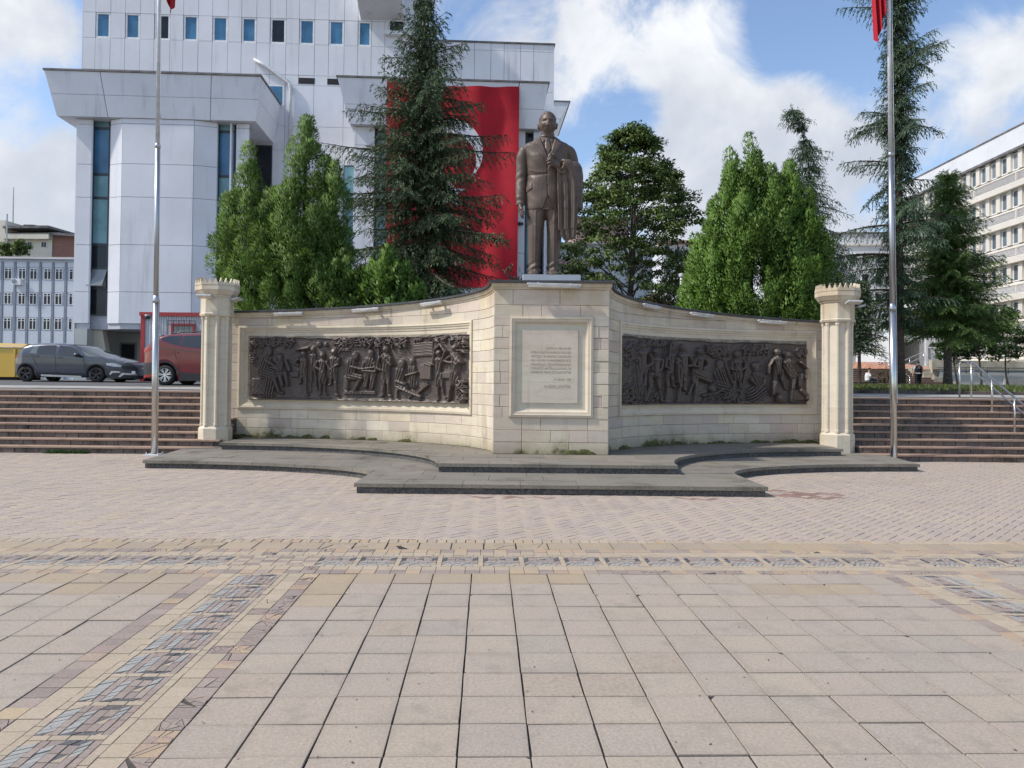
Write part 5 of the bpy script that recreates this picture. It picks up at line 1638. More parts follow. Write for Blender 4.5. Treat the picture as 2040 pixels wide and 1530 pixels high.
lg = (ZY > 885) & (ZY < 1370) & (DEP < .28)
D += np.where(lg, .010 * np.exp(-(np.abs((ZX - np.where(ZX < 505, 424, 572))) / 7) ** 2) * front, 0)              # trouser crease
D += np.where(lg & (ZY > 1270), .012 * np.sin(ZY * .11 + ZX * .06) * np.clip((ZY - 1270) / 60, 0, 1), 0)
D += np.where(lg & (ZY < 1000), .004 * np.sin((ZY - 880) * .06 + np.abs(ZX - 510) * .05), 0)
coat = (ZX > 590) & (ZY > 570) & (DEP > .22)
co += no * (D * 1.05)[:, None].astype(np.float32)
me.vertices.foreach_set('co', co.ravel())
me.materials.clear(); me.materials.append(M['statue_bronze'])
me.polygons.foreach_set('use_smooth', np.ones(len(me.polygons), bool))
me.update()
obj('body', me, statue)
# ------------------------------------------------------------------ white clad main building
class Plane:
    """a vertical facade: distance s along it, height z, out towards the viewer"""
    def __init__(s, p0, ang):
        s.p = Vector((p0[0], p0[1], 0)); s.d = Vector((math.cos(ang), math.sin(ang), 0)); s.n = Vector((math.sin(ang), -math.cos(ang), 0))
    def pt(s, q, z, out=0.0):
        p = s.p + s.d * q + s.n * out
        return Vector((p.x, p.y, z))
    def hit(s, px, py, out=0.0):
        v = CR @ Vector(((px - 1020) / FPX, (765 - py) / FPX + SY, -1))
        p0 = s.p + s.n * out
        k = p0.dot(s.n) / Vector((v.x, v.y, 0)).dot(s.n)
        p = v * k
        return (Vector((p.x, p.y, 0)) - p0).dot(s.d), EYE + p.z
    def M4(s):
        return Matrix(((s.d.x, -s.n.x, 0, s.p.x), (s.d.y, -s.n.y, 0, s.p.y), (0, 0, 1, 0), (0, 0, 0, 1)))
    def box(s, b, q0, q1, z0, z1, o0, o1):
        """o0 < o1: from depth o0 to o1 towards the viewer"""
        return b.box((q0, -o1, z0), (q1, -o0, z1), s.M4())
GZ = terz(46) - 0.05
T0 = at(157, 400, 46.0)
TW = Plane((T0.x, T0.y), R(3.0))
wb = thing('office_building', 'large white clad building with flared roof bands and a red flag hung on it', 'building', (T0.x + 10, T0.y, GZ))
sx = lambda px, py=300, o=0: TW.hit(px, py, o)[0]
sz = lambda py, px=600, o=0: TW.hit(px, py, o)[1]
def panel(q0, q1, z0, z1, out=0.0, name='panel', mat='white_panel', th=0.06, g=0.010):
    b = MB(); TW.box(b, q0 + g, q1 - g, z0 + g, z1 - g, out - th, out + random.uniform(-.004, .004)); return b.build(name, M[mat], wb)
def window(q0, q1, z0, z1, out=0.0, gl='glass_blue', fr='white_frame', fw=0.10, dep=.10, mull=None, parent=None):
    b = MB()
    o0, o1 = out - dep, out - dep + .07
    TW.box(b, q0, q0 + fw, z0, z1, o0, o1); TW.box(b, q1 - fw, q1, z0, z1, o0, o1)
    TW.box(b, q0 + fw, q1 - fw, z0, z0 + fw, o0, o1); TW.box(b, q0 + fw, q1 - fw, z1 - fw, z1, o0, o1)
    w = b.build('window', M[fr], parent or wb)
    p = MB(); TW.box(p, q0 + fw, q1 - fw, z0 + fw, z1 - fw, o0 - .02, o0 + .02); p.build('pane', M[gl], w)
    return w
# tower
qe = sx(1104, 120); qL = 0.0
qsplit = sx(822, 90)
zroof = sz(90, 1100); ztow = zroof + 9.0
core = MB(); TW.box(core, 0.05, qe - .05, GZ - 1, zroof - .05, -16, -.20); TW.box(core, 0.05, qsplit - .05, zroof - .1, ztow, -16, -.20)
core.build('wall', M['panel_joint'], wb)
side = MB(); TW.box(side, qe - .05, qe, GZ - 1, zroof, -15.9, 0); TW.box(side, 0, .05, GZ - 1, ztow, -15.9, 0); TW.box(side, qsplit - .05, qsplit, zroof, ztow, -15.9, 0); TW.box(side, 0.0, qsplit, ztow, ztow + .2, -16, .05)
side.build('side_wall', M['white_panel'], wb)
edge = MB(); TW.box(edge, qsplit, qe + .06, zroof, zroof + .10, -16, .06); edge.build('roof_edge', M['roof_edge'], wb)
cols_px = [157, 187, 221]
w_px = [(190, 220), (249, 279), (307, 339), (365, 395), (423, 454), (481, 511), (538, 570), (596, 627), (655, 686), (713, 740)]
bounds = [0.0]
for a, c in w_px: bounds += [sx(a, 60), sx(c, 60)]
last = bounds[-1]
k = 0
while bounds[-1] < qe - .4:
    bounds.append(bounds[-1] + (0.82 if k % 2 == 0 else 1.02)); k += 1
bounds[-1] = qe
zr = [GZ, 4.6, 6.6, 8.6, 10.6, 12.6, sz(300), sz(252), sz(170), sz(150), sz(88), sz(38), sz(-10), sz(-80), ztow]
zr = sorted(zr)
ZW1, ZW0 = sz(38), sz(88)
darkw = (2, 6)
for ri in range(len(zr) - 1):
    z0, z1 = zr[ri], zr[ri + 1]
    if z1 < 9.5 and False: continue
    # rows below the roof bands are mostly hidden: wider panels there
    step = 1 if z0 >= sz(170) - .01 else 2
    i = 0
    while i < len(bounds) - 1:
        j = min(i + step, len(bounds) - 1)
        q0, q1 = bounds[i], bounds[j]
        i = j
        if z0 >= zroof - .3 and q0 > qsplit - .3: continue
        if q1 > qsplit + .3 and z1 > zroof: z1c = zroof
        else: z1c = z1
        if z0 >= z1c - .05: continue
        iswin = abs(z0 - ZW0) < .01 and (i - 1) % 2 == 1 and (i - 1) // 2 < 10
        if iswin:
            wi = (i - 1) // 2
            window(q0 + .02, q1 - .02, z0, z1, gl='glass_dark' if wi in darkw else 'glass_blue')
        else: panel(q0, q1, z0, z1c)
# slots, small window, vent pipe
for a, c in ((595, 627), (652, 681)):
    b = MB(); TW.box(b, sx(a, 160), sx(c, 160), sz(167), sz(155), 0.0, .012); b.build('vent_slot', M['dark_void'], wb)
b = MB(); q0, q1, z0, z1 = sx(534, 190), sx(566, 190), sz(211, 550), sz(169, 550)
TW.box(b, q0, q1, z0, z1, 0, .03); w = b.build('window', M['white_frame'], wb)
b = MB(); TW.box(b, q0 + .1, q1 - .1, z0 + .1, z1 - .1, .01, .038); b.build('pane', M['glass_blue'], w)
b = MB(); b.smooth = True
b.tube([TW.pt(sx(507, 120), sz(120, 507), .12), TW.pt(sx(530, 133), sz(133, 530), .14), TW.pt(sx(577, 166), sz(166, 577), .14), TW.pt(sx(580, 175), sz(180, 580), .14), TW.pt(sx(580, 200), sz(300, 580), .14)], .10, 8)
b.build('drain_pipe', M['pole_white'], wb)
# stair head box at the top right of the tower
qa, qb = sx(719, 20), sx(806, 20)
b = MB(); zb_ = sz(40, 760); pts = [(0, zb_), (1.7, zb_ + .5), (1.9, zb_ + 4.5), (0, zb_ + 4.5)]
vs = [TW.pt(q, z, o) for q in (qa, qb) for o, z in pts]
b.add(vs, [(0, 1, 2, 3), (7, 6, 5, 4), (0, 4, 5, 1), (1, 5, 6, 2), (2, 6, 7, 3), (3, 7, 4, 0)])
b.build('roof_box', M['white_panel'], wb)
b = MB(); TW.box(b, sx(777, 55), sx(803, 55), sz(66, 790), sz(43, 790), 0, .02); b.build('vent_slot', M['dark_void'], wb)
b = MB(); TW.box(b, sx(768, 70), sx(822, 70), sz(73, 790), sz(66, 790), 0, .35); b.build('ledge', M['white_panel'], wb)

# flared roof bands (cornices)
WO = 4.4
def cornice(px_tl, px_tr, px_bl, px_br, y_tl, y_mid, y_bl, out, back, name='cornice', seams=(), flare_front=True):
    """front face trapezoid, thick body running back to the tower"""
    z_t = TW.hit((px_tl + px_tr) / 2, y_tl, out)[1]; z_b = TW.hit((px_bl + px_br) / 2, y_bl, out)[1]; z_m = TW.hit((px_bl + px_br) / 2, y_mid, out)[1]
    f = lambda px, py, o: TW.hit(px, py, o)[0]
    qtl, qtr = f(px_tl, y_tl, out), f(px_tr, y_tl, out); qbl, qbr = f(px_bl, y_bl, out - .35), f(px_br, y_bl, out - .35)
    def lerp(a, c, t): return a + (c - a) * t
    def slab(z0, z1, nm, mat, gap=.02, ext=0.0):
        t0, t1 = (z0 - z_b) / (z_t - z_b), (z1 - z_b) / (z_t - z_b)
        L0, L1 = lerp(qbl, qtl, t0), lerp(qbl, qtl, t1); R0, R1 = lerp(qbr, qtr, t0), lerp(qbr, qtr, t1)
        o0, o1 = lerp(out - .35, out, t0), lerp(out - .35, out, t1)
        cuts = [0.0] + [s for s in seams] + [1.0]
        for i in range(len(cuts) - 1):
            a, c = cuts[i], cuts[i + 1]
            b = MB()
            g = gap / (R1 - L1)
            q = lambda l, r_, t: lerp(l, r_, t)
            a2 = a + (g if i else 0); c2 = c - (g if i < len(cuts) - 2 else 0)
            v = [TW.pt(q(L0, R0, a2) - ext, z0 + gap / 2, o0 + ext), TW.pt(q(L0, R0, c2) + ext, z0 + gap / 2, o0 + ext), TW.pt(q(L1, R1, c2) + ext, z1 - gap / 2, o1 + ext), TW.pt(q(L1, R1, a2) - ext, z1 - gap / 2, o1 + ext),
                 TW.pt(q(L0, R0, a2) - ext, z0 + gap / 2, back), TW.pt(q(L0, R0, c2) + ext, z0 + gap / 2, back), TW.pt(q(L1, R1, c2) + ext, z1 - gap / 2, back), TW.pt(q(L1, R1, a2) - ext, z1 - gap / 2, back)]
            b.add(v, [(0, 1, 2, 3), (5, 4, 7, 6), (1, 5, 6, 2), (4, 0, 3, 7), (3, 2, 6, 7), (4, 5, 1, 0)])
            b.build(nm, M[mat], wb)
    slab(z_b, z_m, name, 'white_panel'); slab(z_m, z_t, name, 'white_panel')
    cuts0 = list(seams)
    b = MB()
    v = [TW.pt(qtl - .06, z_t, out + .06), TW.pt(qtr + .06, z_t, out + .06), TW.pt(qtr + .06, z_t, back), TW.pt(qtl - .06, z_t, back)]
    v += [p + Vector((0, 0, .10)) for p in v]
    b.add(v, [(3, 2, 1, 0), (4, 5, 6, 7), (0, 1, 5, 4), (1, 2, 6, 5), (2, 3, 7, 6), (3, 0, 4, 7)])
    b.build('roof_edge', M['roof_edge'], wb)
    b = MB(); v = [TW.pt(qbl + .3, z_m - .0, out - .42), TW.pt(qbr - .3, z_m, out - .42), TW.pt(qbr - .3, z_m, back), TW.pt(qbl + .3, z_m, back)]
    return z_t, z_b
zc1, zc0 = cornice(88, 519, 113, 509, 146, 190, 232, WO, -.05, seams=(0.255, 0.52, 0.77))
# bay plan below the left band: list of (px at y=420, out)
f = lambda px, o, py=420: TW.hit(px, py, o)[0]
OB, OW, OF = WO - .75, WO - 1.15, WO - .42
plan = [(f(150, OB), OB), (f(182, OB), OB), (f(182, OW), OW), (f(217, OW), OW), (f(218, OB), OB), (f(241, OF), OF), (f(384, OF), OF), (f(431, OB), OB), (f(433, OW), OW), (f(468, OW), OW), (f(469, OB), OB), (f(494, OB), OB), (f(496, 0), 0.0)]
zbot = TW.hit(300, 645, OF)[1]; zbotw = TW.hit(200, 627, OW)[1]; zbs = TW.hit(165, 655, OB)[1]
joints = [zbot, TW.hit(300, 582, OF)[1], TW.hit(300, 488, OF)[1], TW.hit(300, 393, OF)[1], TW.hit(300, 327, OF)[1], TW.hit(300, 247, OF)[1], zc0 - .002]
def bay_panels(pl, joints, skip):
    for i in range(len(pl) - 1):
        if i in skip: continue
        (qa, oa), (qb, ob) = pl[i], pl[i + 1]
        for r in range(len(joints) - 1):
            b = MB(); g = .012
            d = Vector((qb - qa, ob - oa)); L = d.length; d.normalize(); e = min(.012, L * .1)
            qa2, oa2, qb2, ob2 = qa + d.x * e, oa + d.y * e, qb - d.x * e, ob - d.y * e
            nx, ny = -d.y, d.x                # outward in (q,out)
            th = .08
            v = []
            for z in (joints[r] + g, joints[r + 1] - g):
                v += [TW.pt(qa2, z, oa2), TW.pt(qb2, z, ob2), TW.pt(qb2 - nx * th, z, ob2 - ny * th), TW.pt(qa2 - nx * th, z, oa2 - ny * th)]
            b.add(v, [(3, 2, 1, 0), (4, 5, 6, 7), (0, 1, 5, 4), (1, 2, 6, 5), (2, 3, 7, 6), (3, 0, 4, 7)])
            b.build('panel', M['white_panel'], wb)
bay_panels(plan, joints, (2, 8))
b = MB()                                      # dark joint backing behind the panels
pts = [(q, o - .09) for q, o in plan] + [(plan[0][0] + .09, 0.0)]
pts[0] = (plan[0][0] + .09, OB - .09)
vs0 = [TW.pt(q, zbs, o) for q, o in pts]; vs1 = [TW.pt(q, zc0, o) for q, o in pts]
n = len(pts)
b.add(vs0 + vs1, [tuple(range(n)), tuple(reversed(range(n, 2 * n)))] + [(i, (i + 1) % n, (i + 1) % n + n, i + n) for i in range(n)])
b.build('wall', M['panel_joint'], wb)
b = MB(); TW.box(b, plan[0][0] - .02, plan[0][0] + .07, GZ, zc0, 0.0, OB - .005); b.build('side_wall', M['white_panel'], wb)
b = MB(); TW.box(b, plan[-1][0] - .06, plan[-1][0] + .02, zbot, zc0, 0.0, OB - .005); b.build('side_wall', M['white_panel'], wb)
def strip_window(px0, px1, o, ys, tilt=None, zl=None):
    q0, q1 = f(px0, o), f(px1, o)
    for k, (ya, yb, gl) in enumerate(ys):
        z1, z0 = TW.hit(px0, ya, o)[1], TW.hit(px0, yb, o)[1]
        b = MB(); fw = .07
        o0, o1 = o - .05, o + .03
        TW.box(b, q0, q0 + fw, z0, z1, o0, o1); TW.box(b, q1 - fw, q1, z0, z1, o0, o1); TW.box(b, q0 + fw, q1 - fw, z0, z0 + fw, o0, o1); TW.box(b, q0 + fw, q1 - fw, z1 - fw, z1, o0, o1)
        w = b.build('window', M['dark_frame'], wb)
        p = MB()
        if k == tilt:
            v = [TW.pt(q0 - .05, z0 + .1, o + .42), TW.pt(q1 - .12, z0 + .1, o + .42), TW.pt(q1 - .02, z1 - .05, o + .04), TW.pt(q0 + .1, z1 - .05, o + .04)]
            v += [x - TW.n * .03 for x in v]
            p.add(v, [(0, 1, 2, 3), (7, 6, 5, 4), (0, 4, 5, 1), (1, 5, 6, 2), (2, 6, 7, 3), (3, 7, 4, 0)])
            p.build('pane', M['glass_grey'], w, 'pale top hung pane tilted open')
            p = MB(); TW.box(p, q0 + fw, q1 - fw, z0 + fw, z1 - fw, o0 - .25, o0 - .2); p.build('opening', M['dark_void'], w)
        else:
            TW.box(p, q0 + fw, q1 - fw, z0 + fw, z1 - fw, o0, o0 + .04); p.build('pane', M[gl], w)
strip_window(183, 217, OW, [(238, 255, 'glass_teal'), (255, 347, 'glass_blue'), (347, 394, 'glass_teal'), (394, 487, 'glass_teal'), (487, 535, 'glass_dark'), (535, 574, 'glass_dark'), (574, 628, 'glass_dark')], tilt=5)
strip_window(433, 468, OW, [(243, 262, 'glass_teal'), (262, 351, 'glass_blue'), (351, 400, 'glass_teal'), (400, 492, 'glass_teal'), (492, 540, 'glass_dark'), (540, 580, 'glass_dark'), (580, 634, 'glass_dark')])
# link between bay and tower: dark narrow window and pipes
b = MB(); q0, q1 = plan[-1][0] + .35, plan[-1][0] + 1.35
TW.box(b, q0, q1, 4.5, sz(290, 540), .01, .06); w = b.build('window', M['dark_frame'], wb)
for k in range(4):
    p = MB(); z_ = 4.6 + k * (sz(290, 540) - 4.6) / 4; TW.box(p, q0 + .06, q1 - .06, z_, z_ + (sz(290, 540) - 4.6) / 4 - .1, .05, .075); p.build('pane', M['glass_dark'], w)
# undercroft of the left wing
pl = MB(); TW.box(pl, plan[0][0], f(178, OB), GZ - .5, zbs, -.02, OB - .01); pl.build('corner_pier', M['grey_wall'], wb)
us = MB(); TW.box(us, plan[0][0], plan[-1][0] + 3, GZ - .5, zbs, -.04, .02); us.build('ground_floor_wall', M['grey_wall'], wb)
v = [TW.pt(f(176, 2.6, 690), zbs - .02, 3.0), TW.pt(f(210, 2.6, 690), zbs - .02, 3.0), TW.pt(f(222, 2.6, 700), GZ, 2.6), TW.pt(f(205, 2.6, 700), GZ, 2.6)]
v2 = [p - TW.n * .5 for p in v]
ss = MB(); ss.add(v + v2, [(3, 2, 1, 0), (4, 5, 6, 7), (0, 1, 5, 4), (1, 2, 6, 5), (2, 3, 7, 6), (3, 0, 4, 7)]); ss.build('slanted_support', M['cream_house'], wb)
dr = MB(); qd0, qd1, zd = sx(243, 700), sx(269, 700), sz(686, 255)
TW.box(dr, qd0 - .12, qd1 + .12, GZ, zd + .12, .02, .06); d_ = dr.build('door', M['grey_office_frame'], wb)
p = MB(); TW.box(p, qd0, qd1, GZ, zd, .05, .075); p.build('door_leaf', M['dark_void'], d_)
so2 = MB(); v = [TW.pt(q, zbs + (.02 if i < 20 else 0), o - .02) for i, (q, o) in enumerate(pts)]
so2.add(v, [tuple(range(n))]); so2.build('soffit', M['grey_wall'], wb)

# second bay with its flared band
zd1, zd0 = cornice(672, 1093, 697, 1077, 160, 210, 248, WO, -.05, seams=(0.30, 0.86))
plan2 = [(f(706, OB, 300), OB), (f(746, OB, 300), OB), (f(747, OW, 300), OW), (f(786, OW, 300), OW), (f(787, OB, 300), OB), (f(812, OF, 300), OF), (f(1000, OF, 300), OF), (f(1046, OB, 300), OB), (f(1047, OW, 300), OW), (f(1062, OW, 300), OW), (f(1063, OB, 300), OB), (f(1076, OB, 300), OB), (f(1077, 0, 300), 0.0)]
j2 = [GZ + .3, 4.6] + [TW.hit(900, y, OF)[1] for y in (560, 500, 400, 330, 290)] + [zd0 - .002]
bay_panels(plan2, j2, (2, 8))
b = MB(); pts2 = [(q, o - .09) for q, o in plan2] + [(plan2[0][0] + .09, 0.0)]; pts2[0] = (plan2[0][0] + .09, OB - .09)
vs0 = [TW.pt(q, GZ, o) for q, o in pts2]; vs1 = [TW.pt(q, zd0, o) for q, o in pts2]; n2 = len(pts2)
b.add(vs0 + vs1, [tuple(range(n2)), tuple(reversed(range(n2, 2 * n2)))] + [(i, (i + 1) % n2, (i + 1) % n2 + n2, i + n2) for i in range(n2)])
b.build('wall', M['panel_joint'], wb)
b = MB(); TW.box(b, plan2[0][0] - .02, plan2[0][0] + .07, GZ, zd0, 0.0, OB - .005); TW.box(b, plan2[-1][0] - .06, plan2[-1][0] + .02, GZ, zd0, 0.0, OB - .005); b.build('side_wall', M['white_panel'], wb)
strip_window(747, 786, OW, [(250, 262, 'glass_teal'), (262, 276, 'glass_teal'), (276, 330, 'glass_teal'), (330, 400, 'glass_teal'), (400, 470, 'glass_teal'), (470, 530, 'glass_blue'), (530, 600, 'glass_blue')])
strip_window(1047, 1062, OW, [(255, 300, 'glass_dark'), (300, 380, 'glass_teal'), (380, 450, 'glass_teal'), (450, 530, 'glass_teal'), (530, 600, 'glass_blue')])
q_ = plan2[0][0]
b = MB(); TW.box(b, q_ - 1.2, q_ - .2, 4.5, sz(330, 700), .01, .06); w = b.build('window', M['dark_frame'], wb)
for k in range(4):
    p = MB(); z_ = 4.6 + k * (sz(330, 700) - 4.6) / 4; TW.box(p, q_ - 1.14, q_ - .26, z_, z_ + (sz(330, 700) - 4.6) / 4 - .1, .05, .075); p.build('pane', M['glass_teal'], w)
b = MB(); b.tube([TW.pt(q_ - 1.7, GZ, .2), TW.pt(q_ - 1.7, sz(290, 700), .2)], .06, 8); b.build('drain_pipe', M['pole_white'], wb)
# small camera on the wall by the flag
cam_ = thing('security_camera', 'small security camera on the white wall behind the statue', 'camera', TW.pt(f(1036, OB, 442), TW.hit(1036, 442, OB)[1], OB + .3))
c_ = TW.pt(f(1036, OB, 442), TW.hit(1036, 442, OB)[1], OB)
b = MB(); b.tube([c_, c_ + TW.n * .25, c_ + TW.n * .3 + Vector((0, 0, -.1))], .03, 6); b.build('arm', M['pole_white'], cam_)
b = MB(); b.tube([c_ + TW.n * .2 + Vector((.12, 0, -.15)), c_ + TW.n * .5 + Vector((-.12, 0, -.22))], .09, 8); b.build('housing', M['cladding_plastic'], cam_)
# flared box on the right flank of the tower
SB = -13.0
qf0, qf1 = qe, TW.hit(1133, 250, SB)[0]
zt_, zb_ = TW.hit(1118, 206, SB)[1], TW.hit(1110, 292, SB)[1]; zm_ = TW.hit(1118, 240, SB)[1]
b = MB()
ws = qf1 - qf0
for z0, z1, w0, w1 in ((zb_, zm_, ws * .45, ws * .72), (zm_ + .03, zt_, ws * .73, ws)):
    v = [TW.pt(qf0, z0, SB + .3), TW.pt(qf0 + w0, z0, SB + .3), TW.pt(qf0 + w1, z1, SB + .3), TW.pt(qf0, z1, SB + .3), TW.pt(qf0, z0, SB - 8), TW.pt(qf0 + w0, z0, SB - 8), TW.pt(qf0 + w1, z1, SB - 8), TW.pt(qf0, z1, SB - 8)]
    b.add(v, [(0, 1, 2, 3), (5, 4, 7, 6), (1, 5, 6, 2), (4, 0, 3, 7), (3, 2, 6, 7), (4, 5, 1, 0)])
b.build('cornice', M['white_panel'], wb)
b = MB(); TW.box(b, qf0, qf0 + ws * .5, GZ, zb_, SB - 8, SB - .2); b.build('side_wall', M['white_panel'], wb)
b = MB(); TW.box(b, qf0, qf0 + ws * 1.03, zt_, zt_ + .1, SB - 8, SB + .36); b.build('roof_edge', M['roof_edge'], wb)

# ------------------------------------------------------------------ the flag hung down the facade: red with white crescent and star
FO = WO + .25
fq0, fz1 = TW.hit(771, 168, FO)[0], TW.hit(900, 166, FO)[1]
fq1, fz0 = TW.hit(1035, 168, FO)[0], TW.hit(900, 566, FO)[1]
FW = fq1 - fq0
fl = thing('hanging_flag', 'huge red flag with white crescent and star hung down the white building', 'flag', TW.pt((fq0 + fq1) / 2, fz0, FO))
def fout(q, z):
    u = (q - fq0) / FW; h = (fz1 - z) / (fz1 - fz0)
    return FO - .35 * min(1, h * 1.6) + .11 * math.sin(u * 13 + h * 2.6) * (.4 + h) + .05 * math.sin(u * 27 + 1.7 - h * 4) + .10 * math.sin(h * 7 + u * 4) * (u - .3) + (.10 * math.sin(u * PI * 3 + .4) * (1 - h) ** 6)
def fsag(q, z):
    u = (q - fq0) / FW; h = (fz1 - z) / (fz1 - fz0)
    return z - (.22 * math.sin(u * PI) ** 2 + .08 * math.sin(u * 9)) * (1 - h) ** 3 - 0.3 * (1 - u) * h
NQ, NZ = 80, 100
b = MB(); b.smooth = True
front = [[TW.pt(fq0 + FW * i / NQ, fsag(fq0 + FW * i / NQ, fz1 + (fz0 - fz1) * j / NZ), fout(fq0 + FW * i / NQ, fz1 + (fz0 - fz1) * j / NZ)) for i in range(NQ + 1)] for j in range(NZ + 1)]
b.grid(front)
b.build('cloth', M['flag_red'], fl)
def on_flag(poly_pts, name):
    """triangulated flat print, laid 4 mm above the cloth"""
    bm = bmesh.new()
    vs = [bm.verts.new((p[0], p[1], 0)) for p in poly_pts]
    fc = bm.faces.new(vs); fc.normal_update()
    bmesh.ops.triangulate(bm, faces=[fc])
    for _ in range(3): bmesh.ops.subdivide_edges(bm, edges=bm.edges[:], cuts=1, use_grid_fill=True)
    for v in bm.verts:
        q, z = v.co.x, v.co.y
        v.co = TW.pt(q, fsag(q, z), fout(q, z) + .035)
    me = bpy.data.meshes.new(name); bm.to_mesh(me); bm.free()
    for p in me.polygons: p.use_smooth = True
    obj(name, me, fl, M['flag_white'])
cxq = (fq0 + fq1) / 2 + (TW.hit(897, 303, FO)[0] - TW.hit(903, 303, FO)[0]); cz1 = fz1 - .5 * FW; cz2 = cz1 - .0625 * FW
r1, r2 = .25 * FW, .20 * FW
d_ = cz1 - cz2; yi = (r1 * r1 - r2 * r2 + d_ * d_) / (2 * d_); xi = math.sqrt(max(0, r1 * r1 - yi * yi))
a1 = math.atan2(-yi, xi)
n = 60
outer = [(cxq + r1 * math.cos(a1 + (PI - 2 * a1) * i / n), cz1 + r1 * math.sin(a1 + (PI - 2 * a1) * i / n)) for i in range(n + 1)]
b1 = math.atan2(-(yi - d_), xi)
inner = [(cxq + r2 * math.cos(PI - b1 - (PI - 2 * b1) * i / n), cz2 + r2 * math.sin(PI - b1 - (PI - 2 * b1) * i / n)) for i in range(1, n)]
on_flag(outer + inner, 'crescent')
zs = fz1 - .8208 * FW
star = []
for k in range(10):
    r_ = .125 * FW * (1 if k % 2 == 0 else .382); a = PI / 2 + k * PI / 5
    star.append((cxq + r_ * math.cos(a), zs + r_ * math.sin(a)))
on_flag(star, 'star')

# ------------------------------------------------------------------ office block far left
def simple_building(name, label, P, q0, q1, z0, z1, depth, mat, cat='building'):
    root = thing(name, label, cat, P.pt((q0 + q1) / 2, z0, 0))
    b = MB(); P.box(b, q0, q1, z0, z1, -depth, 0); b.build('wall', M[mat], root)
    return root
O0 = at(-60, 600, 72.0); OP = Plane((O0.x, O0.y), R(1.0))
oq = lambda px: OP.hit(px, 600)[0]
oz = lambda py: OP.hit(70, py)[1]
g0 = 1.2
ob = simple_building('office_block', 'pale blue office block with rows of white framed windows at far left', OP, oq(-240), oq(200), g0, oz(517), 14, 'office_panel')
b = MB(); OP.box(b, oq(-240) - .3, oq(200) + .3, oz(517), oz(514), -14, .5); b.build('eave', M['far_white'], ob)
b = MB(); v = [OP.pt(oq(-240), oz(514) + .01, .5), OP.pt(oq(200), oz(514) + .01, .5), OP.pt(oq(200), oz(498), -4), OP.pt(oq(-240), oz(498), -4)]
v += [OP.pt(oq(200), oz(514) + .01, -9), OP.pt(oq(-240), oz(514) + .01, -9)]
b.add(v, [(0, 1, 2, 3), (3, 2, 4, 5), (0, 3, 5), (1, 4, 2)]); b.build('roof', M['roof_tile'], ob)
pitch = oq(85) - oq(60)
n0 = -9
rows = [(535, 557), (584, 607), (634, 657)]
def opx(k): return 8 + k * 25.3
mb = MB()
for k in range(-8, 8):
    q = oq(opx(k) - 3.5)
    OP.box(mb, q - .09, q + .09, g0, oz(522), 0, .10)
for ya, yb in ((522, 533), (558, 583), (608, 633), (658, 690)):
    for k in range(-8, 7):
        b = MB(); OP.box(b, oq(opx(k) - 3.5) + .13, oq(opx(k + 1) - 3.5) - .13, oz(yb) + .04, oz(ya) - .04, 0, .07); b.build('spandrel_panel', M['office_pale'], ob)
mb.build('mullion', M['grey_office_frame'], ob)
for ri, (ya, yb) in enumerate(rows):
    for k in range(-8, 7):
        qa, qb = oq(opx(k) - 1.5) + (.22 if k % 2 else .1), oq(opx(k + 1) - 5) - (.1 if k % 2 else .22)
        z0, z1 = oz(yb) , oz(ya)
        b = MB(); fw = .055
        qm = qa + (qb - qa) * .52; zm = z1 - (z1 - z0) * .22
        for (x0, x1, y0, y1) in ((qa, qa + fw, z0, z1), (qb - fw, qb, z0, z1), (qm - fw * .6, qm + fw * .6, z0 + fw, z1 - fw), (qa + fw, qb - fw, z0, z0 + fw), (qa + fw, qb - fw, z1 - fw, z1)):
            OP.box(b, x0, x1, y0, y1, 0, .10)
        OP.box(b, qa + fw, qm - fw * .6, zm - fw * .4, zm + fw * .4, 0, .10); OP.box(b, qm + fw * .6, qb - fw, zm - fw * .4, zm + fw * .4, 0, .10)
        w = b.build('window', M['white_frame'], ob)
        p = MB(); OP.box(p, qa + fw, qb - fw, z0 + fw, z1 - fw, 0, .04); p.build('pane', M['glass_grey' if random.random() < .4 and ri < 2 else 'glass_dark'], w)
c = OP.pt(oq(38), oz(562), .1)
ac = thing('air_conditioner', 'white air conditioner unit on the pale blue office block', 'air conditioner', c)
b = MB(); OP.box(b, oq(30), oq(47), oz(569), oz(557), .1, .55); b.build('casing', M['white_frame'], ac)
b = MB(); pc = OP.pt(oq(35), oz(562.5), .56); b.tube([pc, pc + OP.n * .03], .22, 14); b.build('fan_grille', M['grey_office_frame'], ac)

# apartment house on the rise behind it
H0 = at(0, 480, 95.0); HP = Plane((H0.x, H0.y), R(-2.0))
hq = lambda px: HP.hit(px, 470)[0]; hz = lambda py: HP.hit(70, py)[1]
ah = simple_building('apartment_house', 'cream apartment house with red brick end wall behind the office block', HP, hq(16), hq(104), 1.0, hz(478), 10, 'cream_house')
b = MB(); HP.box(b, hq(105), hq(170), 1.0, hz(470), -9, -.1); b.build('brick_wall', M['brick_red'], ah)
b = MB(); HP.box(b, hq(14), hq(105), hz(478), hz(468), -10, .8); b.build('balcony', M['cream_house'], ah)
b = MB(); HP.box(b, hq(20), hq(103), hz(468), hz(458), -9, -1.5); b.build('attic_wall', M['grey_wall'], ah)
b = MB(); v = [HP.pt(hq(16), hz(458), 1.0), HP.pt(hq(106), hz(457), 1.0), HP.pt(hq(100), hz(453), -6), HP.pt(hq(16), hz(453), -6)]; v += [p + Vector((0, 0, .3)) for p in v]
b.add(v, [(3, 2, 1, 0), (4, 5, 6, 7), (0, 1, 5, 4), (1, 2, 6, 5), (2, 3, 7, 6), (3, 0, 4, 7)])
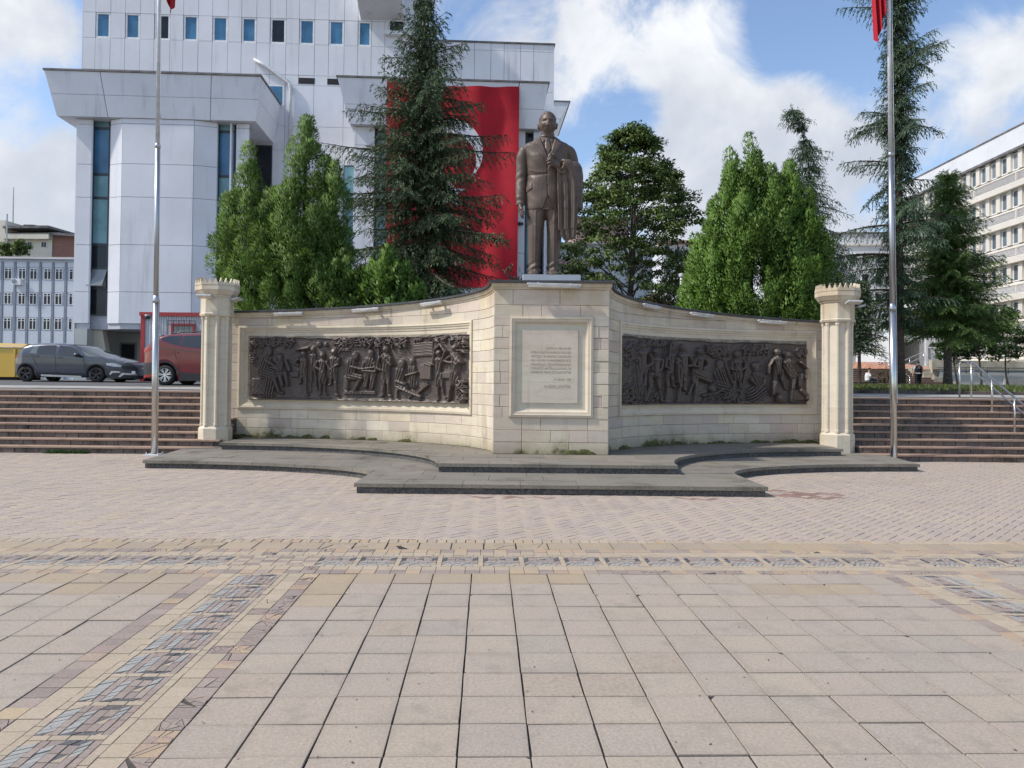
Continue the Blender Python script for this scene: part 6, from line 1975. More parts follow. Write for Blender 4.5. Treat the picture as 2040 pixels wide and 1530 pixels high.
v = [HP.pt(hq(104), hz(469), .6), HP.pt(hq(172), hz(474), .6), HP.pt(hq(172), hz(458), -6), HP.pt(hq(104), hz(457), -6)]; v += [p + Vector((0, 0, .3)) for p in v]
b.add(v, [(3, 2, 1, 0), (4, 5, 6, 7), (0, 1, 5, 4), (1, 2, 6, 5), (2, 3, 7, 6), (3, 0, 4, 7)])
b.build('roof', M['roof_edge'], ah)
b = MB(); HP.box(b, hq(2), hq(17), 1.0, hz(441), -8, .6); b.build('stair_tower', M['cream_house'], ah)
b = MB(); HP.box(b, hq(28), hq(39), hz(456), hz(445), -5, -3); b.build('chimney', M['dark_frame'], ah)
b = MB(); HP.box(b, hq(129), hq(142), hz(460), hz(453), -5, -3); b.build('chimney', M['retaining'], ah)
for px in (26, 36):
    c = HP.pt(hq(px), hz(440), -2.8); b = MB(); b.lathe([(.1, 0), (.35, .05), (.55, .14), (.6, .2)], (c.x, c.y, c.z - .2), 14); b.build('satellite_dish', M['galvanised'], ah)
for a, c_ in ((56, 65), (83, 94)):
    b = MB(); HP.box(b, hq(a), hq(c_), hz(493), hz(482), 0, .08); w = b.build('window', M['white_frame'], ah)
    for u0, u1 in ((.08, .46), (.54, .92)):
        p = MB(); HP.box(p, hq(a) + (hq(c_) - hq(a)) * u0, hq(a) + (hq(c_) - hq(a)) * u1, hz(492.4), hz(482.8), .05, .1); p.build('pane', M['glass_dark'], w)
b = MB(); b.tube([HP.pt(hq(47), 4, 3), HP.pt(hq(47), hz(437), 3)], .09, 6); tag(b.build('antenna_mast', M['lamp_metal']), 'thin antenna mast in front of the cream apartment house', 'mast')
b = MB(); b.tube([HP.pt(hq(3), hz(441), -2), HP.pt(hq(3), hz(365), -2)], [.10, .05], 6); tag(b.build('antenna_mast', M['lamp_metal']), 'tall thin mast on the roof at the far left edge', 'mast')

# ------------------------------------------------------------------ long cream hospital block receding on the right
RX = 44.0
class SideP:                                 # facade in the plane x = RX, s = y
    def pt(s, q, z, out=0.0): return Vector((RX - out, q, z))
    def box(s, b, q0, q1, z0, z1, o0, o1): return b.box((RX - o1, q0, z0), (RX - o0, q1, z1))
RP = SideP()
def rq(px): return RX * FPX / (px - 1020.0 - 3)
ztopR = at(2040, 251, rq(2040)).z
Y0, Y1 = 48.0, rq(1805)
rb = thing('hospital_block', 'long cream six storey block with louvred bands, receding on the right', 'building', (RX, (Y0 + Y1) / 2, GZ))
b = MB(); b.box((RX + .6, Y0, GZ - 1), (RX + 16, Y1, ztopR - .1)); b.build('wall', M['cream_facade'], rb)
par0 = at(2040, 290, rq(2040)).z
b = MB(); b.box((RX - .25, Y0, par0), (RX + 16, Y1 + .3, ztopR)); b.build('parapet', M['far_white'], rb)
b = MB(); b.box((RX - .32, Y0, ztopR), (RX + 16, Y1 + .4, ztopR + .12)); b.build('roof_edge', M['roof_edge'], rb)
b = MB(); b.box((RX - .28, Y0, par0 - .22), (RX + .6, Y1 + .3, par0 - .004)); b.build('parapet_shade_strip', M['roof_edge'], rb)  # dark strip standing in for the shade under the parapet
flr = (at(2040, 388, rq(2040)).z - at(2040, 463, rq(2040)).z)
zt = par0 - .25
wbay = 1.52
nfl = 6
WIN = RX + .22
for fl_ in range(nfl):
    zw1 = zt - fl_ * flr - .06; zw0 = zw1 - flr * .47
    # band below the windows: sill slope, louvres, white rail
    b = MB(); v = []
    for y in (Y0, Y1): v += [(RX + .30, y, zw0), (RX - .34, y, zw0 - .34), (RX - .34, y, zw0 - .42), (RX + .6, y, zw0 - .42)]
    b.add(v, [(0, 1, 2, 3), (7, 6, 5, 4), (0, 4, 5, 1), (1, 5, 6, 2), (2, 6, 7, 3), (3, 7, 4, 0)]); b.build('sill_slope', M['cream_facade'], rb)
    zl1 = zw0 - .42; zl0 = zl1 - flr * .22
    zr0 = zt - (fl_ + 1) * flr
    ns = 7
    for s_ in range(ns):
        b = MB(); za = zl0 + (zl1 - zl0) * s_ / ns; hh = (zl1 - zl0) / ns
        v = []
        for y in (Y0, Y1): v += [(RX - .32, y, za + hh * .05), (RX - .24, y, za + hh * .80), (RX - .22, y, za + hh * .80), (RX - .30, y, za + hh * .05)]
        b.add(v, [(0, 1, 2, 3), (7, 6, 5, 4), (0, 4, 5, 1), (1, 5, 6, 2), (2, 6, 7, 3), (3, 7, 4, 0)])
        b.build('louvre_slat', M['louvre'], rb)
    b = MB(); b.box((RX - .10, Y0, zl0), (RX + .6, Y1, zl1)); b.build('louvre_backing', M['louvre'], rb)
    b = MB(); b.box((RX - .36, Y0, zr0), (RX + .6, Y1, zl0 - .003)); b.build('balcony_rail', M['cream_facade'], rb)
    y = Y0 + .3; k = 0
    while y < Y1 - 1.2:
        if 54 < y:
            q0, q1 = y + .30, y + wbay - .30
            b = MB(); b.box((WIN - .05, q0, zw0 + .02), (WIN + .1, q0 + .07, zw1)); b.box((WIN - .05, q1 - .07, zw0 + .02), (WIN + .1, q1, zw1)); b.box((WIN - .05, q0 + .07, zw0 + .02), (WIN + .1, q1 - .07, zw0 + .1)); b.box((WIN - .05, q0 + .07, zw1 - .08), (WIN + .1, q1 - .07, zw1))
            w = b.build('window', M['white_frame'], rb)
            p = MB(); p.box((WIN, q0 + .07, zw0 + .1), (WIN + .1, q1 - .07, zw1 - .08)); p.build('pane', M['glass_office' if random.random() < .75 else 'glass_grey'], w)
            b = MB(); b.box((RX - .02, y - .28, zw0), (RX + .598, y + .28, zw1 + .1)); b.build('pilaster', M['cream_facade'], rb)
            if k % 4 == 0: b = MB(); b.box((RX - .38, y - .06, zl0), (RX - .12, y + .06, zl1)); b.build('louvre_post', M['cream_facade'], rb)
        y += wbay; k += 1
b = MB(); b.box((RX - .5, Y0, GZ), (RX + .6, 60, zt - nfl * flr)); b.build('ground_floor_wall', M['grey_wall'], rb)
b = MB(); b.box((RX - .52, 58.2, GZ + 3), (RX - .49, 60.5, GZ + 5.5)); b.build('opening', M['dark_void'], rb)

# white hospital wing crossing behind the trees on the right
F0 = at(1600, 600, 92.0); FP = Plane((F0.x, F0.y), R(-6))
fq = lambda px, py=600, o=0: FP.hit(px, py, o)[0]
fz = lambda py, px=1700, o=0: FP.hit(px, py, o)[1]
fw_ = thing('hospital_wing', 'white hospital wing with dark windows behind the tall cedar', 'building', FP.pt(fq(1750), GZ, 0))
b = MB(); FP.box(b, fq(1655), fq(1905), 1.0, fz(466), -14, 0); b.build('wall', M['far_white'], fw_)
b = MB(); FP.box(b, fq(1608), fq(1650), 1.0, fz(497, 1640), -10, 1.5); b.build('wall', M['far_white'], fw_)
b = MB(); FP.box(b, fq(1655), fq(1905), fz(466), fz(463), -14, .15); b.build('roof_edge', M['roof_edge'], fw_)
b = MB(); FP.box(b, fq(1606), fq(1652), fz(520, 1640), fz(516, 1640), 1.5, 1.7); FP.box(b, fq(1655), fq(1905), fz(490), fz(487), 0, .2); b.build('ledge', M['cream_facade'], fw_)
for py in (505, 545, 585, 640, 685, 725):
    for px in range(1664, 1900, 26):
        b = MB(); FP.box(b, fq(px), fq(px + 14), fz(py + 22), fz(py), 0, .08); w = b.build('window', M['white_frame'], fw_)
        p = MB(); FP.box(p, fq(px + 1.5), fq(px + 12.5), fz(py + 20.5), fz(py + 1.5), .05, .11); p.build('pane', M['glass_dark' if (px + py) % 3 else 'glass_office'], w)
b = MB(); FP.box(b, fq(1751), fq(1768), fz(770), fz(640), 0, .5); b.build('stair_panel', M['grey_wall'], fw_)
# porch with column and balcony
E0 = at(1795, 700, 66.0); EP = Plane((E0.x, E0.y), 0)
eq = lambda px: EP.hit(px, 700)[0]; ez = lambda py: EP.hit(1820, py)[1]
pb = thing('entrance_porch', 'white two storey entrance porch with railed balcony and dark recess', 'porch', EP.pt(1, ez(730), 0))
b = MB(); EP.box(b, eq(1795), eq(1847), ez(679), ez(668), -8, 0); b.build('balcony_slab', M['far_white'], pb)
b = MB(); EP.box(b, eq(1795), eq(1850), ez(735), ez(679), -8, -7); EP.box(b, eq(1788), eq(1796), ez(735), ez(668), -8, -.4); EP.box(b, eq(1850), eq(1912), ez(735), ez(600), -8, -1.5); b.build('wall', M['far_white'], pb)
b = MB(); EP.box(b, eq(1841), eq(1845.5), ez(735), ez(590), .05, .25); b.build('column', M['far_white'], pb)
b = MB(); EP.box(b, eq(1822), eq(1832), ez(722), ez(702), -6.9, -6.8); b.build('opening', M['dark_void'], pb)
for k in range(7):
    px = 1797 + k * 6.4
    b = MB(); EP.box(b, eq(px), eq(px + 5.6), ez(667), ez(655), -.1, -.05); b.build('rail_panel', M['glass_blue'], pb)
b = MB()
for k in range(8): EP.box(b, eq(1796.4 + k * 6.4) - .02, eq(1796.4 + k * 6.4) + .02, ez(668), ez(653), -.1, -.04)
EP.box(b, eq(1796), eq(1842), ez(654), ez(652.5), -.12, -.02); b.build('railing', M['galvanised'], pb)
for px in (1864, 1880, 1896):
    b = MB(); EP.box(b, eq(px), eq(px + 9), ez(715), ez(690), -1.5, -1.42); w = b.build('window', M['white_frame'], pb)
    p = MB(); EP.box(p, eq(px + 1), eq(px + 8), ez(714), ez(691), -1.44, -1.40); p.build('pane', M['glass_grey'], w)
# houses seen through the lime tree
N0 = at(1100, 500, 78.0); NP = Plane((N0.x, N0.y), R(4))
nq = lambda px: NP.hit(px, 520)[0]; nz = lambda py: NP.hit(1200, py)[1]
pk = simple_building('pink_house', 'dusky pink house with a pale arch seen through the broad leaved tree', NP, nq(1148), nq(1252), 1.0, nz(437), 8, 'pink_facade')
b = MB(); NP.box(b, nq(1146), nq(1254), nz(437), nz(433), -8, .3); b.build('roof', M['roof_edge'], pk)
b = MB(); NP.box(b, nq(1180), nq(1196), nz(486), nz(464), 0, .08); w = b.build('window', M['cream_house'], pk)
b = MB(); NP.box(b, nq(1200), nq(1214), nz(474), nz(464), 0, .08); b.build('arch_panel', M['cream_house'], pk)
N2 = at(1100, 500, 64.0); NP2 = Plane((N2.x, N2.y), 0)
n2q = lambda px: NP2.hit(px, 520)[0]; n2z = lambda py: NP2.hit(1200, py)[1]
wh = simple_building('white_house', 'low white house behind the broad leaved tree', NP2, n2q(1112), n2q(1300), 1.0, n2z(488), 7, 'far_white')
b = MB(); NP2.box(b, n2q(1250), n2q(1256), n2z(580), n2z(500), 0, .2); NP2.box(b, n2q(1110), n2q(1302), n2z(488), n2z(485), -7, .3); b.build('ledge', M['cream_house'], wh)
for px in (1130, 1165, 1205, 1270):
    b = MB(); NP2.box(b, n2q(px), n2q(px + 12), n2z(525), n2z(505), 0, .08); w = b.build('window', M['white_frame'], wh)
    p = MB(); NP2.box(p, n2q(px + 1.5), n2q(px + 10.5), n2z(523), n2z(507), .05, .1); p.build('pane', M['glass_dark'], w)
b = MB(); b.add([NP2.pt(n2q(1060), n2z(540), 4), NP2.pt(n2q(1170), n2z(540), 4), NP2.pt(n2q(1162), n2z(522), 1), NP2.pt(n2q(1064), n2z(522), 1), NP2.pt(n2q(1060), n2z(542), 4), NP2.pt(n2q(1170), n2z(542), 4), NP2.pt(n2q(1170), n2z(542), .5), NP2.pt(n2q(1060), n2z(542), .5)],
      [(0, 1, 2, 3), (4, 5, 1, 0), (5, 6, 2, 1), (7, 4, 0, 3), (7, 6, 5, 4), (3, 2, 6, 7)])
kr = thing('garden_shed', 'low shed with faded pink tiled roof behind the statue', 'shed', NP2.pt(n2q(1115), 1.6, 2))
b.build('roof', M['roof_pink'], kr)
b = MB(); NP2.box(b, n2q(1068), n2q(1164), 1.2, n2z(542), .6, 3.6); b.build('wall', M['far_white'], kr)
N3 = at(1330, 500, 88.0); NP3 = Plane((N3.x, N3.y), R(-3))
n3q = lambda px: NP3.hit(px, 520)[0]; n3z = lambda py: NP3.hit(1340, py)[1]
g3 = simple_building('grey_apartment', 'pale grey apartment building between the broad leaved tree and the bright conifer', NP3, n3q(1318), n3q(1470), 1.0, n3z(486), 9, 'far_white')
b = MB(); NP3.box(b, n3q(1316), n3q(1472), n3z(486), n3z(480), -9, .5); b.build('roof', M['roof_pink'], g3)
for py in (498, 530, 560):
    for px in (1326, 1345, 1362):
        b = MB(); NP3.box(b, n3q(px), n3q(px + 9), n3z(py + 14), n3z(py), 0, .08); w = b.build('window', M['grey_office_frame'], g3)
        p = MB(); NP3.box(p, n3q(px + 1), n3q(px + 8), n3z(py + 13), n3z(py + 1), .05, .1); p.build('pane', M['glass_dark'], w)
# ------------------------------------------------------------------ trees
RNG = np.random.default_rng(11)
def blades(P, Dv, Nv, L, Wd, mat, name, parent, nrm=None):
    """thin diamond shaped sprays: base point P, direction Dv, side Nv"""
    Dv = Dv / (np.linalg.norm(Dv, axis=1, keepdims=True) + 1e-9)
    Sv = np.cross(Dv, Nv); Sv /= (np.linalg.norm(Sv, axis=1, keepdims=True) + 1e-9)
    n = len(P)
    L = np.asarray(L).reshape(-1, 1) * np.ones((n, 1)); Wd = np.asarray(Wd).reshape(-1, 1) * np.ones((n, 1))
    V = np.stack([P, P + Dv * L * .45 + Sv * Wd * .5, P + Dv * L, P + Dv * L * .45 - Sv * Wd * .5], 1).reshape(-1, 3)
    F = np.arange(n * 4).reshape(n, 4)
    me = fast_mesh(name, V, F, M[mat], smooth=nrm is not None)
    if nrm is not None:                       # foliage shades as clumps, not as loose flakes
        q = np.repeat(nrm / (np.linalg.norm(nrm, axis=1, keepdims=True) + 1e-9), 4, 0)
        me.normals_split_custom_set_from_vertices(q.astype(np.float32))
    return obj(name, me, parent)
def rdir(n, up=0.0):
    v = RNG.normal(size=(n, 3)); v[:, 2] += up
    return v / np.linalg.norm(v, axis=1, keepdims=True)
def trunk_tube(parent, p0, p1, r0, r1, mat='bark', lean=0.0, name='trunk', n=9):
    b = MB(); b.smooth = True
    pts, rs = [], []
    for i in range(n):
        t = i / (n - 1)
        q = Vector(p0).lerp(Vector(p1), t) + Vector((math.sin(t * 5 + p0[0]) * lean, math.cos(t * 4) * lean, 0))
        pts.append(q); rs.append((r0 + (r1 - r0) * t) * (1.35 if i == 0 else 1))
    b.tube(pts, rs, 10)
    return b.build(name, M[mat], parent)

def spruce(name, label, x, y, z0, H, prof, mat, levels, per, zlow=0.12, rise=(-.12, .45), droop=.5, hang=.55, twig=.30, spray=.17, width=.042, dens=1.0, r0=.22, seed=1, tip=None, bark='bark', side=None, group=None, upturn=.25, core=1.0):
    """prof(t) = branch length at height fraction t (0 bottom, 1 top)"""
    rng = np.random.default_rng(seed)
    root = thing(name, label, 'tree', (x, y, z0), group=group)
    tips = tip or (lambda t: (0.0, 0.0))
    b = MB(); b.smooth = True
    pts = [Vector((x + tips(t)[0], y + tips(t)[1], z0 + H * t * (1 - (.0)))) for t in np.linspace(0, 1, 14)]
    b.tube(pts, [max(.012, r0 * (1 - t) ** .85 * (1.25 if i == 0 else 1)) for i, t in enumerate(np.linspace(0, 1, 14))], 10)
    b.build('trunk', M[bark], root)
    P, Dd, Nn, LL, WW = [], [], [], [], []
    wood = MB()
    for li in range(levels):
        t = zlow + (1 - zlow) * (li + rng.uniform(0, .9)) / levels
        if t > .99: continue
        a0 = rng.uniform(0, 2 * PI)
        for k in range(per):
            az = a0 + 2 * PI * k / per + rng.normal(0, .25)
            Lb = prof(t) * rng.uniform(.62, 1.12)
            if side: Lb *= side(az, t)
            if Lb < .12: continue
            el = rise[0] + (rise[1] - rise[0]) * t ** 1.5 + rng.normal(0, .07)
            h = np.array([math.cos(az), math.sin(az), 0.0]); up = np.array([0, 0, 1.0])
            m = max(4, int(Lb / .20))
            tt = np.linspace(0, 1, m)
            base = np.array([x + tips(t)[0], y + tips(t)[1], z0 + H * t])
            dz = Lb * (np.tan(el) * tt - droop * (1 - t * .6) * tt ** 2 * .5 + upturn * np.clip(tt - .6, 0, 1) ** 1.6)
            path = base + h * (Lb * tt)[:, None] + up * dz[:, None]
            if Lb > .8: wood.tube([Vector(p) for p in path[::2]] if m > 5 else [Vector(p) for p in path], [max(.008, .018 * Lb * (1 - q) + .006) for q in (tt[::2] if m > 5 else tt)], 4, cap=False)
            s_ = np.array([-h[1], h[0], 0])
            for i in range(0 if t > .5 else 1, m):
                q = tt[i]
                lt = twig * Lb ** .5 * (1.15 - .75 * q) * rng.uniform(.7, 1.2)
                for sd in (-1, 1):
                    for rep in range(1 if dens <= 1 else 2):
                        if rng.random() > dens: continue
                        dirv = h * (.55 + .4 * q) + s_ * sd * rng.uniform(.5, 1.0) + up * rng.uniform(-.25, .15)
                        dirv /= np.linalg.norm(dirv)
                        ns = max(3, int(lt / (spray * .23)))
                        u = np.linspace(0.05, 1, ns)
                        pp = path[i] + dirv * (lt * u)[:, None] - up * (hang * lt * u ** 1.6)[:, None]
                        pp += rng.normal(0, .02, pp.shape)
                        dd = dirv - up * (hang * 1.5 * u ** .8)[:, None] + rng.normal(0, .33, (ns, 3))
                        P.append(pp); Dd.append(dd); Nn.append(np.tile(up, (ns, 1)) + rng.normal(0, .6, (ns, 3)))
                        LL.append(spray * rng.uniform(.7, 1.3, ns)); WW.append(width * rng.uniform(.7, 1.4, ns))
            # hanging curtain and top side needles along the branch
            ns = m * 4
            u = rng.uniform(.02, 1, ns)
            pp = base + h * (Lb * u)[:, None] + up * np.interp(u, tt, dz)[:, None]
            P.append(pp); Dd.append(h * .6 + rng.normal(0, .35, (ns, 3)) - up * (hang * rng.uniform(0, 1.8, ns))[:, None]); Nn.append(rng.normal(0, 1, (ns, 3)))
            LL.append(spray * rng.uniform(.8, 1.6, ns)); WW.append(width * rng.uniform(.8, 1.4, ns))
    # leader
    ns = 160
    u = rng.uniform(.80, 1.0, ns)
    tp = np.array([[x + tips(v)[0], y + tips(v)[1], z0 + H * v] for v in u])
    P.append(tp); Dd.append(rng.normal(0, .6, (ns, 3)) + np.array([0, 0, .5])); Nn.append(rng.normal(0, 1, (ns, 3))); LL.append(spray * rng.uniform(.6, 1.1, ns)); WW.append(width * np.ones(ns))
    P = np.concatenate(P); 
    o = blades(P, np.concatenate(Dd), np.concatenate(Nn), np.concatenate(LL), np.concatenate(WW), mat, 'crown', root)
    if wood.v: tag(wood.build('branches', M[bark], root), kind='stuff')
    return root, len(P)

def plume_tree(name, label, Y, cones, mat, plume=.62, prad=.17, per=85, seed=1, z0=1.5, spray=.15, width=.055, dens=1.0, group=None, cat='tree', jit=.5, trunk=True):
    """dense upright conifer: cones are (apex px, apex py, base py, half width px, distance offset)"""
    rng = np.random.default_rng(seed)
    root = None
    cs = []
    for (ax, ay, by, hw, dy) in cones:
        a = at(ax, ay, Y + dy); c = at(ax, by, Y + dy)
        cs.append((np.array([a.x, Y + dy, a.z]), c.z, hw * (Y + dy) / FPX))
    cx = np.mean([c[0][0] for c in cs])
    root = thing(name, label, cat, (cx, Y, z0), group=group)
    if trunk:
        i = int(np.argmax([c[0][2] for c in cs])); trunk_tube(root, (cs[i][0][0], cs[i][0][1], z0 - .2), (cs[i][0][0], cs[i][0][1], cs[i][0][2] - .8), .16, .03, 'bark', .03)
    P, Dd, Nn, LL, WW, SN = [], [], [], [], [], []
    def radius(c, z):
        a, zb, r = c
        t = np.clip((a[2] - z) / max(.1, a[2] - zb), 0, 1)
        return r * np.minimum(1.0, 1.32 * t ** .72) * np.where(t > .86, 1 - (t - .86) * 1.6, 1)
    for ci, c in enumerate(cs):
        a, zb, r = c
        Hc = a[2] - zb
        n = int(dens * 5.2 * (2 * PI * r * Hc * .62) / (plume * prad * 2.2) * .36) + 6
        zz = zb + Hc * (1 - rng.random(n) ** .8)
        for z in zz:
            az = rng.uniform(0, 2 * PI)
            rr = float(radius(c, z)) * rng.uniform(.55, 1.24) - prad * .4
            rr = max(0.02, rr)
            p = np.array([a[0] + rr * math.cos(az), a[1] + rr * math.sin(az), z])
            # hidden deep inside another cone: skip
            skip = False
            for cj, c2 in enumerate(cs):
                if cj == ci: continue
                if c2[1] < z < c2[0][2]:
                    d = math.hypot(p[0] - c2[0][0], p[1] - c2[0][1])
                    if d < float(radius(c2, z)) - .45: skip = True; break
            if skip: continue
            out = np.array([math.cos(az), math.sin(az), 0])
            ax_ = out * rng.uniform(.25, .75) + np.array([0, 0, 1]) + rng.normal(0, .18, 3)
            ax_ /= np.linalg.norm(ax_)
            s = rng.uniform(.7, 1.5)
            top = (a[2] - z) < .8
            if top: s *= .8; ax_ = np.array([out[0] * .2, out[1] * .2, 1.0]); ax_ /= np.linalg.norm(ax_)
            k = int(per * s)
            u = rng.random(k) ** .8
            th = rng.uniform(0, 2 * PI, k)
            e1 = np.cross(ax_, [0.3, .9, .1]); e1 /= np.linalg.norm(e1); e2 = np.cross(ax_, e1)
            rad = prad * s * (np.sin(PI * np.clip(u * .92 + .06, 0, 1)) ** .8) * rng.uniform(.55, 1.05, k)
            od = np.cos(th)[:, None] * e1 + np.sin(th)[:, None] * e2
            pp = p + ax_ * ((u - .5) * plume * s)[:, None] + od * rad[:, None]
            P.append(pp); Dd.append(ax_ * .9 + od * .62 + rng.normal(0, jit * .5, (k, 3)))
            SN.append(od * .9 + ax_ * (u * .9 - .15)[:, None] + out * .35 + rng.normal(0, .22, (k, 3)))
            Nn.append(od + rng.normal(0, .5, (k, 3))); LL.append(spray * rng.uniform(.7, 1.3, k)); WW.append(width * rng.uniform(.7, 1.3, k))
    P = np.concatenate(P)
    blades(P, np.concatenate(Dd), np.concatenate(Nn), np.concatenate(LL), np.concatenate(WW), mat, 'crown', root, np.concatenate(SN))
    return root, len(P)

def leafy(name, label, x, y, z0, H, env, mat, nleaf, leaf=.13, clump=.42, nclump=220, seed=2, r0=.16, bark='bark_grey', flat=.45, cat='tree', first=.25, limbs=16, group=None, stems=1):
    """env(h): crown radius at height fraction; leaves gathered in flattened clumps on limbs"""
    rng = np.random.default_rng(seed)
    root = thing(name, label, cat, (x, y, z0), group=group)
    wood = MB(); wood.smooth = True
    tr = MB(); tr.smooth = True
    for s_ in range(stems):
        ox = 0 if stems == 1 else rng.normal(0, .25)
        pts = [Vector((x + ox * t * 2 + .12 * math.sin(t * 6 + seed), y + .1 * math.sin(t * 5), z0 + H * .93 * t)) for t in np.linspace(0, 1, 9)]
        tr.tube(pts, [max(.015, r0 * (1 - t) ** .8 * (1.3 if i == 0 else 1)) / (stems ** .5) for i, t in enumerate(np.linspace(0, 1, 9))], 9)
    tr.build('trunk', M[bark], root)
    C = []
    for i in range(nclump):
        t = first + (1 - first) * rng.random() ** .85
        R_ = env(t)
        az = rng.uniform(0, 2 * PI); rr = R_ * rng.uniform(.25, 1.0) ** .6
        C.append((x + rr * math.cos(az), y + rr * math.sin(az), z0 + H * t + rng.normal(0, .1), rr / max(R_, .01)))
    for i in range(min(limbs * 4, nclump)):
        c = C[i]
        t0 = max(first * .8, (c[2] - z0) / H - .18)
        wood.tube([Vector((x, y, z0 + H * t0)), Vector(((x + c[0]) / 2, (y + c[1]) / 2, (z0 + H * t0 + c[2]) / 2 + .1)), Vector(c[:3])], [r0 * .28 * (1.1 - t0), r0 * .18 * (1.1 - t0), .012], 5, cap=False)
    tag(wood.build('branches', M[bark], root), kind='stuff')
    per = nleaf // nclump
    P, Dd, Nn, SN = [], [], [], []
    for c in C:
        v = rng.normal(0, 1, (per, 3)); v /= np.linalg.norm(v, axis=1, keepdims=True)
        v *= (rng.random((per, 1)) ** .45) * clump * rng.uniform(.6, 1.25)
        v[:, 2] *= flat
        P.append(np.array(c[:3]) + v)
        od = np.array([c[0] - x, c[1] - y, 0]); od = od / (np.linalg.norm(od) + .01)
        Dd.append(od * .6 + v * .8 + rng.normal(0, .5, (per, 3)) - np.array([0, 0, .25])); Nn.append(rng.normal(0, .45, (per, 3)) + np.array([0, 0, 1.0]))
        SN.append(v / clump * 1.2 + od * .5 + np.array([0, 0, .45]) + rng.normal(0, .3, (per, 3)))
    P = np.concatenate(P); n = len(P)
    blades(P, np.concatenate(Dd), np.concatenate(Nn), leaf * rng.uniform(.7, 1.3, n), leaf * .62 * rng.uniform(.7, 1.3, n), mat, 'crown', root, np.concatenate(SN))
    return root, n

tot = 0
# conifers right behind the monument
_, n = plume_tree('juniper_tree', 'tall mid green juniper with several pointed tops behind the left relief', 22.0,
    [(497, 297, 600, 52, .2), (612, 238, 600, 56, .4), (648, 305, 610, 36, .3), (565, 395, 610, 58, -.8), (472, 420, 615, 34, .2), (690, 455, 610, 28, .1), (630, 420, 620, 62, -.3), (525, 440, 620, 60, -.4), (590, 320, 600, 54, .2), (540, 540, 640, 66, -1.0), (640, 530, 640, 66, -1.0), (470, 560, 640, 40, -.6), (550, 360, 600, 46, 0), (500, 380, 600, 50, -.3), (655, 400, 600, 40, 0), (590, 430, 620, 60, -.9), (668, 330, 420, 16, .1), (455, 395, 520, 20, .1), (700, 500, 645, 40, -.7), (665, 520, 645, 44, -1.1)],
    'leaf_juniper', plume=.62, prad=.24, per=250, seed=3, spray=.12, width=.026, dens=.66); tot += n
_, n = plume_tree('juniper_shrub', 'rounded bright green juniper shrub below the spruce', 21.2, [(770, 508, 645, 52, 0), (805, 535, 645, 44, .1), (745, 530, 640, 30, .2), (822, 580, 645, 26, 0), (720, 565, 640, 24, .2)], 'leaf_thuja', plume=.46, prad=.15, per=75, seed=5, cat='shrub', trunk=True, dens=1.1); tot += n
_, n = plume_tree('juniper_shrub', 'low dark purple brown shrub between the juniper and the bright shrub', 21.5, [(727, 540, 640, 26, 0), (705, 570, 640, 22, 0), (748, 575, 640, 20, -.4)], 'leaf_purple', plume=.4, prad=.14, per=70, seed=6, cat='shrub', dens=1.2); tot += n
_, n = plume_tree('thuja_tree', 'broad bright green thuja with pointed top behind the right relief', 22.0,
    [(1495, 278, 600, 46, .2), (1457, 322, 620, 46, 0), (1572, 322, 620, 46, .3), (1534, 345, 630, 52, 0), (1418, 392, 640, 36, 0), (1395, 480, 640, 34, -.2), (1612, 400, 640, 38, .1), (1480, 400, 650, 62, -.7), (1560, 430, 650, 60, -.7), (1630, 510, 650, 26, -.2), (1420, 510, 650, 44, -.8), (1375, 540, 650, 18, 0), (1600, 520, 650, 50, -.8), (1515, 330, 560, 70, .1), (1450, 370, 600, 62, -.2), (1580, 370, 600, 60, 0), (1500, 430, 650, 80, -.6)],
    'leaf_thuja', plume=.72, prad=.19, per=190, seed=8, spray=.10, width=.032, dens=1.1); tot += n
# spruce in front of the flag
_sr = np.random.default_rng(5)
def spruce_side(az, t):
    r_ = _sr.random()
    return 0.3 if r_ < .12 else _sr.uniform(.65, 1.25)
def prof_sp(t): return 3.15 * (1 - t ** 2.6) * (1 if t > .25 else .8 + .8 * t) + .15
S1 = at(838, 700, 27.0)
_, n = spruce('spruce_tree', 'tall dark green spruce standing in front of the hanging flag', S1.x, 27.0, 1.6, 13.8, prof_sp, 'needle_spruce', 46, 8, zlow=.10, rise=(-.16, .55), droop=.75, hang=.75, twig=.40, spray=.135, width=.029, r0=.26, seed=21, upturn=.42, dens=1.9, side=spruce_side); tot += n
# broad leaved tree beside the statue
L1 = at(1256, 600, 29.0)
_, n = leafy('broadleaf_tree', 'dark broad leaved tree with layered branches to the right of the statue', L1.x, 29.0, 1.6, 9.7, lambda t: 3.0 * min(1, (1.04 - t) * 2.1) ** .75 * (1 if t > .35 else .65 + t), 'leaf_broad', 60000, leaf=.12, clump=.40, nclump=640, seed=4, r0=.17, flat=.33, first=.17, limbs=22); tot += n
L2 = at(1300, 600, 23.5)
_, n = leafy('olive_shrub', 'loose olive brown shrub between the broad leaved tree and the thuja', L2.x, 23.5, 1.4, 2.9, lambda t: .95 * math.sin(PI * min(1, t * .8 + .2)) ** .7, 'leaf_olive', 7000, leaf=.12, clump=.26, nclump=110, seed=14, r0=.05, flat=.8, cat='shrub', first=.25, limbs=18, stems=3); tot += n
L3 = at(1170, 600, 25.5)
_, n = leafy('laurel_shrub', 'dark green shrub peeping over the wall beside the statue plinth', L3.x + .5, 25.5, 1.4, 3.0, lambda t: 1.1 * math.sin(PI * min(1, t * .8 + .2)) ** .6, 'leaf_broad', 5000, leaf=.12, clump=.3, nclump=90, seed=15, r0=.05, flat=.7, cat='shrub', first=.3, stems=3); tot += n
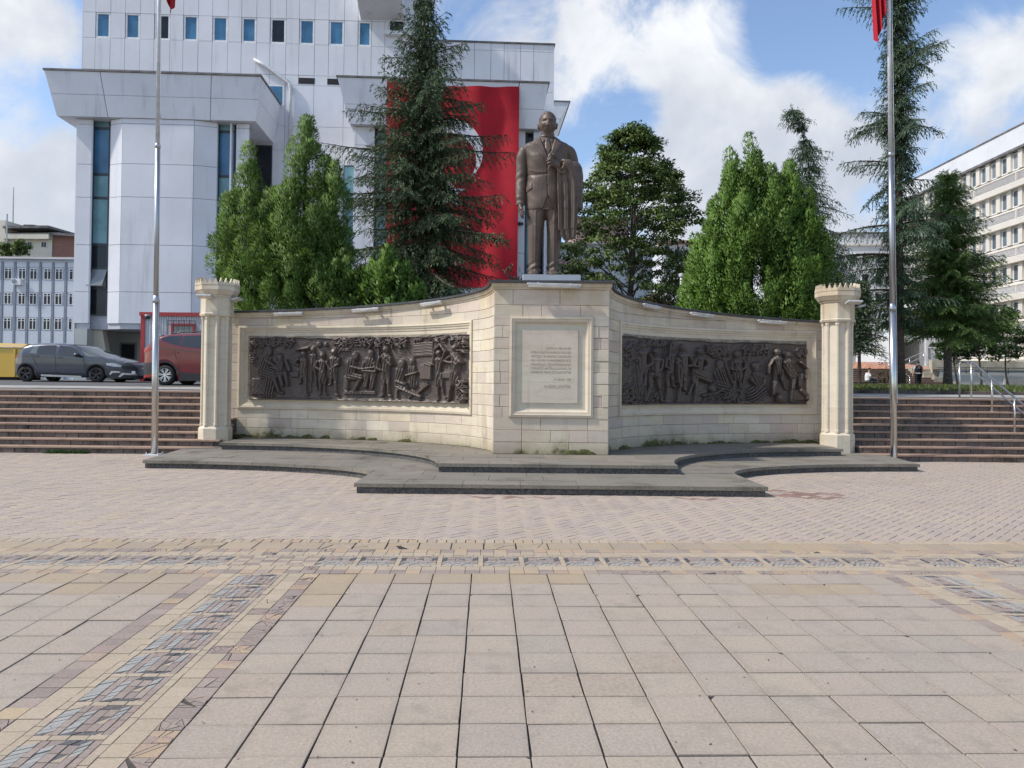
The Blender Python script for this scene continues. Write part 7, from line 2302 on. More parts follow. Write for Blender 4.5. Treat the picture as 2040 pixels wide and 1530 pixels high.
# seedlings growing on the coping beside the plinth
for px, s_, lab in ((1017, .24, 'small yellowish seedling growing on the wall top left of the plinth'), (1036, .16, 'tiny seedling growing on the wall top close to the plinth')):
    p = at(px, 556, 15.6)
    _, n = leafy('seedling', lab, p.x, 15.6, ZP, s_ * 1.4, lambda t: .10, 'leaf_olive', 70, leaf=.06, clump=.07, nclump=12, seed=int(px), r0=.008, cat='plant', first=.3, flat=.9)
# tall deodar cedar on the right
def prof_cd(t): return (.95 + .45 * (1 - t)) * (1.0 if t < .93 else .6)
_cr = np.random.default_rng(99)
def cedar_side(az, t):
    r_ = _cr.random()
    return _cr.uniform(2.3, 3.3) if r_ < .13 else _cr.uniform(.55, 1.05)
Cd = at(1790, 700, 40.0)
_, n = spruce('cedar_tree', 'very tall deodar cedar behind the right flagpole', Cd.x, 40.0, 1.6, 24.5, prof_cd, 'needle_cedar', 58, 8, zlow=.13, rise=(.16, .30), droop=.62, hang=1.1, twig=.36, spray=.20, width=.040, r0=.30, seed=31, upturn=.0, dens=1.4, side=cedar_side); tot += n
Cw = at(1612, 700, 38.0)
def tip_w(t):
    k = max(0, t - .75) / .25
    return (-.95 * k ** 2 - .02 * t, 0.0)
_, n = spruce('cedar_tree', 'slender cedar with a nodding bent tip behind the thuja', Cw.x, 38.0, 1.6, 14.0, lambda t: (4.2 * max(0, .86 - t) ** .95 + .50 + .38 * math.sin(t * 40)) * (1 if t < .97 else .6), 'needle_cedar', 44, 8, zlow=.2, rise=(-.05, -.1), droop=.75, hang=1.15, twig=.34, spray=.18, width=.032, r0=.15, seed=37, tip=tip_w, upturn=0.0); tot += n
Sr = at(1888, 700, 42.0)
_, n = spruce('spruce_tree', 'bushy mid green spruce in front of the cream hospital block', Sr.x, 42.0, 1.6, 12.0, lambda t: (4.3 + .6 * math.sin(t * 37)) * (1 - t) ** .85 * (1 if t > .3 else .78 + t * .7) + .2, 'needle_light', 40, 8, zlow=.27, rise=(-.22, .6), droop=.6, hang=.5, twig=.46, spray=.19, width=.034, r0=.22, seed=41, bark='bark_grey', upturn=.45, dens=1.5); tot += n
Sd = at(1712, 700, 30.0)
_, n = spruce('spruce_tree', 'short dark spruce just behind the right stone column', Sd.x, 30.0, 1.5, 4.3, lambda t: 1.25 * (1 - t) ** .7 + .15, 'needle_spruce', 20, 7, zlow=.36, rise=(-.15, .4), droop=.5, hang=.3, twig=.34, spray=.15, width=.035, r0=.08, seed=43, upturn=.2, dens=1.0); tot += n
for px, Y, H, lab, sd in ((1952, 46, 4.9, 'small fresh green tree left of the ventilation grille on the upper terrace', 51), (1905, 50, 4.6, 'small fresh green tree just behind the spruce trunk', 52), (2008, 52, 5.2, 'small fresh green tree at the right edge by the low wall', 53)):
    p = at(px, 760, Y)
    _, n = leafy('young_tree', lab, p.x, Y, 1.65, H, lambda t: 1.35 * math.sin(PI * min(1, max(0, t * .9 + .08))) ** .6, 'leaf_fresh', 6500, leaf=.17, clump=.42, nclump=90, seed=sd, r0=.07, flat=.45, first=.42, limbs=10, group='young trees on the upper terrace'); tot += n
for px, py, Y, lab in ((12, 497, 88, 'round dark shrub in front of the stair tower of the cream house'), (42, 497, 88, 'larger round dark shrub below the cream balcony')):
    p = at(px, py, Y)
    _, n = leafy('roof_shrub', lab, p.x, Y, p.z - .75, 1.3 if px < 30 else 1.7, lambda t: .72 * math.sin(PI * min(1, t * .85 + .12)) ** .5 * (1 if px < 30 else 1.3), 'leaf_broad', 2500, leaf=.2, clump=.3, nclump=50, seed=px, r0=.06, cat='shrub', first=.1, flat=.8, group='shrubs before the cream house'); tot += n
# ------------------------------------------------------------------ flagpoles and limp flags
def flagpole(px, py, Y, lean, label, zflag, fl_side, fl_label, tipx):
    c = at(px, py, Y); x, y = c.x, Y
    root = thing('flagpole', label, 'flagpole', (x, y, 0), group='steel flagpoles beside the monument')
    def pz(z): return Vector((x + lean * z, y, z))
    b = MB(); b.bbox((x - .17, y - .17, 0.0), (x + .17, y + .17, .03), .008); b.build('base_plate', M['pole_white'], root)
    for sx_ in (-.12, .12):
        for sy_ in (-.12, .12):
            b = MB(); b.lathe([(.022, .03), (.022, .055), (.01, .07)], (x + sx_, y + sy_, 0), 6); b.build('bolt', M['steel'], root)
    b = MB(); b.smooth = True; b.tube([pz(.03), pz(3.38)], .070, 20); b.build('lower_section', M['steel'], root)
    b = MB(); b.smooth = True; b.tube([pz(3.34), pz(3.40), pz(3.44), pz(3.5)], [.074, .074, .064, .059], 20); b.build('collar', M['galvanised'], root)
    b = MB(); b.smooth = True; b.tube([pz(3.44), pz(6.78)], .056, 20); b.build('middle_section', M['galvanised'], root)
    b = MB(); b.smooth = True; b.tube([pz(6.75), pz(6.82), pz(6.86)], [.060, .060, .048], 20); b.build('collar', M['galvanised'], root)
    b = MB(); b.smooth = True; b.tube([pz(6.8), pz(12.6)], [.047, .038], 20); b.build('upper_section', M['pole_white'], root)
    b = MB(); b.smooth = True; b.ball(pz(12.66), .08); b.build('finial', M['steel'], root)
    b = MB(); b.tube([pz(1.3) + Vector((.078, -.03, 0)), pz(12.4) + Vector((.05, -.03, 0))], .006, 5); b.build('halyard', M['pole_white'], root)
    # limp flag: pleated cloth hanging from the hoist
    fl_ = thing('limp_flag', fl_label, 'flag', pz(zflag), group='limp flags at the tops of the flagpoles')
    n, m = 46, 26
    P = []
    zt = 12.3
    for j in range(m + 1):
        v = j / m
        row = []
        for i in range(n + 1):
            u = i / n
            zl = zt - (zt - (zflag + 1.1 * abs(u - tipx) ** 1.1)) * v
            wdt = .42 * (1 - .35 * v)
            xx = fl_side * (.06 + wdt * (u if tipx > .5 else u))
            yy = .07 * math.sin(u * 19 + v * 1.2) * (.4 + .6 * v) - .03
            q = pz(zl); row.append((q.x + xx, q.y + yy, zl))
        P.append(row)
    b = MB(); b.smooth = True; b.grid(P); o = b.build('cloth', M['flag_red'], fl_)
    return root
flagpole(308, 905, 16.85, -.008, 'steel flagpole in front of the brown stairs at left', 9.72, 1, 'limp red flag whose tip shows at the top edge above the left roof', .8)
flagpole(1781, 920, 16.95, -.0125, 'steel flagpole in front of the brown stairs at right', 9.25, -1, 'limp red flag hanging beside the tall cedar top', .85)

# ------------------------------------------------------------------ cars
def smooth(pts, x):
    xs = [p[0] for p in pts]; ys_ = [p[1] for p in pts]
    return float(np.interp(x, xs, ys_))
def car(name, label, cat, Xref, Y, zg, k, org, top, belt, W, wheels, wr, mats, wins, parts, face=1, sill=.20, cladding=True, group=None, rim='alloy'):
    """outline points come in drawing units (zx, zy); k metres per unit; org = (zx, zy) of the ground point below the tail"""
    ox, oy = org
    cx = lambda zx: (zx - ox) * k
    cz = lambda zy: (oy - zy) * k
    T = [(cx(a), cz(c)) for a, c in top]; B = [(cx(a), cz(c)) for a, c in belt]
    L0, L1 = T[0][0], T[-1][0]
    WH = [cx(w) for w in wheels]
    root = thing(name, label, cat, (Xref, Y, zg), group=group)
    Y = Y + W / 2
    Mx = Matrix.Translation((Xref, Y, zg)) @ Matrix.Scale(face, 4, (1, 0, 0))
    ra = wr * 1.17
    def wplan(x):
        t = (x - L0) / (L1 - L0)
        e = .62 + .38 * min(1, (min(t, 1 - t) / .10)) ** .5
        return W / 2 * min(1, e)
    def zb(x):
        z = sill
        t = (x - L0) / (L1 - L0)
        if t < .06: z += .10 * (1 - t / .06)
        if t > .94: z += .03 * (1 - (1 - t) / .06)
        for w in WH:
            if abs(x - w) < ra: z = max(z, wr + math.sqrt(ra * ra - (x - w) ** 2))
        return z
    def shoulder(x): return min(smooth(B, x), smooth(T, x) - .05)
    def yw(x, z):
        w = wplan(x); sh = shoulder(x); zt = smooth(T, x)
        if z > sh:
            cab = zt - sh
            w *= 1 - .20 * min(1, (z - sh) / .55)
            d = zt - z
            if d < .07: w *= 1 - .22 * (1 - d / .07) ** 2
        else:
            w *= 1 - .05 * ((sh - z) / max(.2, sh)) ** 2 + .012 * math.sin(PI * min(1, max(0, (z - .45) / .35)))
        return w
    xs = sorted(set([L0 + (L1 - L0) * i / 60 for i in range(61)] + [w + ra * math.sin(a) for w in WH for a in np.linspace(-PI / 2, PI / 2, 21)]))
    xs = [x for x in xs if L0 <= x <= L1]
    b = MB(); b.smooth = True
    rings = []
    for x in xs:
        zt = smooth(T, x); z0 = min(zb(x), zt - .1); sh = max(z0 + .02, shoulder(x))
        zz = [z0, z0 + (sh - z0) * .2, z0 + (sh - z0) * .45, z0 + (sh - z0) * .7, z0 + (sh - z0) * .93, sh, sh + (zt - sh) * .3, sh + (zt - sh) * .6, max(sh, zt - .06), zt - .025, zt]
        r = [Mx @ Vector((x, -yw(x, z), z)) for z in zz] + [Mx @ Vector((x, 0, zt + .012))] + [Mx @ Vector((x, yw(x, z), z)) for z in reversed(zz)]
        rings.append(r)
    if face < 0: rings.reverse()
    b.loft(rings)
    b.build('body', M[mats['body']], root)
    def decal(poly, nm, mat, off=.006, both=True, label=None, parent=None):
        for sd in (-1, 1) if both else (-1,):
            bm = bmesh.new()
            fc = bm.faces.new([bm.verts.new((cx(a), 0, cz(c))) for a, c in poly]); fc.normal_update()
            bmesh.ops.triangulate(bm, faces=[fc])
            for _ in range(2): bmesh.ops.subdivide_edges(bm, edges=bm.edges[:], cuts=1, use_grid_fill=True)
            for v in bm.verts: v.co = Mx @ Vector((v.co.x, sd * (yw(v.co.x, v.co.z) + off), v.co.z))
            me = bpy.data.meshes.new(nm); bm.to_mesh(me); bm.free()
            for p in me.polygons: p.use_smooth = True
            o = obj(nm, me, parent or root, M[mat], label)
        return o
    for w in wins: decal(*w)
    # underside so that no light comes through, wheels
    b = MB(); b.box((L0 + .3, -W / 2 + .24, .17), (L1 - .25, W / 2 - .24, .62), Mx); b.build('underbody', M['cladding_plastic'], root)
    for w in WH:
        for sd in (-1, 1):
            yo = sd * (W / 2 - .11)
            pr = [(wr * .66, -.10), (wr * .94, -.105), (wr, -.07), (wr, .07), (wr * .94, .105), (wr * .66, .10)]
            b = MB(); b.smooth = True
            vs, fs = [], []
            n = 32
            for r_, o_ in pr:
                for i in range(n):
                    a = 2 * PI * i / n
                    vs.append(Mx @ Vector((w + r_ * math.cos(a), yo + o_, wr + r_ * math.sin(a))))
            for i in range(len(pr) - 1):
                for q in range(n): fs.append((i * n + q, i * n + (q + 1) % n, (i + 1) * n + (q + 1) % n, (i + 1) * n + q))
            b.add(vs, fs)
            wo_ = thing('wheel', None, None) if False else None
            ty = b.build('wheel', M['rubber'], root)
            rm_ = MB()
            n_sp = 5 if rim == 'alloy_dark' else 7
            face_y = yo + sd * .085
            b2 = MB(); b2.tube([Mx @ Vector((w, yo - sd * .04, wr)), Mx @ Vector((w, yo + sd * .02, wr))], wr * .67, 28); b2.build('brake_disc', M['cladding_plastic'], ty)
            for s_ in range(n_sp):
                a = 2 * PI * s_ / n_sp + .3
                for da in (-.16, .16):
                    p0 = Vector((w + wr * .12 * math.cos(a), face_y - sd * .02, wr + wr * .12 * math.sin(a)))
                    p1 = Vector((w + wr * .64 * math.cos(a + da), face_y, wr + wr * .64 * math.sin(a + da)))
                    rm_.tube([Mx @ p0, Mx @ p1], [.022, .024], 6)
            rm_.tube([Mx @ Vector((w, face_y - sd * .05, wr)), Mx @ Vector((w, face_y + sd * .005, wr))], wr * .16, 14)
            vs, fs = [], []
            for r_, o_ in ((wr * .63, -.02), (wr * .70, -.02), (wr * .70, .004), (wr * .63, .004)):
                for i in range(n):
                    a = 2 * PI * i / n; vs.append(Mx @ Vector((w + r_ * math.cos(a), face_y + sd * o_, wr + r_ * math.sin(a))))
            for i in range(4):
                for q in range(n): fs.append((i * n + q, i * n + (q + 1) % n, ((i + 1) % 4) * n + (q + 1) % n, ((i + 1) % 4) * n + q))
            rm_.add(vs, fs)
            rm_.build('rim', M[rim], ty)
    if cladding:
        for w in WH:
            for sd in (-1, 1):
                b = MB(); b.smooth = True
                P = [[], [], []]
                for a in np.linspace(.05, PI - .05, 25):
                    for j, (rr, o_) in enumerate(((ra * .985, -.02), (ra * 1.0, .012), (ra * 1.17, .006))):
                        x = w + rr * math.cos(a); z = wr + rr * math.sin(a)
                        P[j].append(Mx @ Vector((x, sd * (yw(min(max(x, L0), L1), z) + o_), z)))
                b.grid(P); b.build('wheel_arch', M['cladding_plastic'], root)
    return root, Mx, cx, cz, yw, decal
def strip(poly_line, wd):
    """thin strip polygon along a polyline in drawing units"""
    up = [(x, y - wd / 2) for x, y in poly_line]; dn = [(x, y + wd / 2) for x, y in reversed(poly_line)]
    return up + dn
def vstrip(x0, y0, x1, y1, wd): return [(x0 - wd / 2, y0), (x0 + wd / 2, y0), (x1 + wd / 2, y1), (x1 - wd / 2, y1)]
YG = 27.0
kG = YG / FPX / 5.1
topG = [(95, 470), (100, 430), (118, 380), (122, 345), (160, 318), (195, 275), (232, 236), (300, 216), (420, 208), (560, 207), (690, 216), (770, 238), (870, 285), (1000, 330), (1060, 346), (1130, 358), (1220, 378), (1300, 402), (1350, 425), (1378, 455), (1385, 500), (1382, 540)]
beltG = [(95, 345), (300, 318), (560, 327), (850, 352), (1060, 365), (1385, 430)]
xG = at(0, 700, YG)
rootG, MxG, cxG, czG, ywG, dG = car('parked_car', 'grey hatchback with dark wheels parked left of the red car', 'car', at(95 / 5.1, 700, YG).x, YG, terz(YG), kG, (95, 607), topG, beltG, 1.79, (260, 980), 80 * kG, {'body': 'car_grey'},
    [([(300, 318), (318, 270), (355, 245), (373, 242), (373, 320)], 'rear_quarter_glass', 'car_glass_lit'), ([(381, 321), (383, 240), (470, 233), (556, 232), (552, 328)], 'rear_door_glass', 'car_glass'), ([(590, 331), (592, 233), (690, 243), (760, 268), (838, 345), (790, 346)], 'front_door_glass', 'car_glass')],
    [], rim='alloy_dark')
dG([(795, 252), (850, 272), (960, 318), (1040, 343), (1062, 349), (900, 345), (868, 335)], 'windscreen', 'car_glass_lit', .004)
for pl_ in (vstrip(562, 330, 572, 535, 4), vstrip(318, 320, 385, 470, 4), vstrip(850, 352, 872, 500, 4)): dG(pl_, 'door_seam', 'dark_void', .003)
dG(strip([(165, 352), (330, 350), (560, 362), (850, 385), (990, 388)], 5), 'crease_shade', 'car_dark', .003)  # dark line on the paint stands in for shade along the crease
dG(strip([(420, 540), (830, 552)], 20), 'sill_trim', 'alloy', .02)
dG(strip([(345, 352), (365, 343), (395, 350)], 12), 'door_handle', 'car_dark', .03); dG(strip([(590, 365), (612, 355), (640, 363)], 12), 'door_handle', 'car_dark', .03)
dG([(118, 375), (122, 340), (180, 318), (165, 350)], 'tail_light', 'tail_red', .008)
dG([(1080, 412), (1150, 408), (1240, 432), (1235, 448), (1160, 446), (1090, 432)], 'headlight', 'headlight_glass', .010)
dG([(1112, 525), (1135, 490), (1210, 492), (1235, 505), (1150, 506), (1130, 528)], 'bumper_trim', 'alloy', .015)
dG([(1205, 545), (1245, 508), (1360, 510), (1370, 530), (1260, 528), (1225, 552)], 'bumper_trim', 'alloy', .015)
dG([(1240, 440), (1330, 430), (1372, 462), (1370, 480), (1250, 468)], 'grille', 'cladding_plastic', .008)
dG([(1100, 530), (1200, 520), (1370, 535), (1370, 560), (1110, 568)], 'lower_bumper', 'cladding_plastic', .008)
b = MB(); b.smooth = True; p = MxG @ Vector((cxG(800), -(ywG(cxG(800), czG(330)) + .14), czG(332))); b.ball(p, (.10, .11, .075), 10, 7); b.tube([p, MxG @ Vector((cxG(840), -ywG(cxG(840), czG(345)), czG(345)))], .025, 6); b.build('wing_mirror', M['car_dark'], rootG)
b = MB(); b.bbox((cxG(1384), -.26, .50), (cxG(1384) + .012, .26, .61), .002, MxG); b.build('number_plate', M['plate_white'], rootG)
b = MB(); v = [MxG @ Vector((cxG(1335), -.10 + s_, czG(505))) for s_ in (0,)]
pl2 = MB(); pl2.bbox((cxG(1300), -(ywG(cxG(1330), czG(500)) + .012), czG(517)), (cxG(1362), -(ywG(cxG(1330), czG(500)) + .002), czG(488)), .001, MxG); pl2.build('number_plate', M['plate_white'], rootG)
# red suv
YS = 24.2
kS = YS / FPX / 5.1
topS = [(1412, 470), (1408, 420), (1412, 340), (1432, 275), (1470, 250), (1530, 205), (1600, 160), (1680, 136), (1800, 126), (2000, 120), (2250, 128), (2380, 160), (2500, 215), (2600, 262), (2700, 285), (2850, 310), (2930, 350), (2950, 420), (2945, 520)]
beltS = [(1412, 262), (1640, 215), (1800, 262), (2030, 288), (2600, 300), (2950, 350)]
rootS, MxS, cxS, czS, ywS, dS = car('parked_car', 'dark red sport utility car half hidden by the left stone column', 'car', at(1412 / 5.1, 700, YS).x, YS, terz(YS), kS, (1412, 662), topS, beltS, 1.86, (1675, 2690), 105 * kS, {'body': 'car_red'},
    [([(1620, 190), (1700, 160), (1835, 150), (1800, 252), (1740, 235)], 'rear_quarter_glass', 'car_glass'), ([(1812, 256), (1846, 152), (2030, 146), (2060, 285)], 'rear_door_glass', 'car_glass'), ([(2075, 286), (2050, 146), (2230, 150), (2360, 190), (2480, 275)], 'front_door_glass', 'car_glass')], [], rim='alloy')
dS([(1500, 222), (1545, 196), (1605, 166), (1612, 178), (1560, 206), (1520, 232)], 'rear_window', 'car_glass', .006)
dS([(1430, 300), (1500, 280), (1545, 283), (1540, 292), (1470, 318), (1432, 335)], 'tail_light', 'tail_red', .010)
dS([(1418, 470), (1412, 440), (1540, 430), (1550, 560), (1425, 600)], 'rear_bumper', 'cladding_plastic', .012)
dS(strip([(1430, 575), (1545, 562)], 20), 'bumper_trim', 'tail_red', .025)
dS([(1830, 530), (2600, 560), (2580, 610), (1815, 615)], 'sill_trim', 'cladding_plastic', .012)
dS(strip([(1735, 330), (1770, 322), (1815, 328)], 16), 'door_handle', 'car_red', .03)
dS(strip([(1470, 262), (1640, 285), (1850, 305), (2050, 325)], 6), 'crease_shade', 'car_dark', .003)  # crease shade drawn as a dark line on this body too
dS(vstrip(1765, 290, 1830, 520, 4), 'door_seam', 'dark_void', .003); dS(vstrip(2068, 288, 2075, 540, 4), 'door_seam', 'dark_void', .003)
b = MB(); b.smooth = True
for s_ in (-1, 1): b.tube([MxS @ Vector((cxS(x), s_ * .62, czS(y))) for x, y in ((1690, 128), (1800, 112), (2000, 106), (2200, 114))], .022, 6)
b.build('roof_rail', M['car_dark'], rootS)
b = MB(); v = [MxS @ Vector(p_) for p_ in ((cxS(1600), -.62, czS(158)), (cxS(1530), -.60, czS(192)), (cxS(1530), .60, czS(192)), (cxS(1600), .62, czS(158)))]; v += [p_ + Vector((0, 0, .04)) for p_ in v]
b.add(v, [(3, 2, 1, 0), (4, 5, 6, 7), (0, 1, 5, 4), (1, 2, 6, 5), (2, 3, 7, 6), (3, 0, 4, 7)]); b.build('spoiler', M['car_red'], rootS)
# white car behind, seen between the two
YW = 31.0
kW = YW / FPX / 5.1
topW = [(95, 470), (100, 430), (118, 380), (160, 330), (232, 240), (420, 208), (690, 216), (870, 285), (1060, 346), (1220, 378), (1350, 425), (1385, 500), (1382, 540)]
rootW, MxW, *_r, dW = car('parked_car', 'white car standing behind the red one, only its nose showing', 'car', at(268, 700, YW).x + 1290 * kW, YW, terz(YW), kW, (95, 607), topW, beltG, 1.78, (260, 980), 80 * kW, {'body': 'car_white'},
    [([(381, 321), (383, 240), (556, 232), (552, 328)], 'rear_door_glass', 'car_glass'), ([(590, 331), (592, 233), (690, 243), (838, 345)], 'front_door_glass', 'car_glass')], [], face=-1, cladding=False, rim='alloy_dark')
dW([(1080, 412), (1150, 408), (1240, 432), (1160, 446)], 'headlight', 'headlight_glass', .010); dW([(1180, 470), (1370, 470), (1370, 530), (1200, 545)], 'grille', 'cladding_plastic', .01)

# ------------------------------------------------------------------ site cabin, skip
YC = 29.5
c0, c1 = at(282, 622, YC), at(282, 622, YC)
xc0, zc_t = c0.x, c0.z; zg = terz(YC)
cab = thing('site_cabin', 'white corrugated site cabin with red trim and barred window', 'cabin', (xc0 + 3, YC + 1.2, zg))
b = MB()
n = 60; Lc = 6.0; hgt = zc_t - zg
row0, row1 = [], []
for i in range(n * 4 + 1):
    x = xc0 + .1 + (Lc - .2) * i / (n * 4); o_ = (0, 0, .03, .03)[i % 4]
    row0.append((x, YC - o_, zg + .1)); row1.append((x, YC - o_, zc_t - .1))
b.grid([row0, row1]); b.box((xc0 + .06, YC + .02, zg + .1), (xc0 + Lc - .06, YC + 2.4, zc_t - .08)); b.build('wall', M['far_white'], cab)
for x in (xc0, xc0 + Lc - .16): b = MB(); b.box((x, YC - .06, zg), (x + .16, YC + 2.46, zc_t - .14)); b.build('corner_post', M['red_paint'], cab)
b = MB(); b.box((xc0 - .04, YC - .10, zc_t - .14), (xc0 + Lc + .04, YC + 2.5, zc_t)); b.build('roof_trim', M['red_paint'], cab)
wx0, wx1, wz0, wz1 = at(342, 660, YC).x, at(390, 660, YC).x, at(360, 680, YC).z, at(360, 645, YC).z
b = MB()
for lo, hi in (((wx0, wz0), (wx0 + .09, wz1)), ((wx1 - .09, wz0), (wx1, wz1)), ((wx0 + .09, wz1 - .09), (wx1 - .09, wz1)), ((wx0 + .09, wz0), (wx1 - .09, wz0 + .09))): b.box((lo[0], YC - .10, lo[1]), (hi[0], YC - .02, hi[1]))
w = b.build('window', M['red_paint'], cab)
b = MB(); b.box((wx0 + .09, YC - .06, wz0 + .09), (wx1 - .09, YC - .04, wz1 - .09)); b.build('pane', M['glass_grey'], w)
for i in range(6):
    x = wx0 - .06 + (wx1 - wx0 + .12) * i / 5; b = MB(); b.tube([(x, YC - .22, wz0), (x, YC - .22, wz1 + .12)], .012, 6); b.build('bar', M['dark_frame'], w)
for z in (wz1 + .10, wz1 - .06): b = MB(); b.tube([(wx0 - .08, YC - .22, z), (wx1 + .08, YC - .22, z)], .012, 6); b.build('bar', M['dark_frame'], w)
cc = at(294, 632, YC - .1)
scam = thing('security_camera', 'dark dome camera on the white wall of the site cabin', 'camera', cc)
b = MB(); b.smooth = True; b.ball((cc.x, YC - .12, cc.z), .085); b.build('dome', M['dark_frame'], scam)
b = MB(); b.lathe([(.10, .05), (.10, .10)], (cc.x, YC - .10, cc.z), 14); b.build('mount', M['pole_white'], scam)
YK = 29.0
xk = at(44, 700, YK).x; zkt = at(30, 681, YK).z; zkg = terz(YK)
sk = thing('skip_container', 'yellow steel rubbish container at the left edge behind the grey car', 'container', (xk - 2, YK, zkg))
b = MB(); b.bbox((xk - 4.0, YK, zkg + .12), (xk, YK + 1.6, zkg + 1.22), .02); b.build('body', M['yellow_paint'], sk)
b = MB(); v = [(xk - 4.05, YK - .05, zkg + 1.24), (xk + .05, YK - .05, zkg + 1.24), (xk + .05, YK + 1.65, zkg + 1.34), (xk - 4.05, YK + 1.65, zkg + 1.34), (xk - 4.05, YK + .3, zkt + .02), (xk + .02, YK + .3, zkt - .06), (xk + .02, YK + 1.3, zkt - .06), (xk - 4.05, YK + 1.3, zkt + .02)]
b.add(v, [(3, 2, 1, 0), (4, 5, 6, 7), (0, 1, 5, 4), (1, 2, 6, 5), (2, 3, 7, 6), (3, 0, 4, 7)]); b.build('lid', M['yellow_paint'], sk)
for i in range(5): b = MB(); b.box((xk - 3.7 + i * .85, YK - .05, zkg + .14), (xk - 3.62 + i * .85, YK - .002, zkg + 1.18)); b.build('rib', M['yellow_paint'], sk)
b = MB(); b.box((xk - 3.8, YK + .1, zkg), (xk - .2, YK + 1.5, zkg + .12)); b.build('skid', M['rubber'], sk)

# ------------------------------------------------------------------ handrails
def rail_path(root, pts, r, name='rail', mat='steel'):
    b = MB(); b.smooth = True; b.tube(pts, r, 12); b.build(name, M[mat], root)
hr = thing('handrail', 'steel double handrail on the brown stairs at the right edge', 'handrail', (11.6, 18.4, 0))
HX = at(1932, 724, 19.9).x
top_y, bot_y = SY0 + NST * TREAD + .12, SY0 + .10
zt_, zb_ = TER + .95, .98
for dz in (0, -.20):
    q = [(HX, top_y + .55 - (0 if dz == 0 else .12), zt_ + dz), (HX, top_y, zt_ + dz), (HX, bot_y, zb_ + dz), (HX, bot_y - .35, zb_ + dz)]
    rail_path(hr, q, .026 if dz == 0 else .020)
for f_ in (0.0, .33, .66, 1.0):
    y = top_y + (bot_y - top_y) * f_; zr_ = zt_ + (zb_ - zt_) * f_
    st_ = max(0, min(NST, math.floor((y - SY0) / TREAD) + 1)) * RISE
    rail_path(hr, [(HX, y, st_), (HX, y, zr_)], .022, 'post')
    b = MB(); b.lathe([(.05, 0), (.05, .01), (.03, .02)], (HX, y, st_), 10); b.build('post_flange', M['steel'], hr)
rail_path(hr, [(HX, top_y + .52, TER), (HX, top_y + .52, zt_)], .022, 'post')

# ------------------------------------------------------------------ upper right terrace
gy0, gy1 = 23.4, 50.0
def gz(y): return terz(y) + .05
gs = MB()
gs.grid([[(x, y, gz(y) + .03 * math.sin(x * .8) * math.sin(y * .5)) for x in np.linspace(9, 46, 16)] for y in np.linspace(gy0, gy1, 12)])
lw = gs.build('lawn', M['grass_blade']); tag(lw, kind='structure')
ke = MB()
for i in range(140):
    x = 8.9 + i * .22; ke.bbox((x, gy0 - .18, terz(gy0) - .05), (x + .21, gy0 - .02, terz(gy0) + .09), .006)
o = ke.build('kerb', M['stair_brick']); tag(o, kind='structure')
ng = 26000
gx = RNG.uniform(9.2, 34, ng); gyy = gy0 + (gy1 - gy0) * RNG.random(ng) ** 1.5
P = np.stack([gx, gyy, terz(25) * 0 + np.array([gz(v) for v in gyy])], 1)
o = blades(P, np.stack([RNG.normal(0, .4, ng), RNG.normal(0, .4, ng), np.ones(ng)], 1), RNG.normal(0, 1, (ng, 3)), RNG.uniform(.08, .2, ng), RNG.uniform(.03, .06, ng), 'grass_blade', 'grass', None); tag(o, kind='stuff')
# second flight of brown steps with stepped cheek blocks, wall and grille
Y2 = 53.0
u0, u1 = at(1690, 770, Y2).x, at(1915, 770, Y2).x
zz0 = terz(50); zz1 = at(1800, 735, Y2 + 2.7).z
st2 = thing('upper_stairs', 'brown steps on the upper terrace behind the trees', 'stairs', ((u0 + u1) / 2, Y2, zz0), kind='structure'); del st2['category']
NS = 9; r2_ = (zz1 - zz0) / NS
for i in range(NS):
    b = MB(); b.box((u0, Y2 + i * .3, zz0 - .3), (u1 - i * .24, Y2 + 6, zz0 + (i + 1) * r2_ - .035)); b.build('riser', M['stair_brick'], st2)
    b = MB(); b.box((u0, Y2 + i * .3 - .02, zz0 + (i + 1) * r2_ - .034), (u1 - i * .24, Y2 + i * .3 + .32, zz0 + (i + 1) * r2_)); b.build('step_slab', M['stair_nosing'], st2)
for i in range(5):
    b = MB(); xa = u1 - i * .52; b.bbox((xa - .35, Y2 + i * .5 - .15, zz0 - .2), (xa + .35, Y2 + i * .5 + .5, zz0 + .14 + (4 - 0) * 0 + i * .33), .02)
    o = b.build('cheek_block', M['concrete_pale' if i % 2 else 'retaining'], st2)
up = MB(); up.box((u0, Y2 + 2.8, zz0), (u1 + .5, Y2 + 40, zz1 - .006)); up.box((u1 - .6, Y2 + 2.4, zz0), (60, Y2 + 40, zz1 - .01))
tag(up.build('upper_terrace', M['concrete_pale']), kind='structure')
rw = thing('retaining_wall', 'grey retaining wall with ventilation grille under a cream parapet', 'wall', (u1 + 5, Y2 + 2, zz0))
b = MB(); b.box((u1 - .3, Y2 + 2.1, zz0 - .3), (46, Y2 + 2.4, zz1)); b.build('wall', M['grey_wall'], rw)
b = MB(); b.box((u1 - .9, Y2 + 2.05, zz1), (46, Y2 + 2.45, zz1 + .62)); b.build('parapet', M['concrete_pale'], rw)
gx0, gx1, gz0_, gz1_ = at(1999, 760, Y2 + 2.1).x, at(2090, 760, Y2 + 2.1).x, at(2020, 769, Y2 + 2.1).z, at(2020, 750, Y2 + 2.1).z
b = MB(); b.box((gx0, Y2 + 2.04, gz0_), (gx1, Y2 + 2.096, gz1_)); b.build('grille_frame', M['far_white'], rw)
for i in range(7):
    z = gz0_ + (gz1_ - gz0_) * (i + .5) / 7; b = MB(); b.box((gx0 + .1, Y2 + 2.0, z - .02), (gx1 - .1, Y2 + 2.036, z + .02)); b.build('grille_slat', M['retaining'], rw)
fr = thing('terrace_railing', 'low dark railing along the cream parapet of the upper terrace', 'railing', (u1 + 4, Y2 + 1.8, zz1))
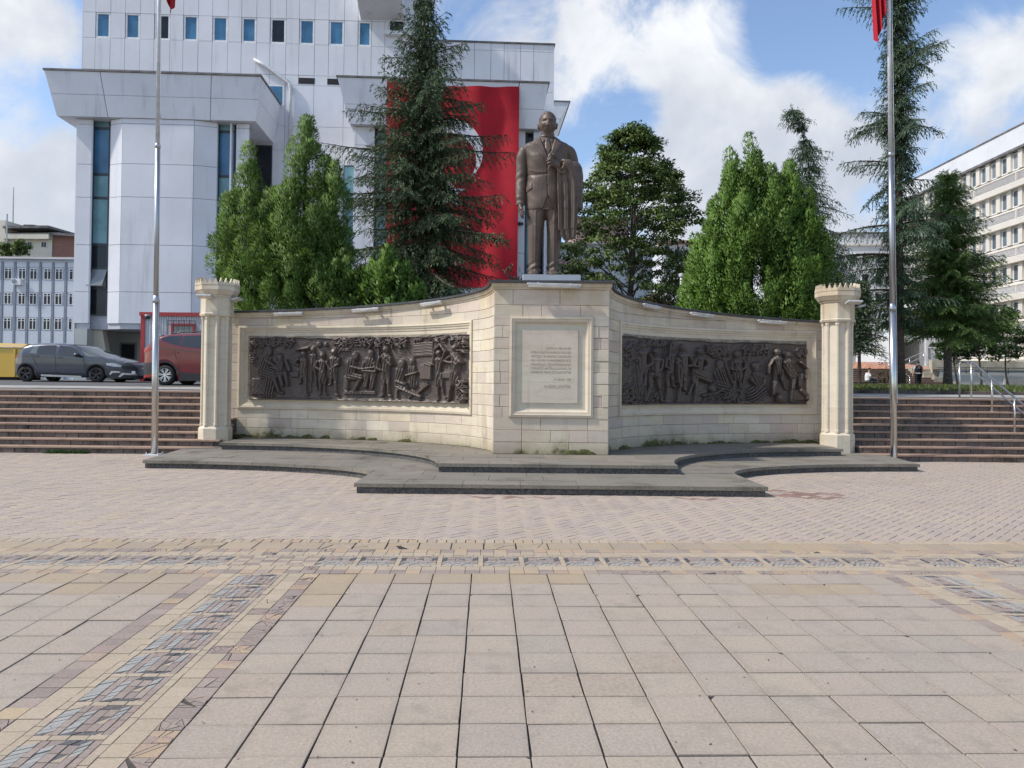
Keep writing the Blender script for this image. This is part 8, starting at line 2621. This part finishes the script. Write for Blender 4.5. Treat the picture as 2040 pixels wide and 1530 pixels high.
for z in (.12, -.12): rail_path(fr, [(u1 - .6, Y2 + 1.95, zz1 + z), (45, Y2 + 1.95, zz1 + z)], .03, 'rail', 'dark_frame')
for i in range(10): rail_path(fr, [(u1 + i * 1.5, Y2 + 1.95, zz1 - .3), (u1 + i * 1.5, Y2 + 1.95, zz1 + .14)], .025, 'post', 'dark_frame')
# sloping brick ramp up to the porch
rp = MB(); xa, xb = at(1796, 735, 57).x, at(1862, 735, 57).x
rp.add([(xa, 56.5, zz1 + .004), (xb + 1.5, 56.5, zz1 + .004), (xb, 64, zz1 + .75), (xa - 1, 64, zz1 + .75), (xa, 56.5, zz1 - .2), (xb + 1.5, 56.5, zz1 - .2), (xb, 64, zz1 - .2), (xa - 1, 64, zz1 - .2)], [(0, 1, 2, 3), (4, 5, 1, 0), (5, 6, 2, 1), (6, 7, 3, 2), (7, 4, 0, 3)])
simple('ramp_brick', (0.42, 0.22, 0.15), 0.9, var=0.3, scale=3)
tag(rp.build('brick_ramp', M['ramp_brick']), kind='structure')
def hand2(label, pts, posts, drop=.35):
    root = thing('handrail', label, 'handrail', pts[0])
    rail_path(root, pts, .035); rail_path(root, [(p[0], p[1], p[2] - drop) for p in pts], .03)
    for p, z in posts: rail_path(root, [(p[0], p[1], z), p], .03, 'post')
A_ = lambda px, py, Y: tuple(at(px, py, Y))
hand2('bright handrail climbing the upper steps left of the cedar trunk', [A_(1752, 707.5, 56), A_(1760, 707.5, 55.6), A_(1778, 722, 54)], [(A_(1765, 711, 55.4), zz0 + 1.0), (A_(1778, 722, 54), zz0 + .5)])
hand2('short bright handrail on the upper steps between trunk and standing man', [A_(1797, 740, 55), A_(1811, 750, 53), A_(1813, 752, 52.6)], [(A_(1812.5, 752, 52.8), zz0)], .4)
hand2('handrail rising along the brick ramp to the porch', [A_(1797, 720, 62), A_(1840, 700, 66), A_(1866, 694, 66)], [(A_(1812, 713, 63.5), zz1 + .2), (A_(1840, 700, 66), zz1 + .5)], .4)
# seat wall
sw = thing('seat_wall', 'low brick seat wall on the lawn where the man sits', 'wall', A_(1715, 772, 50.2))
s0, s1 = at(1694, 770, 50.2).x, at(1741, 770, 50.2).x; zs1 = at(1715, 763, 50.2).z
n = int((s1 - s0) / .26)
for r_ in range(3):
    for i in range(n):
        b = MB(); b.bbox((s0 + i * .26 + .005, 50.0, zz0 + r_ * .13), (s0 + i * .26 + .255, 50.35, zz0 + r_ * .13 + .12), .008); b.build('brick', M['stair_brick'], sw)
b = MB(); b.bbox((s0 - .03, 49.95, zz0 + .39), (s1 + .03, 50.4, max(zs1, zz0 + .44)), .01); b.build('cap_slab', M['stair_nosing'], sw)

# ------------------------------------------------------------------ people
def fuse(tubes, name, mat, parent, vox=.012, balls=()):
    b = MB()
    for pts, rs in tubes: b.tube(pts, rs, 12)
    for c, r in balls: b.ball(c, r, 14, 10)
    me0 = b.mesh('src'); o = bpy.data.objects.new('src', me0); COL.objects.link(o)
    m = o.modifiers.new('r', 'REMESH'); m.mode = 'VOXEL'; m.voxel_size = vox
    s_ = o.modifiers.new('s', 'SMOOTH'); s_.factor = .5; s_.iterations = 4
    me = bpy.data.meshes.new_from_object(o.evaluated_get(bpy.context.evaluated_depsgraph_get()))
    bpy.data.objects.remove(o)
    me.materials.clear(); me.materials.append(M[mat]); me.name = name
    me.polygons.foreach_set('use_smooth', np.ones(len(me.polygons), bool))
    return obj(name, me, parent)
def hand_tubes(w, d, side, s=1.0):
    """palm, four fingers and a thumb from the wrist w along d"""
    w = Vector(w); d = Vector(d).normalized(); side = Vector(side).normalized()
    out = [([w, w + d * .05, w + d * .09], [.026, .036, .034])]
    for i, l in enumerate((.070, .080, .075, .058)):
        o_ = w + d * .085 + side * (.028 - .019 * i)
        out.append(([o_, o_ + d * l * .5, o_ + d * l * .85 - Vector((0, 0, .012)), o_ + d * l - Vector((0, 0, .022))], [.011, .0105, .0095, .008]))
    t0 = w + d * .03 + side * .03
    out.append(([t0, t0 + d * .03 + side * .03, t0 + d * .06 + side * .035], [.013, .012, .009]))
    return out
# standing man seen from behind
po = at(1829.5, 772, 50.8); px_, pyy = po.x, 50.8; pz = zz0 + .02
off = thing('person', 'man in black vest with white lettering standing with his back turned', 'person', (px_, pyy, pz))
V3 = lambda x, y, z: Vector((px_ + x, pyy + y, pz + z))
legs = [([V3(-.10, 0, .92), V3(-.12, .0, .5), V3(-.14, -.02, .09)], [.105, .075, .05]), ([V3(.10, 0, .92), V3(.12, .03, .5), V3(.13, .05, .09)], [.105, .075, .05])]
arms = [([V3(-.21, 0, 1.43), V3(-.30, 0, 1.14), V3(-.37, -.03, .90)], [.055, .046, .034]), ([V3(.21, 0, 1.43), V3(.27, .02, 1.14), V3(.29, .08, .90)], [.055, .046, .034])]
fuse(legs + arms + hand_tubes(V3(-.37, -.03, .90), (-.2, -.1, -1), (0, 1, 0)) + hand_tubes(V3(.29, .08, .90), (.05, .1, -1), (0, 1, 0)) +
     [([V3(0, 0, .90), V3(0, 0, 1.15), V3(0, 0, 1.40)], [.15, .14, .16]), ([V3(0, 0, 1.40), V3(0, .01, 1.56)], [.07, .06])], 'body', 'skin', off,
     balls=[(V3(0, .02, 1.64), (.078, .098, .115)), (V3(0, .115, 1.63), (.016, .022, .02)), (V3(-.08, .02, 1.63), (.015, .025, .035)), (V3(.08, .02, 1.63), (.015, .025, .035))])
fuse([([V3(-.10, 0, .96), V3(-.12, .0, .5), V3(-.14, -.02, .07)], [.128, .098, .078]), ([V3(.10, 0, .96), V3(.12, .03, .5), V3(.13, .05, .07)], [.128, .098, .078])], 'trousers', 'black_cloth', off)
fuse([([V3(-.14, -.08, .045), V3(-.15, .14, .035)], [.05, .04]), ([V3(.13, -.02, .045), V3(.15, .20, .035)], [.05, .04])], 'shoes', 'rubber', off)
b = MB(); b.smooth = True
def oval(z, rx, ry, n=24): return [V3(rx * math.cos(2 * PI * i / n), ry * math.sin(2 * PI * i / n), z) for i in range(n)]
b.loft([oval(.88, .215, .145), oval(1.0, .21, .14), oval(1.2, .225, .145), oval(1.36, .245, .15), oval(1.45, .20, .13), oval(1.50, .10, .09)]); b.build('vest', M['black_cloth'], off)
b = MB(); b.loft([oval(.945, .219, .149), oval(.985, .218, .148)]); b.build('reflective_band', M['flag_white'], off)
fuse([([V3(-.20, 0, 1.43), V3(-.27, 0, 1.22)], [.07, .062]), ([V3(.20, 0, 1.43), V3(.255, .01, 1.22)], [.07, .062])], 'shirt_sleeves', 'light_blue_cloth', off)
fuse([], 'cap', 'black_cloth', off, balls=[(V3(0, .01, 1.675), (.088, .104, .095))])
for body_, z, sz_ in (('ÖZEL', 1.335, .085), ('GÜVENLİK', 1.255, .062)):
    me = text(body_, sz_, 'CENTER', .001)
    for v in me.vertices:
        x = v.co.x
        v.co = V3(x, -.147 * math.sqrt(max(0, 1 - (x / .235) ** 2)) - .004, z + v.co.y)
    obj('vest_lettering', me, off, M['flag_white'])
# seated man
ps = at(1729, 763, 50.1); sx_, sy_ = ps.x, 50.1; szz = zz0 + .44
man = thing('person', 'man in white t-shirt and jeans sitting on the low brick wall', 'person', (sx_, sy_, szz))
U3 = lambda x, y, z: Vector((sx_ + x, sy_ + y, szz + z))
fuse([([U3(.0, 0, .08), U3(-.02, 0, .30), U3(.04, 0, .50)], [.15, .14, .15]), ([U3(.04, 0, .50), U3(.09, 0, .64)], [.07, .06]),
      ([U3(.0, -.1, .08), U3(.42, -.12, .12), U3(.60, -.12, -.34)], [.09, .07, .045]), ([U3(.0, .1, .08), U3(.40, .12, .10), U3(.50, .13, -.34)], [.09, .07, .045]),
      ([U3(.04, -.20, .48), U3(.06, -.24, .24), U3(.34, -.20, .16)], [.055, .045, .032]), ([U3(.04, .20, .48), U3(.08, .24, .24), U3(.36, .14, .18)], [.055, .045, .032])] +
     hand_tubes(U3(.34, -.20, .16), (1, .3, .0), (0, 0, 1)) + hand_tubes(U3(.36, .14, .18), (1, -.3, 0), (0, 0, 1)), 'body', 'skin', man,
     balls=[(U3(.12, 0, .75), (.098, .078, .115)), (U3(.215, 0, .74), (.022, .016, .02)), (U3(.11, -.08, .74), (.025, .015, .035)), (U3(.11, .08, .74), (.025, .015, .035))])
fuse([([U3(.0, 0, .04), U3(-.02, 0, .30), U3(.03, 0, .49)], [.185, .175, .17]), ([U3(.03, -.15, .48), U3(.06, -.25, .28)], [.08, .068]), ([U3(.03, .15, .48), U3(.06, .25, .28)], [.08, .068])], 't_shirt', 'shirt_white', man)
fuse([([U3(.0, -.1, .08), U3(.42, -.12, .12), U3(.60, -.12, -.36)], [.115, .095, .07]), ([U3(.0, .1, .08), U3(.40, .12, .10), U3(.50, .13, -.36)], [.115, .095, .07])], 'jeans', 'jeans', man)
fuse([([U3(.57, -.12, -.40), U3(.78, -.12, -.40)], [.05, .035]), ([U3(.47, .13, -.40), U3(.68, .13, -.40)], [.05, .035])], 'shoes', 'flag_white', man)
fuse([], 'hair', 'hair', man, balls=[(U3(.10, 0, .79), (.102, .085, .09))])
# sapling by the seated man
p = at(1761, 772, 50)
leafy('sapling', 'small thin sapling beside the seated man', p.x, 49.8, zz0, 1.3, lambda t: .35, 'leaf_olive', 300, leaf=.12, clump=.2, nclump=16, seed=77, r0=.02, cat='plant', first=.35, flat=.8)
# lamp standard beside the thuja
lp = at(1357, 600, 26.0)
zl_ = at(1357, 545, 26.0).z
lam = thing('lamp_post', 'white ribbed lamp post beside the bright thuja', 'lamp', (lp.x, 26.0, 1.6))
b = MB(); b.smooth = True; b.tube([(lp.x, 26, 1.5), (lp.x, 26, zl_ - .12)], .045, 10); b.build('post', M['pole_white'], lam)
for k in range(6): b = MB(); z = zl_ - .5 - k * .28; b.lathe([(.06, 0), (.06, .05)], (lp.x, 26, z), 10); b.build('ring', M['pole_white'], lam)
b = MB(); b.lathe([(.05, -.14), (.085, -.10), (.085, -.02), (.06, 0)], (lp.x, 26, zl_), 12); b.build('cap', M['pole_white'], lam)
# weeds at the foot of the stairs
wn_ = 0
for (px, py, n_, lab) in ((120, 905, 5, 'weeds growing at the foot of the left stairs'), (388, 884, 2, 'weeds beside the base of the left column')):
    V_, D_, N_, L_, W_ = [], [], [], [], []
    for i in range(n_ * 4):
        q = onz(px + RNG.uniform(-45, 45) * (1 if n_ > 2 else .12), py, 0.0); c_ = np.array([q.x, (SY0 - .05) if n_ > 2 else q.y, 0.0 if n_ > 2 else Z1])
        k = 22
        V_.append(np.tile(c_, (k, 1)) + RNG.normal(0, .03, (k, 3)) * [1, .5, .2]); D_.append(RNG.normal(0, .8, (k, 3)) + [0, -.2, .7]); N_.append(RNG.normal(0, 1, (k, 3))); L_.append(RNG.uniform(.04, .12, k)); W_.append(RNG.uniform(.02, .05, k))
    o = blades(np.concatenate(V_), np.concatenate(D_), np.concatenate(N_), np.concatenate(L_), np.concatenate(W_), 'leaf_fresh', 'weeds', None); tag(o, kind='stuff')

# grit, dry leaves and crumbs lying on the plaza
n = 420
gx_ = RNG.uniform(-4.6, 4.8, n); gy_ = RNG.uniform(3.2, 9.5, n)
P = np.stack([gx_, gy_, np.full(n, .004)], 1)
o = blades(P, np.stack([RNG.normal(0, 1, n), RNG.normal(0, 1, n), RNG.uniform(0, .25, n)], 1), np.stack([RNG.normal(0, .2, n), RNG.normal(0, .2, n), np.ones(n)], 1), RNG.uniform(.006, .022, n), RNG.uniform(.004, .011, n), 'grout', 'litter', None); tag(o, kind='stuff')
